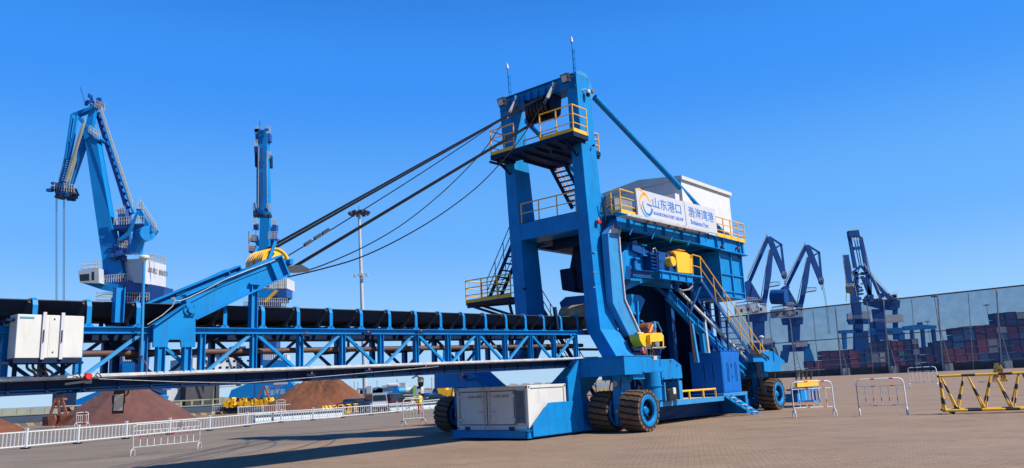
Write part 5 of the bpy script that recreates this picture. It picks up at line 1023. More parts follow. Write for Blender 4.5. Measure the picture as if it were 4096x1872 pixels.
# crane behind the boom on the left
D1 = 100.; b1 = gnd(440, 1680); b1 = Vector((at(440, 1670, D1).x, D1, 0)); K1 = thing('harbour_crane', b1, 0, 'tall blue slewing crane seen from the side with bent boom over the red ore pile', 'crane', 'portal cranes of the harbour')
t1 = tf(1.308, 150, 330)
members(K1, b1, D1, [
 ('main_boom', 'crane', t1([(247,300),(262,268),(305,290),(312,310),(390,780),(440,960),(452,1010),(432,1045),(345,1045),(338,930)]), 2.6, 0),
 ('boom_lit_side', 'bluep', t1([(300,300),(312,310),(392,780),(420,880),(410,880),(375,780)]), 2.7, .3),  # paler blue paints in the brighter, lit face of the boom
 ('boom_head', 'crane', t1([(238,262),(285,250),(330,295),(320,305),(270,285),(245,300)]), 3.2, 0),
 ('jib_back', 'crane', t1([(172,168),(182,163),(160,305),(150,400),(138,395)]), 1.0, -1.5), ('jib_back', 'crane', t1([(198,165),(207,170),(186,300),(165,400),(155,400),(176,298)]), .8, -1.5), ('jib_back_tie', 'crane', t1([(160,290),(180,290),(178,312),(156,312)]), .8, -1.5),
 ('jib_top', 'crane', t1([(176,162),(295,118),(308,128),(205,170)]), 1.8, 0),
 ('jib_top_brace', 'crane', t1([(205,165),(262,228),(255,240),(205,185)]), 1.8, 0),
 ('jib_front', 'crane', t1([(270,150),(302,125),(290,200),(170,545),(148,545),(245,240)]), 1.4, 0),
 ('jib_front_side', 'crane', t1([(168,385),(176,390),(132,545),(124,545)]), .5, -1.2), ('jib_front_side', 'crane', t1([(138,395),(146,400),(112,545),(103,545)]), .5, -1.2), ('jib_walkway', 'deck', t1([(232,215),(240,222),(150,520),(140,515)]), .6, -1.8),
 ('luffing_rack', 'crane_shade', t1([(300,155),(312,152),(366,330),(425,520),(482,700),(468,705),(412,520),(340,290)]), 1.4, 1.5),
 ('rack_side', 'crane', t1([(322,150),(331,158),(398,370),(448,520),(502,680),(494,684),(438,520),(387,370)]), 1.0, 1.0),
 ('tower_leg', 'crane', t1([(510,755),(545,745),(515,890),(475,890)]), 3.5, 0),
 ('tower_leg', 'crane_shade', t1([(420,690),(455,690),(462,890),(430,890)]), 3.5, 2),
 ('tower_strut', 'crane', t1([(515,680),(530,665),(478,800),(430,830),(425,815),(470,780)]), .6, -1.5),
 ('tower_deck', 'crane_shade', t1([(395,745),(555,735),(558,755),(395,768)]), 4.5, 0),
 ('counterweight_arm', 'crane_shade', t1([(515,660),(545,660),(620,775),(600,800)]), 1.6, 1),
 ('counterweight_arm', 'crane', t1([(515,665),(535,660),(600,780),(580,790)]), 1.4, -1),
 ('pulley_block', 'crane_shade', t1([(410,665),(452,655),(460,700),(430,700)]), 2.2, 0),
 ('slew_house', 'crane_shade', t1([(345,1045),(450,1030),(555,1048),(668,1070),(655,1125),(600,1140),(500,1120),(400,1095)]), 5, 0),
 ('slew_base', 'crane_shade', t1([(395,1090),(560,1120),(560,1180),(400,1180)]), 5, 0),
 ('cab_arm', 'crane', t1([(230,1048),(330,1050),(345,1045),(450,1060),(420,1100),(340,1085)]), 2, -1),
 ('sheave_head', 'dgrey', t1([(85,560),(100,545),(180,545),(190,570),(195,580),(150,598),(85,600),(95,585)]), 2.4, 0),
])
cyl = MB(); a = at(*t1([(536,802)])[0], D1)-b1; e = at(*t1([(605,800)])[0], D1)-b1+Vector((0, -1.5, 0)); cyl.lathe([(0, 0), (1.0, 0), (1.0, (e-a).length), (0, (e-a).length)], a, e-a, 20); cyl.build('counterweight', 'crane', K1, smooth=40)
hs_ = MB(); hl, hm, hr_ = t1([(430,928)])[0], t1([(553,920)])[0], t1([(673,955)])[0]; hb0, hb1, hb2 = t1([(436,1040)])[0], t1([(553,1050)])[0], t1([(671,1077)])[0]
A_ = at(*hm, D1-3)-b1; Bq = at(*hl, D1+1)-b1; Cq = at(*hr_, D1+4)-b1; A2 = at(*hb1, D1-3)-b1; B2 = at(*hb0, D1+1)-b1; C2 = at(*hb2, D1+4)-b1; Dq = Bq+Cq-A_; D2_ = B2+C2-A2
hs_.add([A_, Bq, Dq, Cq, A2, B2, D2_, C2], [(0,1,2,3),(4,7,6,5),(0,4,5,1),(0,3,7,4),(1,5,6,2),(2,6,7,3)]); mh = hs_.build('crane_machine_house', 'siding', K1)
org = A2.lerp(C2, .18); org = org+(A_-A2)*.52; xd = (Cq-A_); text('house_lettering', '山东港口  渤海湾港', .80, 'txtd', mh, org-(Cq-A_).cross(Vector((0,0,1))).normalized()*-.05, xd, (0, 0, 1), ext=.01, stretch=.9)
cb_ = t1([(213,985),(270,978),(270,1047),(225,1045)]); members(K1, b1, D1, [('crane_cab', 'shipw', t1([(213,985),(320,972),(322,1045),(330,1050),(222,1047),(215,1010)]), 2.4, -2)])
members(K1, b1, D1, [('cab_window', 'glass', t1([(219,1005),(270,1000),(270,1037),(222,1040)]), .1, -3.25), ('cab_window', 'glass', t1([(282,990),(296,989),(296,1034),(282,1036)]), .1, -3.25)])
# railings and ladders along the booms: light detail
tubes(K1, b1, D1, 'boom_ladder_rail', 'deck', [t1([(355,230),(372,235),(372,255),(410,375),(450,490),(490,640)]), t1([(335,120),(352,118),(350,150)]), t1([(230,978),(320,972),(318,950),(232,958),(230,978)]), t1([(240,220),(210,330),(175,430)]), t1([(165,380),(120,520)]), t1([(300,225),(330,260),(335,295)]), t1([(540,640),(560,690),(615,770),(625,790)]), t1([(475,1008),(535,1008),(537,1040)]), t1([(560,915),(600,905),(672,925),(672,950)]), t1([(520,640),(545,635),(545,660)]), t1([(395,745),(400,720),(555,712),(556,735)]), t1([(305,1120),(350,1108),(585,1112),(585,1140)]), t1([(305,1138),(585,1143)])], .05)
random.seed(5)
def rail_px(root, base, T, D, runs, hgt=1.0, m='crail', r=.05):
    for p, q, n_ in runs:
        mb = MB(); tp = []
        for k in range(n_+1):
            t = k/n_; x = p[0]+(q[0]-p[0])*t; y = p[1]+(q[1]-p[1])*t; (X, Y), = T([(x, y)]); P = at(X, Y, D)-base; tp.append(P+Vector((0, 0, hgt))); mb.bar(P, P+Vector((0, 0, hgt)), r, r)
        mb.tube(tp, r*.6, 5); mb.tube([v-Vector((0, 0, hgt*.5)) for v in tp], r*.5, 5); mb.build('crane_railing', m, root)
rail_px(K1, b1, t1, D1-1.4, (((330,160),(495,660),46), ((250,215),(160,520),34), ((150,390),(110,540),14), ((535,650),(620,780),10), ((565,935),(670,950),12), ((232,978),(318,972),9), ((400,745),(555,740),12), ((308,1140),(583,1142),22), ((200,420),(165,540),12), ((268,262),(322,300),7), ((300,130),(350,150),5), ((88,560),(190,575),8), ((410,690),(455,685),5), ((520,660),(550,665),4), ((420,860),(470,870),6), ((350,1050),(470,1040),10)))
mb = MB()
for k in range(30):
    t = k/30; x = 306+170*t; y = 165+530*t; (X, Y), (X2, Y2) = t1([(x, y), (x+24, y+(12 if k % 2 else -8))]); mb.bar(at(X, Y, D1+1)-b1, at(X2, Y2, D1+1)-b1, .16, .25)
mb.build('rack_lattice', 'crane_shade', K1)
mb = MB()
for k in range(12):
    t = k/12; x = 140+22*(1-t)+0; y = 385+155*t; (X, Y), (X2, Y2) = t1([(170-45*t, y), (142-38*t, y+10)]); mb.bar(at(X, Y, D1-1.5)-b1, at(X2, Y2, D1-1.5)-b1, .12, .15)
mb.build('jib_lattice', 'crane', K1)
mb = MB()
for k in range(26):
    x, y = random.uniform(258, 330), random.uniform(88, 125); (X, Y), = t1([(x, y)]); mb.cbox(at(X, Y, D1)-b1+Vector((0, random.uniform(-1.5, 1.5), 0)), (random.uniform(.2, .6), .3, random.uniform(.1, .5)))
for k in range(22):
    x, y = random.uniform(85, 190), random.uniform(535, 600); (X, Y), = t1([(x, y)]); mb.cbox(at(X, Y, D1)-b1+Vector((0, random.uniform(-1.5, 1.5), 0)), (random.uniform(.3, .8), .4, random.uniform(.2, .7)))
for k in range(26):
    x, y = random.uniform(400, 470), random.uniform(860, 925); (X, Y), = t1([(x, y)]); mb.cbox(at(X, Y, D1)-b1+Vector((0, random.uniform(-1.5, 0), 0)), (random.uniform(.3, .8), .4, random.uniform(.2, .7)))
mb.build('head_machinery', 'crane_shade', K1); del mb
tubes(K1, b1, D1, 'hoist_rope', 'dgrey', [[(224, 790), (224, 1640)], [(228, 790), (229, 1640)], [(254, 790), (251, 1590)], [(259, 790), (256, 1590)]], .035)
tubes(K1, b1, D1, 'lightning_rod', 'crane_shade', [t1([(252,120),(225,25)])], .06)
# crane lower body and portal
members(K1, b1, D1, [('pillar', 'crane_shade', [(445,1190),(590,1190),(560,1530),(470,1530)], 4, 0), ('portal_box', 'crane_shade', [(390,1500),(640,1500),(650,1560),(380,1560)], 5, 0),
 ('portal_leg', 'crane', [(302,1600),(398,1562),(560,1545),(560,1580),(400,1590),(340,1620),(302,1634)], 3, -2), ('portal_leg', 'crane', [(560,1550),(655,1585),(650,1600),(560,1580)], 3, 0),
 ('switch_house', 'siding', [(490,1424),(502,1424),(502,1406),(545,1406),(545,1420),(550,1445),(490,1446)], 3, -2), ('switch_house_base', 'crane', [(489,1450),(550,1450),(550,1490),(489,1490)], 3, -2)])
bars(K1, b1, D1, 'rail_truck', 'haz_diag', [(262, 1662, 300, 1640)], .8, 1.5, -2)
bars(K1, b1, D1, 'rail_truck_box', 'yellow', [(245, 1655, 258, 1655)], .5, 1.5, -2)
# second crane, seen end-on
D2 = 112.; b2_ = Vector((at(1040, 1640, D2).x, D2, 0)); K2 = thing('harbour_crane', b2_, 0, 'tall blue slewing crane seen end-on behind the yellow boom sheaves', 'crane', 'portal cranes of the harbour')
t2 = tf(1.471, 900, 450)
rail_px(K2, b2_, t2, D2-7, (((176,125),(200,125),4), ((240,122),(265,122),4), ((172,200),(190,200),3), ((246,268),(268,268),3), ((165,580),(185,578),4), ((245,578),(266,580),4), ((108,1135),(366,1137),22), ((295,1036),(362,1036),8), ((136,755),(182,755),6), ((255,745),(308,742),6), ((280,660),(302,662),4), ((165,660),(187,660),4), ((138,815),(180,815),6), ((190,1040),(290,1040),8)))
rail_px(K2, b2_, t2, D2-7, (((198,210),(196,560),22), ((246,250),(250,560),20)), .35)
members(K2, b2_, D2, [
 ('jib', 'crane', t2([(196,130),(205,105),(235,105),(248,125),(246,250),(252,400),(256,600),(190,600),(192,250)]), 2.5, -6),
 ('main_boom', 'crane', t2([(205,600),(252,600),(256,820),(250,900),(180,900),(200,800)]), 3, 0),
 ('jib_slot', 'crane_shade', t2([(207,215),(212,206),(218,206),(223,215),(222,325),(207,325)]), .1, -7.35), ('jib_slot', 'crane_shade', t2([(208,355),(213,347),(219,347),(223,355),(222,520),(215,570),(208,520)]), .1, -7.35),
 ('jib_box', 'crane_shade', t2([(177,125),(192,120),(195,172),(180,172)]), 2, -6), ('jib_box', 'crane_shade', t2([(243,125),(264,122),(264,165),(245,172)]), 2, -6), ('jib_box', 'crane', t2([(171,196),(190,194),(190,235),(172,236)]), 2, -5),
 ('jib_box', 'navy', t2([(174,240),(194,240),(194,320),(176,318)]), 2, -5), ('jib_box', 'navy', t2([(246,248),(268,248),(269,318),(248,320)]), 2, -5),
 ('sheave_head', 'dgrey', t2([(165,580),(180,570),(250,570),(266,600),(262,612),(165,612)]), 2, -6),
 ('side_tower', 'crane_shade', t2([(166,660),(187,650),(187,685),(168,685)]), 2, 1), ('side_tower', 'crane_shade', t2([(280,655),(302,660),(300,700),(290,760),(280,790),(262,790),(256,730)]), 2, 1), ('side_tower', 'crane', t2([(160,718),(182,718),(200,800),(195,850),(180,850),(178,760),(140,755)]), 2, 1),
 ('tower_deck', 'crane_shade', t2([(136,785),(180,785),(180,822),(138,822)]), 3, 1), ('tower_deck', 'crane_shade', t2([(255,740),(308,740),(308,756),(255,758)]), 3, 1),
 ('crane_machine_house', 'siding', t2([(150,985),(364,975),(364,1035),(150,1035)]), 8, 3),
 ('slew_house', 'crane_shade', t2([(165,1040),(362,1040),(362,1085),(340,1092),(340,1110),(165,1110)]), 6, 2), ('cab_arm', 'crane', t2([(165,1035),(290,1035),(320,1045),(250,1090),(165,1080)]), 2, -2),
 ('slew_base', 'navy', t2([(175,1090),(300,1090),(300,1180),(175,1180)]), 5, 2), ('pillar', 'crane_shade', [(1022,1190),(1105,1190),(1105,1460),(1022,1460)], 4, 2),
 ('switch_house', 'siding', [(1053,1418),(1148,1418),(1148,1440),(1053,1440)], 3, -2), ('switch_house_base', 'crane', [(1050,1442),(1150,1442),(1150,1500),(1050,1500)], 3, -2),
 ('portal_box', 'crane', [(913,1592),(925,1560),(985,1536),(1000,1530),(1160,1527),(1180,1545),(1150,1592)], 4, -3),
 ('portal_shade', 'crane_shade', [(1015,1530),(1022,1528),(1022,1592),(1015,1592)], .1, -5.1)])
tubes(K2, b2_, D2, 'walkway_rail', 'deck', [t2([(108,1115),(110,1135),(360,1142),(366,1112)]), t2([(108,1115),(240,1108),(366,1112)]), t2([(295,1012),(362,1012),(362,1036)]), t2([(230,1115),(300,1050)]), t2([(140,700),(140,785)]), t2([(160,690),(182,690),(182,718)]), t2([(280,640),(302,645),(302,660)]), t2([(285,712),(308,712),(308,740)])], .06)
tubes(K2, b2_, D2, 'jib_pipe', 'crane', [t2([(188,330),(188,580)]), t2([(252,330),(258,580),(262,720)]), t2([(205,103),(205,50)]), t2([(255,580),(262,780)]), t2([(172,530),(180,575)])], .08, -6)
tubes(K2, b2_, D2, 'access_stair', 'yellow', [t2([(232,1112),(302,1045)]), t2([(240,1116),(310,1049)]), t2([(200,1032),(275,1030)])], .12, -4)
mb = MB()
for k in range(30):
    x = 110+255*k/30; (X, Y), = t2([(x, 1113)]); P = at(X, Y, D2-1)-b2_; mb.bar(P, P+Vector((0, 0, -1.0)), .05, .05)
for k in range(30):
    x, y = random.uniform(180, 262), random.choice([random.uniform(100, 125), random.uniform(570, 612), random.uniform(1000, 1030)]); (X, Y), = t2([(x, y)]); mb.cbox(at(X, Y, D2-7)-b2_, (random.uniform(.2, .6), .3, random.uniform(.1, .5)))
mb.build('head_machinery', 'crane_shade', K2)
def flat_text(root, base, D, body, x, y, size, m, dy, **k):
    P = at(x, y, D+dy)-base; return text('portal_lettering', body, size, m, root, P, (1, 0, .046), (0, 0, 1), ext=.01, **k)
flat_text(K2, b2_, D2, '生产再忙', 1056, 1561, .72, 'signw', -5.15, bold=.015); flat_text(K2, b2_, D2, '安全不忘', 1056, 1581, .72, 'signw', -5.15, bold=.015)
members(K2, b2_, D2, [('name_panel', 'signw', [(1095,1528),(1150,1524),(1150,1536),(1095,1539)], .15, -5.3)])
mb = MB()
for k, (x0, x1) in enumerate(((902, 940), (948, 1000), (1010, 1040), (1044, 1092))):
    P = [at(x, y, D2-5.5)-b2_ for x, y in ((x0, 1632), (x0+4, 1606), (x0+14, 1592), (x1-14, 1590), (x1-4, 1604), (x1, 1630))]; mb = MB(); mb.prism(P, (0, 2.5, 0)); mb.build('rail_truck', 'haz_fine', K2)
    for q_ in range(4): xx = x0+(x1-x0)*(q_+.5)/4; mb = MB(); c_ = at(xx, 1600+random.uniform(0, 18), D2-6.2)-b2_; mb.cbox(c_, (random.uniform(.3, .7), .5, random.uniform(.3, .8))); mb.build('truck_gearbox', 'yellow', K2)
tubes(K2, b2_, D2, 'portal_stay', 'rust', [[(1052, 1545), (1025, 1605), (1012, 1632)], [(1060, 1545), (1082, 1605), (1088, 1622)]], .13, -6)
# grab resting on the quay
DG = 78.; bg_ = Vector((at(205, 1700, DG).x, DG, 0)); GR = thing('clamshell_grab', bg_, 0, 'rusty red clamshell grab resting on the quay beside the dark red pile', 'grab')
t8 = tf(2.943, 0, 1450)
members(GR, bg_, DG, [('grab_shell', 'rust', t8([(495,640),(580,635),(600,655),(570,745),(495,748)]), 2.4, 0), ('grab_shell', 'rust', t8([(690,620),(800,620),(740,690),(700,745),(660,745),(615,690)]), 2.4, 0), ('grab_center', 'rust', t8([(560,640),(640,620),(650,660),(610,745),(570,745)]), 1.2, -.8),
 ('grab_head', 'rust', t8([(632,425),(655,415),(742,418),(748,440),(632,445)]), 1.4, 0), ('grab_top_block', 'dgrey', t8([(650,385),(735,385),(725,412),(660,415)]), .8, 0)])
bars(GR, bg_, DG, 'grab_arm', 'rust', [(*t8([(648,445)])[0], *t8([(590,625)])[0])], .18, .2, -.8); bars(GR, bg_, DG, 'grab_arm', 'rust', [(*t8([(685,445)])[0], *t8([(705,615)])[0])], .22, .2, -.8); bars(GR, bg_, DG, 'grab_arm', 'rust', [(*t8([(735,445)])[0], *t8([(785,610)])[0])], .18, .2, .8)
bars(GR, bg_, DG, 'grab_ladder', 'rust', [(*t8([(690,y)])[0], *t8([(750+(y-445)*.1,y)])[0]) for y in range(470, 620, 28)], .08, .1, -.8)
# ---- light masts
def light_mast(loc, h, r, label, lamps=True):
    t = thing('light_mast', loc, 0, label, 'light mast', 'tall harbour light masts'); mb = MB(); mb.tube([(0, 0, 0), (0, 0, h)], r, 16, r2=r*.5); mb.build('pole', 'galv', t, smooth=60)
    mb = MB(); mb.lathe([(.3, 0), (1.6, .05), (1.6, .25), (.3, .35)], (0, 0, h-.9), (0, 0, 1), 20); mb.tube([(0, 0, h), (0, 0, h+.9)], .05, 6); mb.build('lamp_ring', 'dgrey', t)
    for k in range(10):
        a = 2*math.pi*k/10; c = Vector((1.95*math.cos(a), 1.95*math.sin(a), h-.75)); mb = MB(); d = Vector((math.cos(a), math.sin(a), -.6)).normalized(); s_ = Vector((-math.sin(a), math.cos(a), 0)); mb.bar(c-d*.15, c+d*.4, .75, .55, side=(0, 0, 1)); mb.build('lamp_head', 'dgrey', t)
    return t
ml = gnd(1462, 1608); lm = light_mast((ml.x, ml.y, 0), 0, .4, 'tall pale light mast standing between the brown pile and the parked van') if False else None
Hm = at(1436, 838, ml.y).z; lm = light_mast((ml.x, ml.y, 0), Hm, .52, 'tall pale light mast standing between the brown pile and the parked van')
tx_ = at(1436, 838, ml.y); sh_ = tx_.x-ml.x
lm.rotation_euler = (0, math.atan2(sh_, Hm), 0)
mb = MB(); zc = at(1445, 1100, ml.y).z; mb.bar((-1.2, -.4, zc), (1.2, -.4, zc), .12, .12); mb.cbox((0, -.3, zc), (.9, .9, .6)); 
for s in (-1.3, 1.3): mb.cbox((s, -.5, zc-.15), (.5, .5, .6))
mb.build('camera_bracket', 'galv', lm)
mb = MB(); mb.cbox((1.05, -.8, 1.6), (1.0, .8, 3.2)); mb.cbox((-1.6, -.6, 1.3), (1.1, .8, 2.6)); mb.build('control_box', 'galv', lm)
# ---- white railing
road_rail = [(-110, 1815), (102, 1796), (310, 1776), (503, 1756), (678, 1738), (838, 1723), (988, 1707), (1124, 1690), (1252, 1681), (1372, 1671), (1484, 1661), (1589, 1650), (1690, 1637), (1783, 1625), (1860, 1615)]
ra, rb_ = gnd(102, 1796), gnd(1589, 1650)
RP = [gnd(x, y) for x, y in road_rail]
RF = thing('white_railing', (RP[1].x, RP[1].y, 0), 0, 'long white road railing running from the left edge to behind the generator container', 'railing'); o0 = Vector((RP[1].x, RP[1].y, 0))
for i, p in enumerate(RP):
    p = p-o0; mb = MB(); mb.box((p.x-.06, p.y-.06, .02), (p.x+.06, p.y+.06, .98)); mb.box((p.x-.075, p.y-.075, .98), (p.x+.075, p.y+.075, 1.03)); po_ = mb.build('railing_post', 'wplastic', RF); mb = MB(); mb.cbox((p.x, p.y, .04), (.36, .3, .08)); mb.build('post_foot', 'dark', po_)
for a, e in zip(RP, RP[1:]):
    a = a-o0; e = e-o0; mb = MB(); mb.bar(a+Vector((0, 0, .86)), e+Vector((0, 0, .86)), .05, .06); mb.bar(a+Vector((0, 0, .16)), e+Vector((0, 0, .16)), .05, .06)
    n_ = 13
    for k in range(1, n_): p = a.lerp(e, k/n_); mb.bar(p+Vector((0, 0, .16)), p+Vector((0, 0, .86)), .045, .03)
    mb.build('railing_panel', 'wplastic', RF)
# second, further railing
RP2 = [gnd(x, y) for x, y in ((952, 1656), (1052, 1650), (1165, 1643), (1290, 1636), (1195, 1631))][:3]
def far_rail(pxs, label, h=1.0, n_=14):
    P = [gnd(x, y) for x, y in pxs]; o_ = P[0].copy(); t = thing('white_railing', (o_.x, o_.y, 0), 0, label, 'railing')
    for p in P: q = p-o_; mb = MB(); mb.cbox((q.x, q.y, h/2+.02), (.1, .1, h+.1)); mb.build('railing_post', 'wplastic', t)
    for a, e in zip(P, P[1:]):
        a = a-o_; e = e-o_; mb = MB(); mb.bar(a+Vector((0, 0, h)), e+Vector((0, 0, h)), .05, .07); mb.bar(a+Vector((0, 0, .2)), e+Vector((0, 0, .2)), .05, .07)
        for k in range(1, n_): p = a.lerp(e, k/n_); mb.bar(p+Vector((0, 0, .2)), p+Vector((0, 0, h)), .05, .03)
        mb.build('railing_panel', 'wplastic', t)
    return t
far_rail([(952, 1662), (1052, 1656), (1165, 1650)], 'short white railing behind the road railing, left of the brown pile')
far_rail([(1195, 1640), (1280, 1633), (1392, 1626)], 'short white railing in front of the foot of the brown pile')
far_rail([(1470, 1632), (1560, 1625), (1640, 1618), (1690, 1613)], 'short white railing between the parked van and the walking worker')
# ---- crowd-control barriers
def barrier(p0, p1, h, label, m='galv', mz=None, bars_n=6, legs='arc', group='crowd control barriers on the yard', lab_cat='barrier'):
    a = gnd(*p0); e = gnd(*p1); L = (e-a).length; rz = math.atan2((e-a).y, (e-a).x); t = thing('crowd_barrier', (a.x, a.y, 0), rz, label, lab_cat, group)
    r = .022*h/1.2; mb = MB(); lo = .27*h; c = .12*h
    pts = [(0, 0, lo*.6), (0, 0, h-c), (c*.3, 0, h-c*.3), (c, 0, h), (L-c, 0, h), (L-c*.3, 0, h-c*.3), (L, 0, h-c), (L, 0, lo*.6)]
    mb.tube(pts, r, 8); mb.build('barrier_frame', m, t, smooth=50)
    mb = MB(); mb.tube([(0, 0, h*.80), (L, 0, h*.80)], r*.7, 6); mb.tube([(0, 0, lo), (L, 0, lo)], r*.7, 6); mb.build('barrier_crossbar', m, t, smooth=50)
    for k in range(bars_n): x = L*(k+1)/(bars_n+1); mb = MB(); mb.tube([(x, 0, lo), (x, 0, h*.8)], r*.6, 6); mb.build('barrier_bar', mz or m, t)
    for x in (0, L):
        mb = MB(); mb.tube([(x-.0, -.13*h, .0), (x, -.13*h, .12*h), (x, -.08*h, .19*h), (x, 0, .215*h), (x, .08*h, .19*h), (x, .13*h, .12*h), (x, .13*h, 0)] if legs == 'arc' else [(x-.1*h, -.05, 0), (x-.1*h, -.05, .12*h), (x-.05*h, 0, .2*h), (x, 0, .22*h), (x+.05*h, 0, .2*h), (x+.1*h, .05, .12*h), (x+.1*h, .05, 0)], r*1.1, 8); mb.build('barrier_foot', 'wplastic' if m != 'galv' else m, t, smooth=50)
    return t
barrier((530, 1824), (797, 1795), 1.2, 'weathered steel barrier with a rag on its top bar standing alone on the road', 'galv', 'redwhiteZ', 9, legs='x')
rg = gnd(722, 1803); mb = MB(); mb.prism([(-.10, 0, 1.02), (-.06, 0, 1.21), (.08, 0, 1.23), (.12, 0, 1.1), (.05, 0, .98), (-.05, 0, .96)], (0, -.05, 0)); mb.v = [v_*1.0 for v_ in mb.v]; rgo = mb.build('rag', 'conc', None, bevel=.01); rgo.location = (rg.x, rg.y-.05, 0); tag(rgo, 'pale rag hanging on the top bar of the weathered road barrier', 'rag')
barrier((1613, 1706), (1694, 1698), 1.55, 'plain grey steel barrier in front of the worker in orange', 'galv', None, 5)
barrier((3179, 1671), (3341, 1664), 1.62, 'red and white barrier overlapping the blue tow gear of the ship loader', 'redwhite', 'redwhiteZ', 5)
barrier((3441, 1664), (3631, 1659), 1.62, 'red and white barrier standing clear, nearest the yellow and black truss', 'redwhite', 'redwhiteZ', 5)
barrier((3641, 1552), (3755, 1549), 2.0, 'blue and white barrier farthest back before the windbreak fence', 'bluewhite', None, 6)
barrier((303, 1706), (351, 1703), 1.35, 'small barrier at the left foot of the dark red pile', 'redwhite', None, 5, legs='x')
barrier((219, 1710), (247, 1709), 1.35, 'narrow barrier right beside the rusty grab', 'wplastic', None, 4, legs='x')
barrier((636, 1677), (678, 1675), 1.25, 'small barrier at the right end of the dark red pile', 'wplastic', None, 5, legs='x')
barrier((850, 1659), (892, 1656), 1.35, 'small barrier between the dark red pile and striped crane trucks', 'wplastic', None, 5, legs='x')
barrier((1105, 1656), (1140, 1654), 1.6, 'small barrier before the brown pile left foot', 'wplastic', None, 4, legs='x')
# ---- yellow and black truss barriers
def truss_barrier(a, L, h, rz, label):
    t = thing('truss_barrier', (a.x, a.y, 0), rz, label, 'road barrier', 'yellow and black truss barriers'); z0 = .16
    for nm, y, z in (('top_chord', 0, h), ('bottom_chord', -.45, z0), ('bottom_chord', .45, z0)): mb = MB(); mb.tube([(-.08, y, z), (L, y, z)], .055, 10); mb.build(nm, 'hazX', t, smooth=50)
    n_ = max(4, int(L/1.02)); st = L/n_
    for k in range(n_+1):
        x = k*st
        for y in (-.45, .45):
            for xe in ((x+st*.5,) if k == 0 else ((x-st*.5, x+st*.5) if k < n_ else (x-st*.5,))):
                mb = MB(); mb.tube([(x+.08*(1 if xe > x else -1), y*.05, h-.03), (xe, y, z0)], .035, 8); mb.build('truss_web', 'hazZ', t, smooth=50)
    for y in (-.45, .45): mb = MB(); mb.tube([(.02, 0, h), (.02, y, z0)], .05, 8); mb.build('end_post', 'hazZ', t, smooth=50)
    mb = MB(); mb.tube([(0, -.5, z0), (0, .5, z0)], .05, 8); mb.build('end_sill', 'yellow', t)
    for x in (.3, L-.3):
        for y in (-.45, .45): mb = MB(); mb.lathe([(0, -.03), (.075, -.03), (.075, .03), (0, .03)], (x, y, .075), (0, 1, 0), 16); mb.bar((x, y, .08), (x, y, z0), .08, .05); mb.build('castor', 'black', t)
    return t
ta = gnd(3778, 1656); tb_ = gnd(4180, 1646); truss_barrier(ta, 7.2, 1.62, math.atan2((tb_-ta).y, (tb_-ta).x), 'long yellow and black truss barrier on castors at the right edge')
ta = gnd(4010, 1527); truss_barrier(ta, 9.0, 2.0, R(62), 'yellow and black truss barrier seen nearly end-on in the distance')


# ---- windbreak with net, posts and concrete foot wall
net = bpy.data.materials.new('windbreak_net'); net.use_nodes = True; n = net.node_tree.nodes; l = net.node_tree.links
b = n['Principled BSDF']; b.inputs['Base Color'].default_value = (.006, .058, .165, 1); b.inputs['Roughness'].default_value = .8
tr_ = n.new('ShaderNodeBsdfTransparent'); mxs = n.new('ShaderNodeMixShader'); tc = n.new('ShaderNodeTexCoord'); no = n.new('ShaderNodeTexNoise'); no.inputs['Scale'].default_value = .35; no.inputs['Detail'].default_value = 8; l.new(tc.outputs['Object'], no.inputs['Vector'])
sp = n.new('ShaderNodeSeparateXYZ'); l.new(tc.outputs['Object'], sp.inputs[0]); wv = n.new('ShaderNodeMath'); wv.operation = 'MULTIPLY'; wv.inputs[1].default_value = 2.2; l.new(sp.outputs['Z'], wv.inputs[0])
fr_n = n.new('ShaderNodeMath'); fr_n.operation = 'FRACT'; l.new(wv.outputs[0], fr_n.inputs[0]); gt = n.new('ShaderNodeMath'); gt.operation = 'MULTIPLY_ADD'; gt.inputs[1].default_value = .10; gt.inputs[2].default_value = .40; l.new(fr_n.outputs[0], gt.inputs[0])
ad_ = n.new('ShaderNodeMath'); ad_.operation = 'MULTIPLY_ADD'; l.new(no.outputs['Fac'], ad_.inputs[0]); ad_.inputs[1].default_value = .25; l.new(gt.outputs[0], ad_.inputs[2])
l.new(ad_.outputs[0], mxs.inputs[0]); l.new(tr_.outputs[0], mxs.inputs[1]); l.new(b.outputs[0], mxs.inputs[2]); l.new(mxs.outputs[0], n['Material Output'].inputs[0]); M['net'] = net
def WD(x): return 318-(x-2950)*.045
wx = [2860, 2990, 3073, 3155, 3248, 3338, 3465, 3531, 3642, 3746, 3868, 3981, 4120, 4260, 4400]
wtop = lambda x: 1251-.1075*(x-3072)
WB = thing('windbreak_fence', Vector((at(3338, 1480, WD(3338)).x, WD(3338), 0)), 0, 'very tall windbreak fence of blue-grey net on lattice posts across the right background', 'windbreak'); wo = Vector(WB.location)
def wpt(x, y=None, z=None):
    D = WD(x); base = at(x, HN(x), D)
    if z is None: z = at(x, y, D).z
    return Vector((base.x-(0), D, z))-wo
WZ = [(wpt(x).x if False else wpt(x, z=0), at(x, wtop(x), WD(x)).z) for x in wx]
ztop = sum(z for _, z in WZ)/len(WZ)
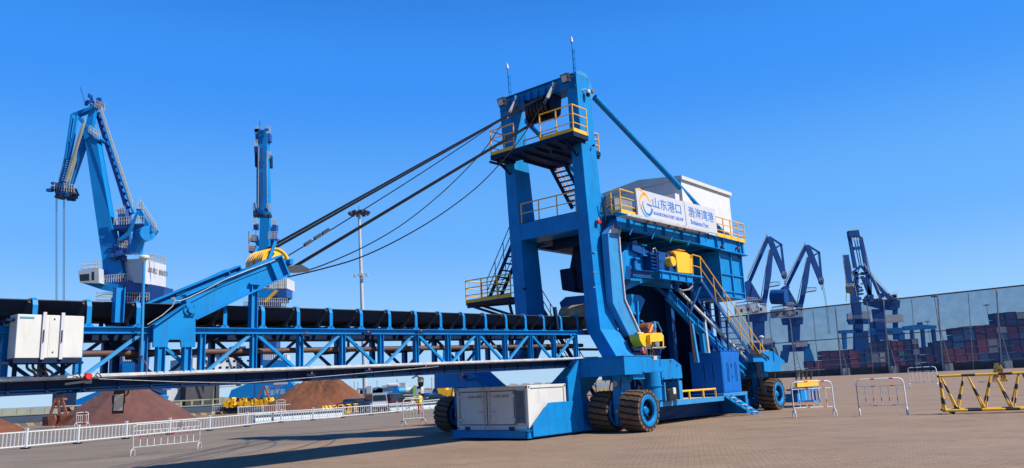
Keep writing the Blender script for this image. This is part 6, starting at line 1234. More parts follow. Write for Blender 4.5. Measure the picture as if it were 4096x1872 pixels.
for i, (x, (p, z)) in enumerate(zip(wx, WZ)):
    main = i % 2 == 1; q = Vector((p.x-.045*0, p.y, 0)); lean = 0
    top_ = at(x, wtop(x), WD(x))-wo; foot = Vector((at(x+26, 1500, WD(x)).x-wo.x, p.y, 0))
    mb = MB()
    mb.tube([foot+Vector((0, -.6, 0)), top_+Vector((0, -.6, 0))], .26 if main else .14, 6)
    if main:
        f2 = foot+Vector((1.7, -3.0, 0)); mb.tube([f2, foot.lerp(top_, .55)+Vector((0, -.8, 0))], .13, 6)
        for k in range(9): t = k/9; mb.tube([foot.lerp(top_, .55*t)+Vector((0, -.7, 0)), f2.lerp(foot.lerp(top_, .55), min(1, t+.06))], .06, 5)
    mb.build('windbreak_post', 'grey', WB)
    if main: mb = MB(); mb.cbox(foot+Vector((.8, -2.4, 1.3)), (2.6, 2.4, 2.6)); mb.build('post_plinth', 'conc', WB)
for i in range(len(wx)-1):
    xa, xb = wx[i], wx[i+1]
    ta_, tb2 = at(xa, wtop(xa), WD(xa))-wo, at(xb, wtop(xb), WD(xb))-wo; fa_, fb_ = Vector((at(xa+26, 1500, WD(xa)).x-wo.x, WD(xa)-wo.y, 2.6)), Vector((at(xb+26, 1500, WD(xb)).x-wo.x, WD(xb)-wo.y, 2.6))
    mb = MB(); mb.add([fa_, fb_, tb2, ta_], [(0, 1, 2, 3)]); mb.build('net_panel', 'net', WB)
    mb = MB(); mb.tube([ta_, tb2], .28, 6); mid = .47; mb.tube([fa_.lerp(ta_, mid), fb_.lerp(tb2, mid)], .18, 6); mb.build('net_rail', 'dgrey', WB)
    mb = MB(); fa0 = fa_.copy(); fa0.z = 1.3; fb0 = fb_.copy(); fb0.z = 1.3; mb.bar(fa0, fb0, .8, 2.6); mb.build('foot_wall', 'concd', WB)
# ---- container yard behind the windbreak
DC = 420.
t7 = tf(1.962, 2880, 900); t5 = tf(1.524, 3072, 1100)
stk = [(t7, 695,750,1065,1135,2,1,['maroon']), (t7,755,812,1065,1130,2,1,['red']), (t7,812,885,985,1130,5,1,['maroon']), (t7,885,955,983,1128,5,1,['maroon']), (t7,955,1028,980,1126,5,1,['maroon','maroon','navy','maroon','maroon']), (t7,1032,1105,972,1122,5,1,['red']), (t7,1108,1155,925,1115,6,1,['navy']),
 (t7,1158,1203,920,1108,6,1,['red','red','blue','blue','navy','grey']), (t7,1206,1268,920,1106,6,1,['navy','navy','grey','grey','navy','maroon']), (t7,1270,1312,918,1102,6,1,['red','red','white','white','navy','navy']), (t7,1316,1372,900,1100,7,1,['navy']), (t7,1375,1417,905,1092,6,1,['red','red','red','maroon','red','red']), (t7,1420,1468,905,1090,6,1,['red','red','green','green','red','red']), (t7,1472,1532,893,1086,6,1,['navy']), (t7,1535,1585,890,1084,6,1,['navy','grey','navy','grey','navy','grey']),
 (t5,972,1025,435,520,3,1,['navy','maroon','navy']), (t5,1028,1078,405,518,4,1,['navy']), (t5,1082,1150,395,515,4,1,['rust','rust','rust','navy']), (t5,1153,1222,320,513,6,1,['rust','rust','rust','blue','blue','navy']), (t5,1225,1292,310,511,6,1,['maroon','rust','maroon','maroon','blue','blue']), (t5,1296,1358,305,508,6,1,['blue','blue','red','red','maroon','maroon']), (t5,1362,1425,300,506,6,1,['navy','navy','grey','grey','maroon','maroon']), (t5,1428,1492,228,503,8,1,['navy','blue','navy','navy','blue','grey','navy','navy']), (t5,1495,1562,222,500,8,1,['blue','navy','maroon','navy','maroon','maroon','navy','navy']), (t5,1565,1640,222,498,8,1,['navy','navy','maroon','maroon','blue','maroon','navy','grey'])]
ordn = ['first', 'second', 'third', 'fourth', 'fifth', 'sixth', 'seventh', 'eighth', 'ninth', 'tenth', 'eleventh', 'twelfth', 'thirteenth', 'fourteenth', 'fifteenth', 'sixteenth', 'seventeenth', 'eighteenth', 'nineteenth', 'twentieth', '21st', '22nd', '23rd', '24th', '25th', '26th']
for si, (tt_, x0, x1, y0, y1, rows, cols, colr) in enumerate(stk):
    (X0, Y0), (X1, Y1) = tt_([(x0, y0), (x1, y1)]); dD = 0
    xm = (X0+X1)/2; wA = (X1-X0)/3100*DC; ctr = at(xm, HN(xm), DC).x; zt_ = at(xm, Y0, DC).z; zb_ = 0; hh = (zt_-zb_)/rows
    for r_ in range(rows):
        cn = colr[r_ % len(colr)]; mb = MB(); z = zb_+hh*r_; w2 = wA/2*.985
        mb.box((-w2+.12, .1, .12), (w2-.12, 6, hh-.14)); 
        for sx_ in (-w2, w2-.16): mb.box((sx_, 0, 0), (sx_+.16, .3, hh-.05))
        mb.box((-w2+.16, 0, 0), (w2-.16, .2, .15)); mb.box((-w2+.16, 0, hh-.2), (w2-.16, .2, hh-.05))
        o = mb.build('shipping_container', CM[cn], None); o.location = (ctr+random.uniform(-.12, .12), DC+random.uniform(0, .3), z)
        tag(o, '%s shipping container, %s from the bottom of the %s stack from the left' % (cn if cn != 'rust' else 'rusty orange', ordn[r_], ordn[si]), 'shipping container', 'containers stacked behind the windbreak')
# ---- cranes beyond the windbreak
def far_crane(D, T, label, cw=False):
    (bx_, by_), = T([(305, 700)]); bb_ = Vector((at(bx_, by_, D).x, D, 0)); K = thing('harbour_crane', bb_, 0, label, 'crane', 'portal cranes of the harbour')
    L = [('luffing_rack', 'farc', [(370,95),(395,100),(247,445),(222,440)], 2, 3), ('jib', 'farc', [(368,92),(400,88),(425,135),(525,380),(515,415),(492,402),(400,180)], 2.5, 0), ('main_boom', 'farc', [(385,205),(400,185),(420,190),(402,400),(362,640),(318,625),(345,540)], 3, 0),
     ('rear_tower', 'farc', [(193,450),(222,432),(245,445),(322,580),(325,615),(215,600),(205,500)], 3, 1), ('jib_top', 'farc', [(395,88),(487,148),(483,160),(402,108)], 1.5, 0), ('jib_back', 'farc', [(474,150),(489,150),(515,372),(500,378)], 1.5, 0), ('jib_brace', 'farc', [(425,180),(478,148),(482,158),(432,192)], 1.5, 0),
     ('service_walk', 'farc', [(383,482),(466,468),(464,477),(384,490)], 2, -2), ('crane_machine_house', 'shipw', [(125,632),(300,605),(300,688),(130,700)], 7, 0), ('crane_cab', 'shipw', [(304,640),(366,642),(366,686),(310,688)], 3, -3), ('slew_base', 'farc', [(210,702),(372,690),(372,752),(225,758)], 6, 0),
     ('pillar', 'farc', [(262,752),(350,752),(352,905),(275,905)], 5, 0), ('switch_house', 'shipw', [(318,892),(412,885),(415,935),(320,945)], 3, -3), ('portal_box', 'farc', [(230,925),(430,915),(435,975),(235,985)], 6, 0), ('portal_leg', 'farc', [(215,975),(275,970),(262,1075),(200,1082)], 4, -3), ('portal_leg', 'crane', [(395,960),(440,960),(475,1060),(400,1066)], 4, -3), ('sheave_head', 'dgrey', [(483,398),(525,384),(524,420),(500,425)], 2, 0)]
    for nm, m, pts, th, dy in L: members(K, bb_, D, [(nm, m, T(pts), th, dy)])
    members(K, bb_, D, [('cab_window', 'glass', T([(312,650),(330,650),(330,676),(314,676)]), .1, -4.6), ('house_window', 'glass', T([(160,660),(178,658),(178,684),(160,686)]), .1, -3.2), ('house_window', 'glass', T([(208,652),(228,650),(228,676),(208,678)]), .1, -3.2)])
    rail_px(K, bb_, T, D-2, (((215,425),(372,85),26), ((322,590),(385,215),24), ((385,478),(466,468),8), ((128,630),(300,605),12), ((215,590),(320,600),8), ((490,395),(525,385),3), ((230,700),(372,690),9), ((300,640),(366,642),5)), 1.6, 'crail', .12)
    tubes(K, bb_, D, 'access_rail', 'farc', [T([(372,80),(215,425)]), T([(385,230),(345,420),(320,590)]), T([(385,470),(385,448),(466,446),(466,470)]), T([(190,600),(205,590),(260,690)]), T([(125,632),(125,612),(300,588),(300,605)]), T([(240,450),(310,580)])], .18, -2)
    tubes(K, bb_, D, 'hoist_rope', 'dgrey', [T([(503,425),(510,470)]), T([(512,425),(516,470)])], .1, 0)
    if cw:
        a, = T([(478,-0)]); 
    return K, bb_
K3, b3 = far_crane(400., t7, 'dark blue crane leaning right, nearest the ribbed blue bin of the ship loader')
T4 = lambda L: t7([(x+302-.03*y, .94*y+71) for x, y in L]); K4, b4 = far_crane(425., T4, 'dark blue crane with round counterweight, second from the left beyond the windbreak')
members(K4, b4, 425., [('counterweight_arm', 'farc', t7([(505,478),(545,475),(545,495),(500,560),(480,545)]), 3, 0)]); mb = MB(); a = at(*t7([(478, 564)])[0], 422.)-b4; mb.lathe([(0, -5), (4.0, -5), (4.2, 3), (0, 3)], a, (.8, -.6, -.1), 20); mb.build('counterweight', 'farc', K4, smooth=40)
tubes(K4, b4, 425., 'hoist_rope', 'dgrey', [t7([(800,455),(828,620),(855,860)]), t7([(810,455),(838,620),(865,860)])], .1)
D5 = 400.; b5 = Vector((at(3440, 1480, D5).x, D5, 0)); K5 = thing('harbour_crane', b5, 0, 'slim blue crane seen end-on just left of the tallest double-boom crane', 'crane', 'portal cranes of the harbour')
members(K5, b5, D5, [('jib', 'farc', t7([(970,235),(1012,232),(1018,290),(1030,370),(1045,480),(1062,575),(1060,620),(1035,620),(1028,540),(1000,500),(985,320)]), 3, 0), ('sheave_head', 'dgrey', t7([(992,480),(1045,480),(1045,500),(1030,540),(1015,530),(1000,535)]), 3, -1), ('cab', 'shipw', t7([(1005,695),(1040,690),(1045,735),(1008,740)]), 4, 0), ('slew_house', 'farc', t7([(1005,740),(1180,735),(1180,775),(1025,780)]), 5, 0), ('crane_machine_house', 'shipw', t7([(1100,680),(1180,675),(1180,755),(1105,760)]), 6, 1), ('pillar', 'farc', t7([(1040,600),(1105,600),(1125,800),(1125,990),(1060,990),(1060,780)]), 5, 0), ('portal_box', 'crane', t7([(938,828),(1110,818),(1115,845),(945,850)]), 5, 0), ('portal_leg', 'crane', t7([(965,848),(995,846),(998,975),(975,975)]), 4, 0), ('portal_leg', 'farc', t7([(1120,830),(1165,830),(1170,975),(1125,975)]), 4, 0)])
tubes(K5, b5, D5, 'access_rail', 'deck', [t7([(1018,290),(1045,420),(1075,560)]), t7([(970,235),(968,290),(985,400),(1000,480)]), t7([(992,540),(990,600)]), t7([(1025,540),(1022,610)])], .18, -2)
D6 = 450.; b6 = Vector((at(3560, 1480, D6).x, D6, 0)); K6 = thing('harbour_crane', b6, 0, 'tallest dark blue crane with open double boom and lattice back beyond the windbreak', 'crane', 'portal cranes of the harbour')
members(K6, b6, D6, [('boom_head', 'farc', t7([(1010,45),(1090,38),(1100,88),(1015,92)]), 6, 0), ('main_boom', 'farc', t7([(1008,90),(1030,90),(1078,335),(1052,338)]), 3, 0), ('main_boom', 'farc', t7([(1093,88),(1115,92),(1170,370),(1192,560),(1190,610),(1165,600),(1150,400)]), 3, 0), ('cross_beam', 'farc', t7([(1040,172),(1110,165),(1112,190),(1045,195)]), 3, 0), ('cross_plate', 'shipw', t7([(1042,100),(1058,98),(1062,122),(1048,122)]), 1, -1), ('cross_plate', 'shipw', t7([(1070,98),(1090,96),(1094,120),(1074,120)]), 1, -1),
 ('frame_strut', 'farc', t7([(1032,372),(1098,315),(1108,325),(1045,388)]), 2, 0), ('lattice_back', 'farc', t7([(1098,318),(1118,316),(1345,578),(1318,582),(1165,400)]), 2, 0), ('frame_strut', 'farc', t7([(1108,400),(1130,400),(1222,600),(1188,600)]), 3, 0), ('frame_leg', 'farc', t7([(1060,385),(1088,380),(1092,600),(1052,600)]), 3, 0), ('frame_strut', 'farc', t7([(1180,400),(1195,400),(1275,580),(1255,585)]), 1.5, 0),
 ('slew_house', 'farc', t7([(1140,575),(1415,590),(1410,650),(1370,665),(1300,660),(1150,620)]), 8, 0), ('crane_machine_house', 'cwhite', t7([(1300,708),(1435,700),(1440,758),(1305,770)]), 7, 0), ('crane_cab', 'shipw', t7([(1350,545),(1388,540),(1390,578),(1350,582)]), 4, 0), ('pillar', 'farc', t7([(1205,660),(1290,660),(1320,900),(1240,900)]), 6, 0), ('pillar', 'farc', t7([(1365,650),(1395,650),(1400,900),(1370,900)]), 4, 0), ('portal_leg', 'farc', t7([(1185,760),(1250,760),(1260,985),(1195,985)]), 4, 0), ('portal_box', 'crane', t7([(1180,815),(1430,805),(1440,850),(1185,860)]), 5, 0), ('portal_leg', 'crane', t7([(1405,840),(1450,840),(1455,985),(1410,985)]), 4, 0)])
tubes(K6, b6, D6, 'stay_rope', 'farc', [t7([(1050,90),(1095,320)]), t7([(1070,90),(1110,320)]), t7([(1118,100),(1185,400)]), t7([(1120,330),(1340,570)]), t7([(1170,400),(1320,545)]), t7([(1100,330),(1060,420)]), t7([(1185,400),(1190,560)])], .3, 0)
mb = MB(); random.seed(9)
for k in range(60):
    x, y = random.choice([(random.uniform(1050, 1150), random.uniform(370, 450)), (random.uniform(1140, 1400), random.uniform(540, 600)), (random.uniform(1060, 1120), random.uniform(450, 600))]); (X, Y), = t7([(x, y)]); mb.cbox(at(X, Y, D6-3)-b6, (random.uniform(.6, 2.2), .8, random.uniform(.4, 1.8)))
mb.build('deck_machinery', 'farc', K6)
rail_px(K6, b6, t7, D6-3, (((1120,100),(1175,370),16), ((1130,320),(1345,570),20), ((1185,380),(1270,570),12), ((1150,575),(1415,585),14), ((1180,760),(1430,770),14), ((1015,45),(1090,38),5), ((1060,400),(1150,395),6), ((1060,480),(1130,475),5), ((1360,545),(1395,542),3)), 1.6, 'crail', .12)
rail_px(K5, b5, t7, D5-3, (((1020,290),(1075,560),18), ((990,490),(1045,485),4), ((1005,740),(1180,735),10), ((970,240),(985,400),9)), 1.6, 'crail', .12)
mb = MB()
for k in range(14):
    t = k/14; p = (1120+215*t, 335+238*t); (X, Y), = t7([p]); (X2, Y2), = t7([(p[0]+(16 if k % 2 else -6), p[1]-8+(22 if k % 2 else 0))]); mb.bar(at(X, Y, D6-1)-b6, at(X2, Y2, D6-1)-b6, .3, .3)
mb.build('lattice_web', 'farc', K6)
D7 = 480.; b7 = Vector((at(3720, 1480, D7).x, D7, 0)); K7 = thing('gantry_crane', b7, 0, 'low blue gantry with long beam over the navy containers beyond the windbreak', 'crane')
members(K7, b7, D7, [('gantry_beam', 'crane', t7([(1440,795),(1560,780),(1700,790),(1700,812),(1450,828)]), 4, 0), ('gantry_leg', 'farc', t7([(1583,818),(1605,816),(1618,975),(1595,978)]), 4, 0), ('gantry_leg', 'farc', t7([(1665,816),(1690,814),(1708,970),(1685,972)]), 4, 0), ('gantry_leg', 'farc', t7([(1500,826),(1518,824),(1530,980),(1512,982)]), 4, 0), ('trolley', 'farc', t7([(1555,765),(1590,762),(1592,785),(1556,788)]), 3, 0)])
for (x, yt, D, lb) in ((3768, 1180, 520, 'tall thin light mast seen through the net above the rust containers'), (3974, 1215, 640, 'thin light mast seen through the net right of centre in the yard'), (3724, 1283, 800, 'smallest distant light mast seen through the net near the gantry')):
    p = at(x+14, 1480, D); light_mast((p.x, p.y, 0), at(x, yt, D).z, .5, lb)
# ---- far shore things
def simple(name, mb, m, loc, label, cat, group=None, rz=0, **k):
    o = mb.build(name, m, None, **k); o.location = loc; o.rotation_euler.z = rz; return tag(o, label, cat, group)
for x, yt in ((1418, 1523), (1433, 1528), (1510, 1521), (1590, 1517), (1729, 1510)):
    D = 905.; p = at(x, 1556, D); mb = MB(); zt_ = at(x, yt, D).z; mb.tube([(0, 0, 0), (0, 0, zt_-1.5)], .75, 8, r2=.6); mb.lathe([(0, 0), (1.0, 0), (1.0, .4), (.6, .6), (.6, 1.6), (0, 2.0)], (0, 0, zt_-1.5), (0, 0, 1), 8); 
    simple('marker_post', mb, 'shipw', (p.x, D, 0), 'slim white post on the breakwater, %s from the left' % ordn[(1418, 1433, 1510, 1590, 1729).index(x)], 'post', 'white posts on the breakwater')
D = 915.; p = at(1742, 1553, D); lh = thing('lighthouse', (p.x, D, 0), 0, 'small red and white lighthouse on the breakwater left of the orange truck', 'lighthouse'); mb = MB(); zt_ = at(1742, 1520, D).z; mb.tube([(0, 0, 0), (0, 0, zt_)], 1.6, 12, r2=1.1); mb.build('tower', 'redwhiteZ', lh); mb = MB(); mb.lathe([(1.8, 0), (1.8, .6), (1.1, .6), (1.1, 2), (0, 3)], (0, 0, zt_), (0, 0, 1), 12); mb.build('lantern', 'red', lh)
D = 700.; p = at(1575, 1550, D); mb = MB(); X = lambda x: at(x, 1550, D).x-p.x; Z = lambda y: at(1575, y, D).z
mb.box((X(1531), 0, 0), (X(1622), 20, Z(1541))); mb.prism([(X(1537), 0, Z(1541)), (X(1622), 0, Z(1541)), (X(1622), 0, Z(1532)), (X(1560), 0, Z(1534))], (0, 18, 0)); mb.box((X(1529), -1, Z(1549)), (X(1600), 0, Z(1540))); simple('terminal_building', mb, 'shipw', (p.x, D, 0), 'low white building on the far shore behind the spray truck', 'building')
D = 800.; p = at(1470, 1560, D); mb = MB(); random.seed(4); X = lambda x: at(x, 1560, D).x-p.x
for k in range(24): x = X(1412)+(X(1540)-X(1412))*k/24; mb.box((x, 0, 0), (x+random.uniform(3, 5.4), 8, random.uniform(2.5, 6.5)))
simple('far_port_buildings', mb, 'farblue', (p.x, D, 0), 'row of faint blue port sheds on the far shore right of the mast', 'sheds')
# blue frame seen through the boom truss
D = 150.; p = at(1800, 1590, D); fr0 = Vector((p.x, D, 0)); FRm = thing('blue_gantry_frame', fr0, 0, 'blue steel gantry frame seen through the boom right of the orange truck', 'gantry')
members(FRm, fr0, D, [('frame_post', 'crane', [(1771,1392),(1781,1392),(1782,1600),(1771,1600)], 1.2, 0), ('frame_post', 'crane', [(1820,1390),(1832,1390),(1834,1598),(1822,1598)], 1.2, 0), ('frame_beam', 'crane', [(1762,1386),(1905,1378),(1905,1390),(1762,1398)], 1.2, 0), ('frame_post', 'crane', [(1888,1385),(1900,1385),(1902,1595),(1890,1595)], 1.2, 0), ('frame_brace', 'crane', [(1781,1400),(1788,1398),(1824,1460),(1818,1464)], .6, 0)])
mb = MB(); mb.tube([at(1706, 1405, 300)-at(1706, 1600, 300), at(1735, 1440, 300)-at(1706, 1600, 300)], .1, 4)
# ---- white water-filled barriers behind the railing
wb = []
def jersey(p0, p1, n_, lab):
    a, e = gnd(*p0), gnd(*p1); rz = math.atan2((e-a).y, (e-a).x); L = (e-a).length/n_
    for k in range(n_):
        p = a.lerp(e, (k+.5)/n_); mb = MB(); h = .72; mb.prism([(-L*.48, -.22, 0), (-L*.48, .22, 0), (-L*.48, .2, .2), (-L*.48, .1, .38), (-L*.48, .08, h), (-L*.48, -.08, h), (-L*.48, -.1, .38), (-L*.48, -.2, .2)], (L*.96, 0, 0)); mb.box((-L*.3, -.25, 0), (-L*.1, .25, .1)); 
        o = simple('road_barrier_block', mb, 'blockw', (p.x, p.y, 0), lab % ordn[k], 'barrier', 'white barrier blocks behind the railing', rz); wb.append(o)
        mb = MB(); mb.box((-L*.47, -.125, .44), (L*.47, -.10, .60)); mb.build('barrier_stripe', 'dgrey', o)
jersey((1092, 1688), (1372, 1668), 8, 'white barrier block left of the striped barrier, %s from the left')
jersey((1556, 1648), (1772, 1632), 7, 'white barrier block behind the walking worker, %s from the left')
jersey((1015, 1693), (1085, 1688), 2, 'white barrier block at the left end of its row, %s one')
a, e = gnd(1290, 1668), gnd(1372, 1660); mb = MB(); hb = thing('striped_barrier', (a.x, a.y, 0), math.atan2((e-a).y, (e-a).x), 'yellow and black striped barrier between the railing and the parked sedan', 'barrier'); L = (e-a).length
mb.box((0, 0, .1), (L*.45, .06, 1.0)); mb.build('stripe_board', 'haz_fine', hb); mb = MB(); mb.tube([(L*.45, 0, .95), (L*1.9, 0, .95)], .04, 6); mb.tube([(L*.45, 0, .2), (L*1.9, 0, .2)], .04, 6); mb.build('barrier_rail', 'hazX', hb)
for k in range(9): x = L*.45+k*L*.16; mb = MB(); mb.tube([(x, 0, .2), (x+(.08*L if k % 2 else -.0), 0, .95)], .03, 6); mb.build('barrier_web', 'yellow', hb)
p = gnd(1301, 1642); sg = thing('road_sign', (p.x, p.y, 0), 0, 'small white road sign on a post before the brown pile', 'sign'); mb = MB(); mb.tube([(0, 0, 0), (0, 0, 1.3)], .03, 6); mb.build('sign_post', 'galv', sg); mb = MB(); mb.box((-.42, -.03, .75), (.42, 0, 1.32)); mb.build('sign_panel', 'signw', sg)
# ---- vehicles
def car(px, D, kind, paint, rz, label):
    p = gnd(px, HN(px)+2.1*3100/D); t = thing(kind, (p.x, p.y, 0), rz, label, 'van' if 'van' in kind else 'car', 'vehicles parked behind the railing')
    if 'van' in kind: prof = [(-2.4,.35),(-2.45,.9),(-2.3,1.75),(-2.0,1.92),(1.0,1.9),(1.5,1.65),(2.1,1.05),(2.5,.85),(2.5,.35)]; cab = (-2.28, 1.1, 1.72, 1.42, 1.7); W_ = 1.7
    elif 'suv' in kind: prof = [(-2.3,.35),(-2.35,.95),(-2.2,1.2),(-1.9,1.68),(.5,1.72),(1.2,1.1),(2.1,.95),(2.35,.7),(2.3,.35)]; cab = (-2.12, .98, 1.6, .4, 1.1); W_ = 1.85
    else: prof = [(-2.35,.3),(-2.4,.75),(-2.2,.98),(-1.6,1.05),(-1.0,1.42),(.4,1.44),(1.1,1.02),(2.1,.85),(2.4,.6),(2.35,.3)]; cab = (-1.55, .98, 1.36, .35, 1.0); W_ = 1.8
    mb = MB(); nn = len(prof)
    for y, s_ in ((-W_/2, .0), (-W_/2*.97, .0)): pass
    vs = []; 
    for y in (-1, 1):
        for x, z in prof: vs.append((x, y*W_/2*(1 if z < 1.0 else .86), z))
    mb.add(vs, [tuple(range(nn))[::-1], tuple(range(nn, 2*nn))]+[(i, (i+1) % nn, nn+(i+1) % nn, nn+i) for i in range(nn)])
    mb.build('body', paint, t, smooth=30, bevel=.05)
    x0, zl, zh, x1, x2 = cab; yw = W_/2*.93
    mb = MB(); mb.prism([(x0+.12, -yw-.02, zl+.04), (x1+.35, -yw-.02, zl+.04), (x1-.1, -yw*.95-.02, zh), (x0+.3, -yw*.95-.02, zh)], (0, .04, 0)); mb.build('side_window', 'glass', t)
    mb = MB(); mb.prism([(x0+.12, yw-.02, zl+.04), (x1+.35, yw-.02, zl+.04), (x1-.1, yw*.95-.02, zh), (x0+.3, yw*.95-.02, zh)], (0, .04, 0)); mb.build('side_window', 'glass', t)
    xr = {'van': -2.40, 'suv': -2.27, 'sed': -1.55}['van' if 'van' in kind else ('suv' if 'suv' in kind else 'sed')]; xt = {'van': -2.3, 'suv': -2.0, 'sed': -1.1}['van' if 'van' in kind else ('suv' if 'suv' in kind else 'sed')]
    mb = MB(); mb.prism([(xr-.03, -yw*.85, zl+.06), (xr-.03, yw*.85, zl+.06), (xt-.05, yw*.78, zh-.02), (xt-.05, -yw*.78, zh-.02)], (-.02, 0, .0)); mb.build('rear_window', 'glass', t)
    for y in (-W_/2+.1, W_/2-.32): mb = MB(); mb.box((prof[1][0]-.04, y, .72), (prof[1][0]+.1, y+.22, .9)); mb.build('tail_light', 'lred', t)
    mb = MB(); mb.box((prof[0][0]-.07, -.25, .5), (prof[0][0]+.02, .25, .62)); mb.build('number_plate', 'signw' if 'van' in kind else 'txt', t)
    for x in (-1.45, 1.45):
        for y in (-W_/2+.1, W_/2-.1): mb = MB(); mb.lathe([(0, -.11), (.2, -.11), (.33, -.09), (.33, .09), (.2, .11), (0, .11)], (x, y, .33), (0, 1, 0), 20); wo_ = mb.build('tyre', 'black', t); mb = MB(); mb.lathe([(0, -.125), (.18, -.12), (.18, .12), (0, .125)], (x, y, .33), (0, 1, 0), 12); mb.build('rim', 'rim', wo_)
    return t
car(1428, 84, 'parked_sedan', 'carblk', R(62), 'black sedan parked nearest the foot of the light mast')
v_ = car(1500, 80, 'parked_van', 'cargrey', R(112), 'grey green minivan with white tailgate parked right of the light mast')
mb = MB(); mb.box((-2.50, -.78, .55), (-2.43, .78, 1.02)); mb.build('tailgate', 'signw', v_)
car(1580, 92, 'parked_suv', 'carwine', R(68), 'dark wine red car with red tail lights parked right of the minivan')
car(1740, 95, 'parked_sedan', 'carblk', R(40), 'black sedan parked in front of the orange truck')
car(1706, 125, 'parked_sedan', 'carblk', R(80), 'small dark car beyond the railing behind the right shoulder of the worker')
# spray truck
D = 150.; p = at(1618, 1601, D); FT = thing('spray_truck', (p.x, p.y, 0), -.05, 'water spray truck with big white fan cannon, pale blue tank and lime and white cab', 'truck')
S_ = D/3100; X = lambda x: (x-1618)*S_; Zz = lambda y: CAM_H+(1559-y)*S_
mb = MB(); mb.box((X(1552), -1, .7), (X(1660), 1, 1.0)); mb.build('chassis', 'dark', FT)
mb = MB(); mb.lathe([(0, 0), (.55, .05), (.58, .2), (.58, 1.4)], (X(1598), 0, Zz(1564)), (1, 0, 0), 20); mb.build('water_tank', 'cyan', FT, smooth=40); mb = MB(); mb.lathe([(.6, 1.4), (.6, 2.7), (.5, 2.85), (0, 2.9)], (X(1598), 0, Zz(1564)), (1, 0, 0), 20); mb.build('water_tank', 'white', FT, smooth=40)
mb = MB(); mb.lathe([(.42, 0), (.48, .1), (.42, .5), (.42, 1.6), (.36, 2.2), (0, 2.2)], (X(1552), -.2, Zz(1539)), (1, 0, -.02), 20); fc = mb.build('fan_cannon', 'signw', FT, smooth=40); mb = MB(); mb.lathe([(0, .06), (.41, .05)], (X(1552), -.2, Zz(1539)), (1, 0, -.02), 20); mb.build('cannon_mouth', 'dark', fc)
mb = MB(); mb.prism([(X(1580), -.5, Zz(1545)), (X(1592), -.5, Zz(1545)), (X(1600), -.5, Zz(1572)), (X(1570), -.5, Zz(1572))], (0, 1, 0)); mb.box((X(1556), -.7, Zz(1575)), (X(1600), .7, Zz(1566))); mb.build('cannon_stand', 'crane', FT)
mb = MB(); mb.prism([(X(1668), -1.1, .7), (X(1690), -1.1, .7), (X(1691), -1.1, Zz(1560)), (X(1687), -1.1, Zz(1545)), (X(1668), -1.1, Zz(1544))], (0, 2.2, 0)); mb.build('cab', 'signw', FT, bevel=.05); mb = MB(); mb.box((X(1657), -1.1, .7), (X(1668), 1.1, Zz(1544))); mb.build('cab_rear', 'green', FT); mb = MB(); mb.prism([(X(1673), -1.12, Zz(1557)), (X(1689.5), -1.12, Zz(1557)), (X(1686), -1.12, Zz(1548)), (X(1673), -1.12, Zz(1548))], (0, .015, 0)); mb.build('cab_window', 'glass', FT)
for x in (1565, 1640, 1676): mb = MB(); mb.lathe([(0, -.15), (.5, -.15), (.5, .15), (0, .15)], (X(x), -.95, .5), (0, 1, 0), 20); mb.build('wheel', 'black', FT)
# orange truck
D = 112.; p = at(1770, 1590, D); OT = thing('dump_truck', (p.x, p.y, 0), -.08, 'orange and yellow dump truck partly hidden behind the blue loader frame', 'truck'); S_ = D/3100; X = lambda x: (x-1770)*S_; Zz = lambda y: CAM_H+(1553-y)*S_
mb = MB(); mb.prism([(X(1762), -1.2, Zz(1580)), (X(1790), -1.2, Zz(1580)), (X(1790), -1.2, Zz(1533)), (X(1772), -1.2, Zz(1532)), (X(1748), -1.2, Zz(1548)), (X(1756), -1.2, Zz(1556))], (0, 2.4, 0)); mb.build('dump_body', 'yellow', OT); mb = MB(); mb.prism([(X(1748), -1.24, Zz(1548)), (X(1774), -1.24, Zz(1531)), (X(1792), -1.24, Zz(1531)), (X(1792), -1.24, Zz(1536)), (X(1774), -1.24, Zz(1538)), (X(1754), -1.24, Zz(1554))], (0, 2.5, 0)); mb.build('body_rim', 'orange', OT)
mb = MB(); mb.prism([(X(1736), -1.1, Zz(1580)), (X(1756), -1.1, Zz(1580)), (X(1756), -1.1, Zz(1552)), (X(1740), -1.1, Zz(1553)), (X(1735), -1.1, Zz(1565))], (0, 2.2, 0)); cbo_ = mb.build('cab', 'crane', OT, bevel=.04); mb = MB(); mb.prism([(X(1740), -1.12, Zz(1566)), (X(1752), -1.12, Zz(1566)), (X(1752), -1.12, Zz(1555)), (X(1742), -1.12, Zz(1555))], (0, .015, 0)); mb.build('cab_window', 'glass', cbo_)
mb = MB(); mb.box((X(1736), -1.0, .5), (X(1818), 1, .95)); mb.box((X(1792), -1.1, .9), (X(1818), 1.1, Zz(1560))); mb.build('rear_body', 'yellow', OT)
for x in (1745, 1785, 1806): mb = MB(); mb.lathe([(0, -.2), (.5, -.2), (.5, .2), (0, .2)], (X(x), -.95, .5), (0, 1, 0), 20); mb.build('wheel', 'black', OT)
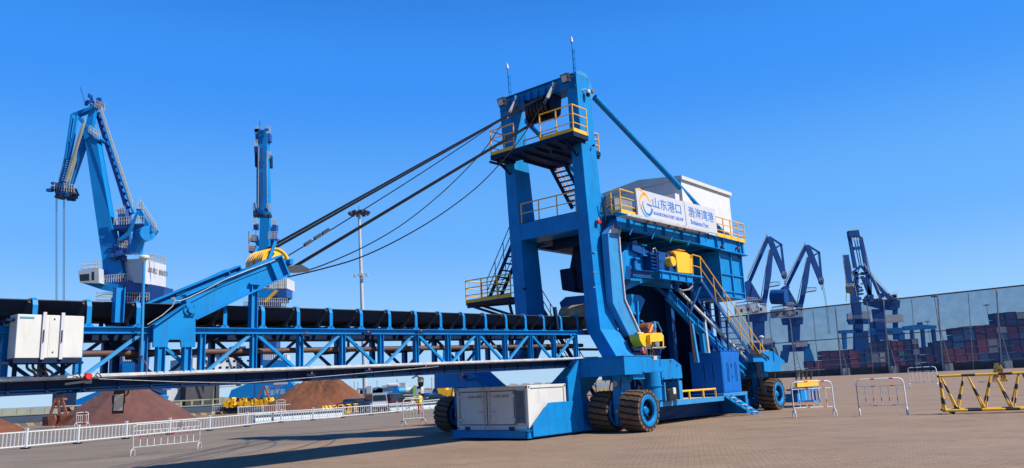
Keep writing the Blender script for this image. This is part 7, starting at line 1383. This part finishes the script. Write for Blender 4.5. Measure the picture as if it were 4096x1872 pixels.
# ---- worker walking away
def person(loc, rz, H_, label):
    me = bpy.data.meshes.new('person'); k = H_/1.75
    J = dict(pel=(0,0,.93,.15,.11), wst=(0,.01,1.08,.135,.10), chs=(0,.02,1.28,.165,.12), nkb=(0,.02,1.44,.10,.08), nk=(0,.02,1.51,.055,.055), hd1=(0,.03,1.59,.078,.09), hd2=(0,.03,1.68,.08,.095), hd3=(0,.03,1.74,.055,.065),
      lhp=(-.10,0,.86,.095,.10), lkn=(-.11,.14,.50,.06,.065), lan=(-.11,.05,.10,.042,.045), lft=(-.12,.17,.04,.045,.035), rhp=(.10,0,.86,.095,.10), rkn=(.11,.0,.49,.06,.065), ran=(.11,-.16,.11,.042,.045), rft=(.12,-.04,.04,.045,.035),
      lsh=(-.19,.02,1.40,.062,.062), lel=(-.24,-.05,1.13,.046,.046), lwr=(-.25,.05,.90,.034,.034), rsh=(.19,.02,1.40,.062,.062), rel=(.25,.05,1.14,.046,.046), rwr=(.27,.16,.93,.034,.034), lhd=(-.25,.08,.82,.035,.025), rhd=(.275,.21,.86,.035,.025))
    names = list(J); idx = {n_: i for i, n_ in enumerate(names)}
    E_ = [('pel','wst'),('wst','chs'),('chs','nkb'),('nkb','nk'),('nk','hd1'),('hd1','hd2'),('hd2','hd3'),('pel','lhp'),('lhp','lkn'),('lkn','lan'),('lan','lft'),('pel','rhp'),('rhp','rkn'),('rkn','ran'),('ran','rft'),('chs','lsh'),('lsh','lel'),('lel','lwr'),('lwr','lhd'),('chs','rsh'),('rsh','rel'),('rel','rwr'),('rwr','rhd')]
    vs = [Vector(J[n_][:3])*k for n_ in names]; rad = [(J[n_][3]*k, J[n_][4]*k) for n_ in names]; es = [(idx[a], idx[b2]) for a, b2 in E_]
    for side, sg_ in (('l', -1), ('r', 1)):   # fingers
        h_ = Vector(J[side+'hd'][:3])*k
        for f in range(5):
            o_ = Vector((0, (f-1.5)*.016, -.02)) if f < 4 else Vector((-.0, .045, .03)); ln = (.05, .062, .058, .045, .035)[f]; a0 = h_+o_*k; a1 = a0+Vector((-.01*sg_, .006, -ln))*k; a2 = a1+Vector((-.012*sg_, .01, -.02))*k
            i0 = len(vs); vs += [a0, a1, a2]; rad += [(.009, .009), (.0085, .0085), (.007, .007)]; es += [(idx[side+'hd'], i0), (i0, i0+1), (i0+1, i0+2)]
    me.from_pydata([tuple(v) for v in vs], es, []); o = bpy.data.objects.new('tmp_body', me); COL.objects.link(o); md = o.modifiers.new('skin', 'SKIN'); 
    for i, sv in enumerate(me.skin_vertices[0].data): sv.radius = rad[i]; sv.use_root = (i == 0)
    o.modifiers.new('sub', 'SUBSURF').levels = 2; o.modifiers['sub'].render_levels = 2
    bpy.context.view_layer.update(); m2 = bpy.data.meshes.new_from_object(o.evaluated_get(bpy.context.evaluated_depsgraph_get())); bpy.data.objects.remove(o)
    m2.materials.clear(); [m2.materials.append(M[x]) for x in ('skin', 'orangecloth', 'hiviz', 'dark')]; m2.name = 'person'
    for pl_ in m2.polygons:
        c = pl_.center/k; pl_.use_smooth = True; pl_.material_index = 0
        if c.z < 1.47 and not (c.z < .92 and abs(c.x) > .2): pl_.material_index = 1
        if c.z < .085: pl_.material_index = 3
    o = bpy.data.objects.new('person', m2); COL.objects.link(o); o.location = loc; o.rotation_euler.z = rz; tag(o, label, 'person')
    vst = MB(); sec = [(.90,.165,.125),(1.05,.168,.13),(1.2,.185,.145),(1.34,.20,.15),(1.44,.16,.12),(1.475,.09,.08)]; n_ = 20
    for z, rx, ry in sec:
        for j in range(n_): a = 2*math.pi*j/n_; vst.v.append(Vector((rx*math.cos(a), .02+ry*math.sin(a), z))*k)
    for i in range(len(sec)-1):
        for j in range(n_): vst.f.append((i*n_+j, i*n_+(j+1) % n_, (i+1)*n_+(j+1) % n_, (i+1)*n_+j))
    vst.build('safety_vest', 'hiviz', o, smooth=60)
    for z, s2 in ((1.02, .17), (1.14, .182)): bnd = MB(); bnd.lathe([(s2, -.02), (s2+.004, 0), (s2, .02)], Vector((0, .02, z))*k, (0, 0, 1), 20); [setattr(v, 'y', .02*k+(v.y-.02*k)*.79) for v in bnd.v]; bnd.build('reflective_band', 'galv', o, smooth=60)
    hr = MB(); hr.lathe([(.0, .135), (.06, .12), (.098, .07), (.105, .0), (.10, -.05)], Vector((0, .025, 1.67))*k, (0, 0, 1), 18); hr.build('hair', 'dark', o, smooth=60)
    return o
pw = gnd(1680, 1657); person((pw.x, pw.y, 0), R(8), 1.84, 'person in orange work clothes and yellow safety vest walking away on the road')
# ---- tyre marks on the asphalt
def mark(pxs, w_, name):
    P = smooth_pts([gnd(x, y) for x, y in pxs], 8); mb = MB()
    for i, p in enumerate(P):
        d = (P[min(i+1, len(P)-1)]-P[max(i-1, 0)]).normalized(); nn = Vector((-d.y, d.x, 0)); mb.v += [Vector((p.x, p.y, .005))+nn*w_/2, Vector((p.x, p.y, .005))-nn*w_/2]
    for i in range(len(P)-1): mb.f.append((2*i, 2*i+1, 2*i+3, 2*i+2))
    tag(mb.build(name, 'mark', None), kind='structure')
M['mark'] = mat('tyre_mark_rubber', (.085, .068, .058), .8, var=.25, scale=1)
mark([(880, 1850), (1050, 1822), (1180, 1795), (1260, 1770), (1320, 1752)], .16, 'tyre_mark'); mark([(880, 1866), (1080, 1836), (1230, 1805), (1310, 1780), (1340, 1760)], .12, 'tyre_mark'); mark([(60, 1860), (420, 1832), (800, 1800)], .1, 'tyre_mark')
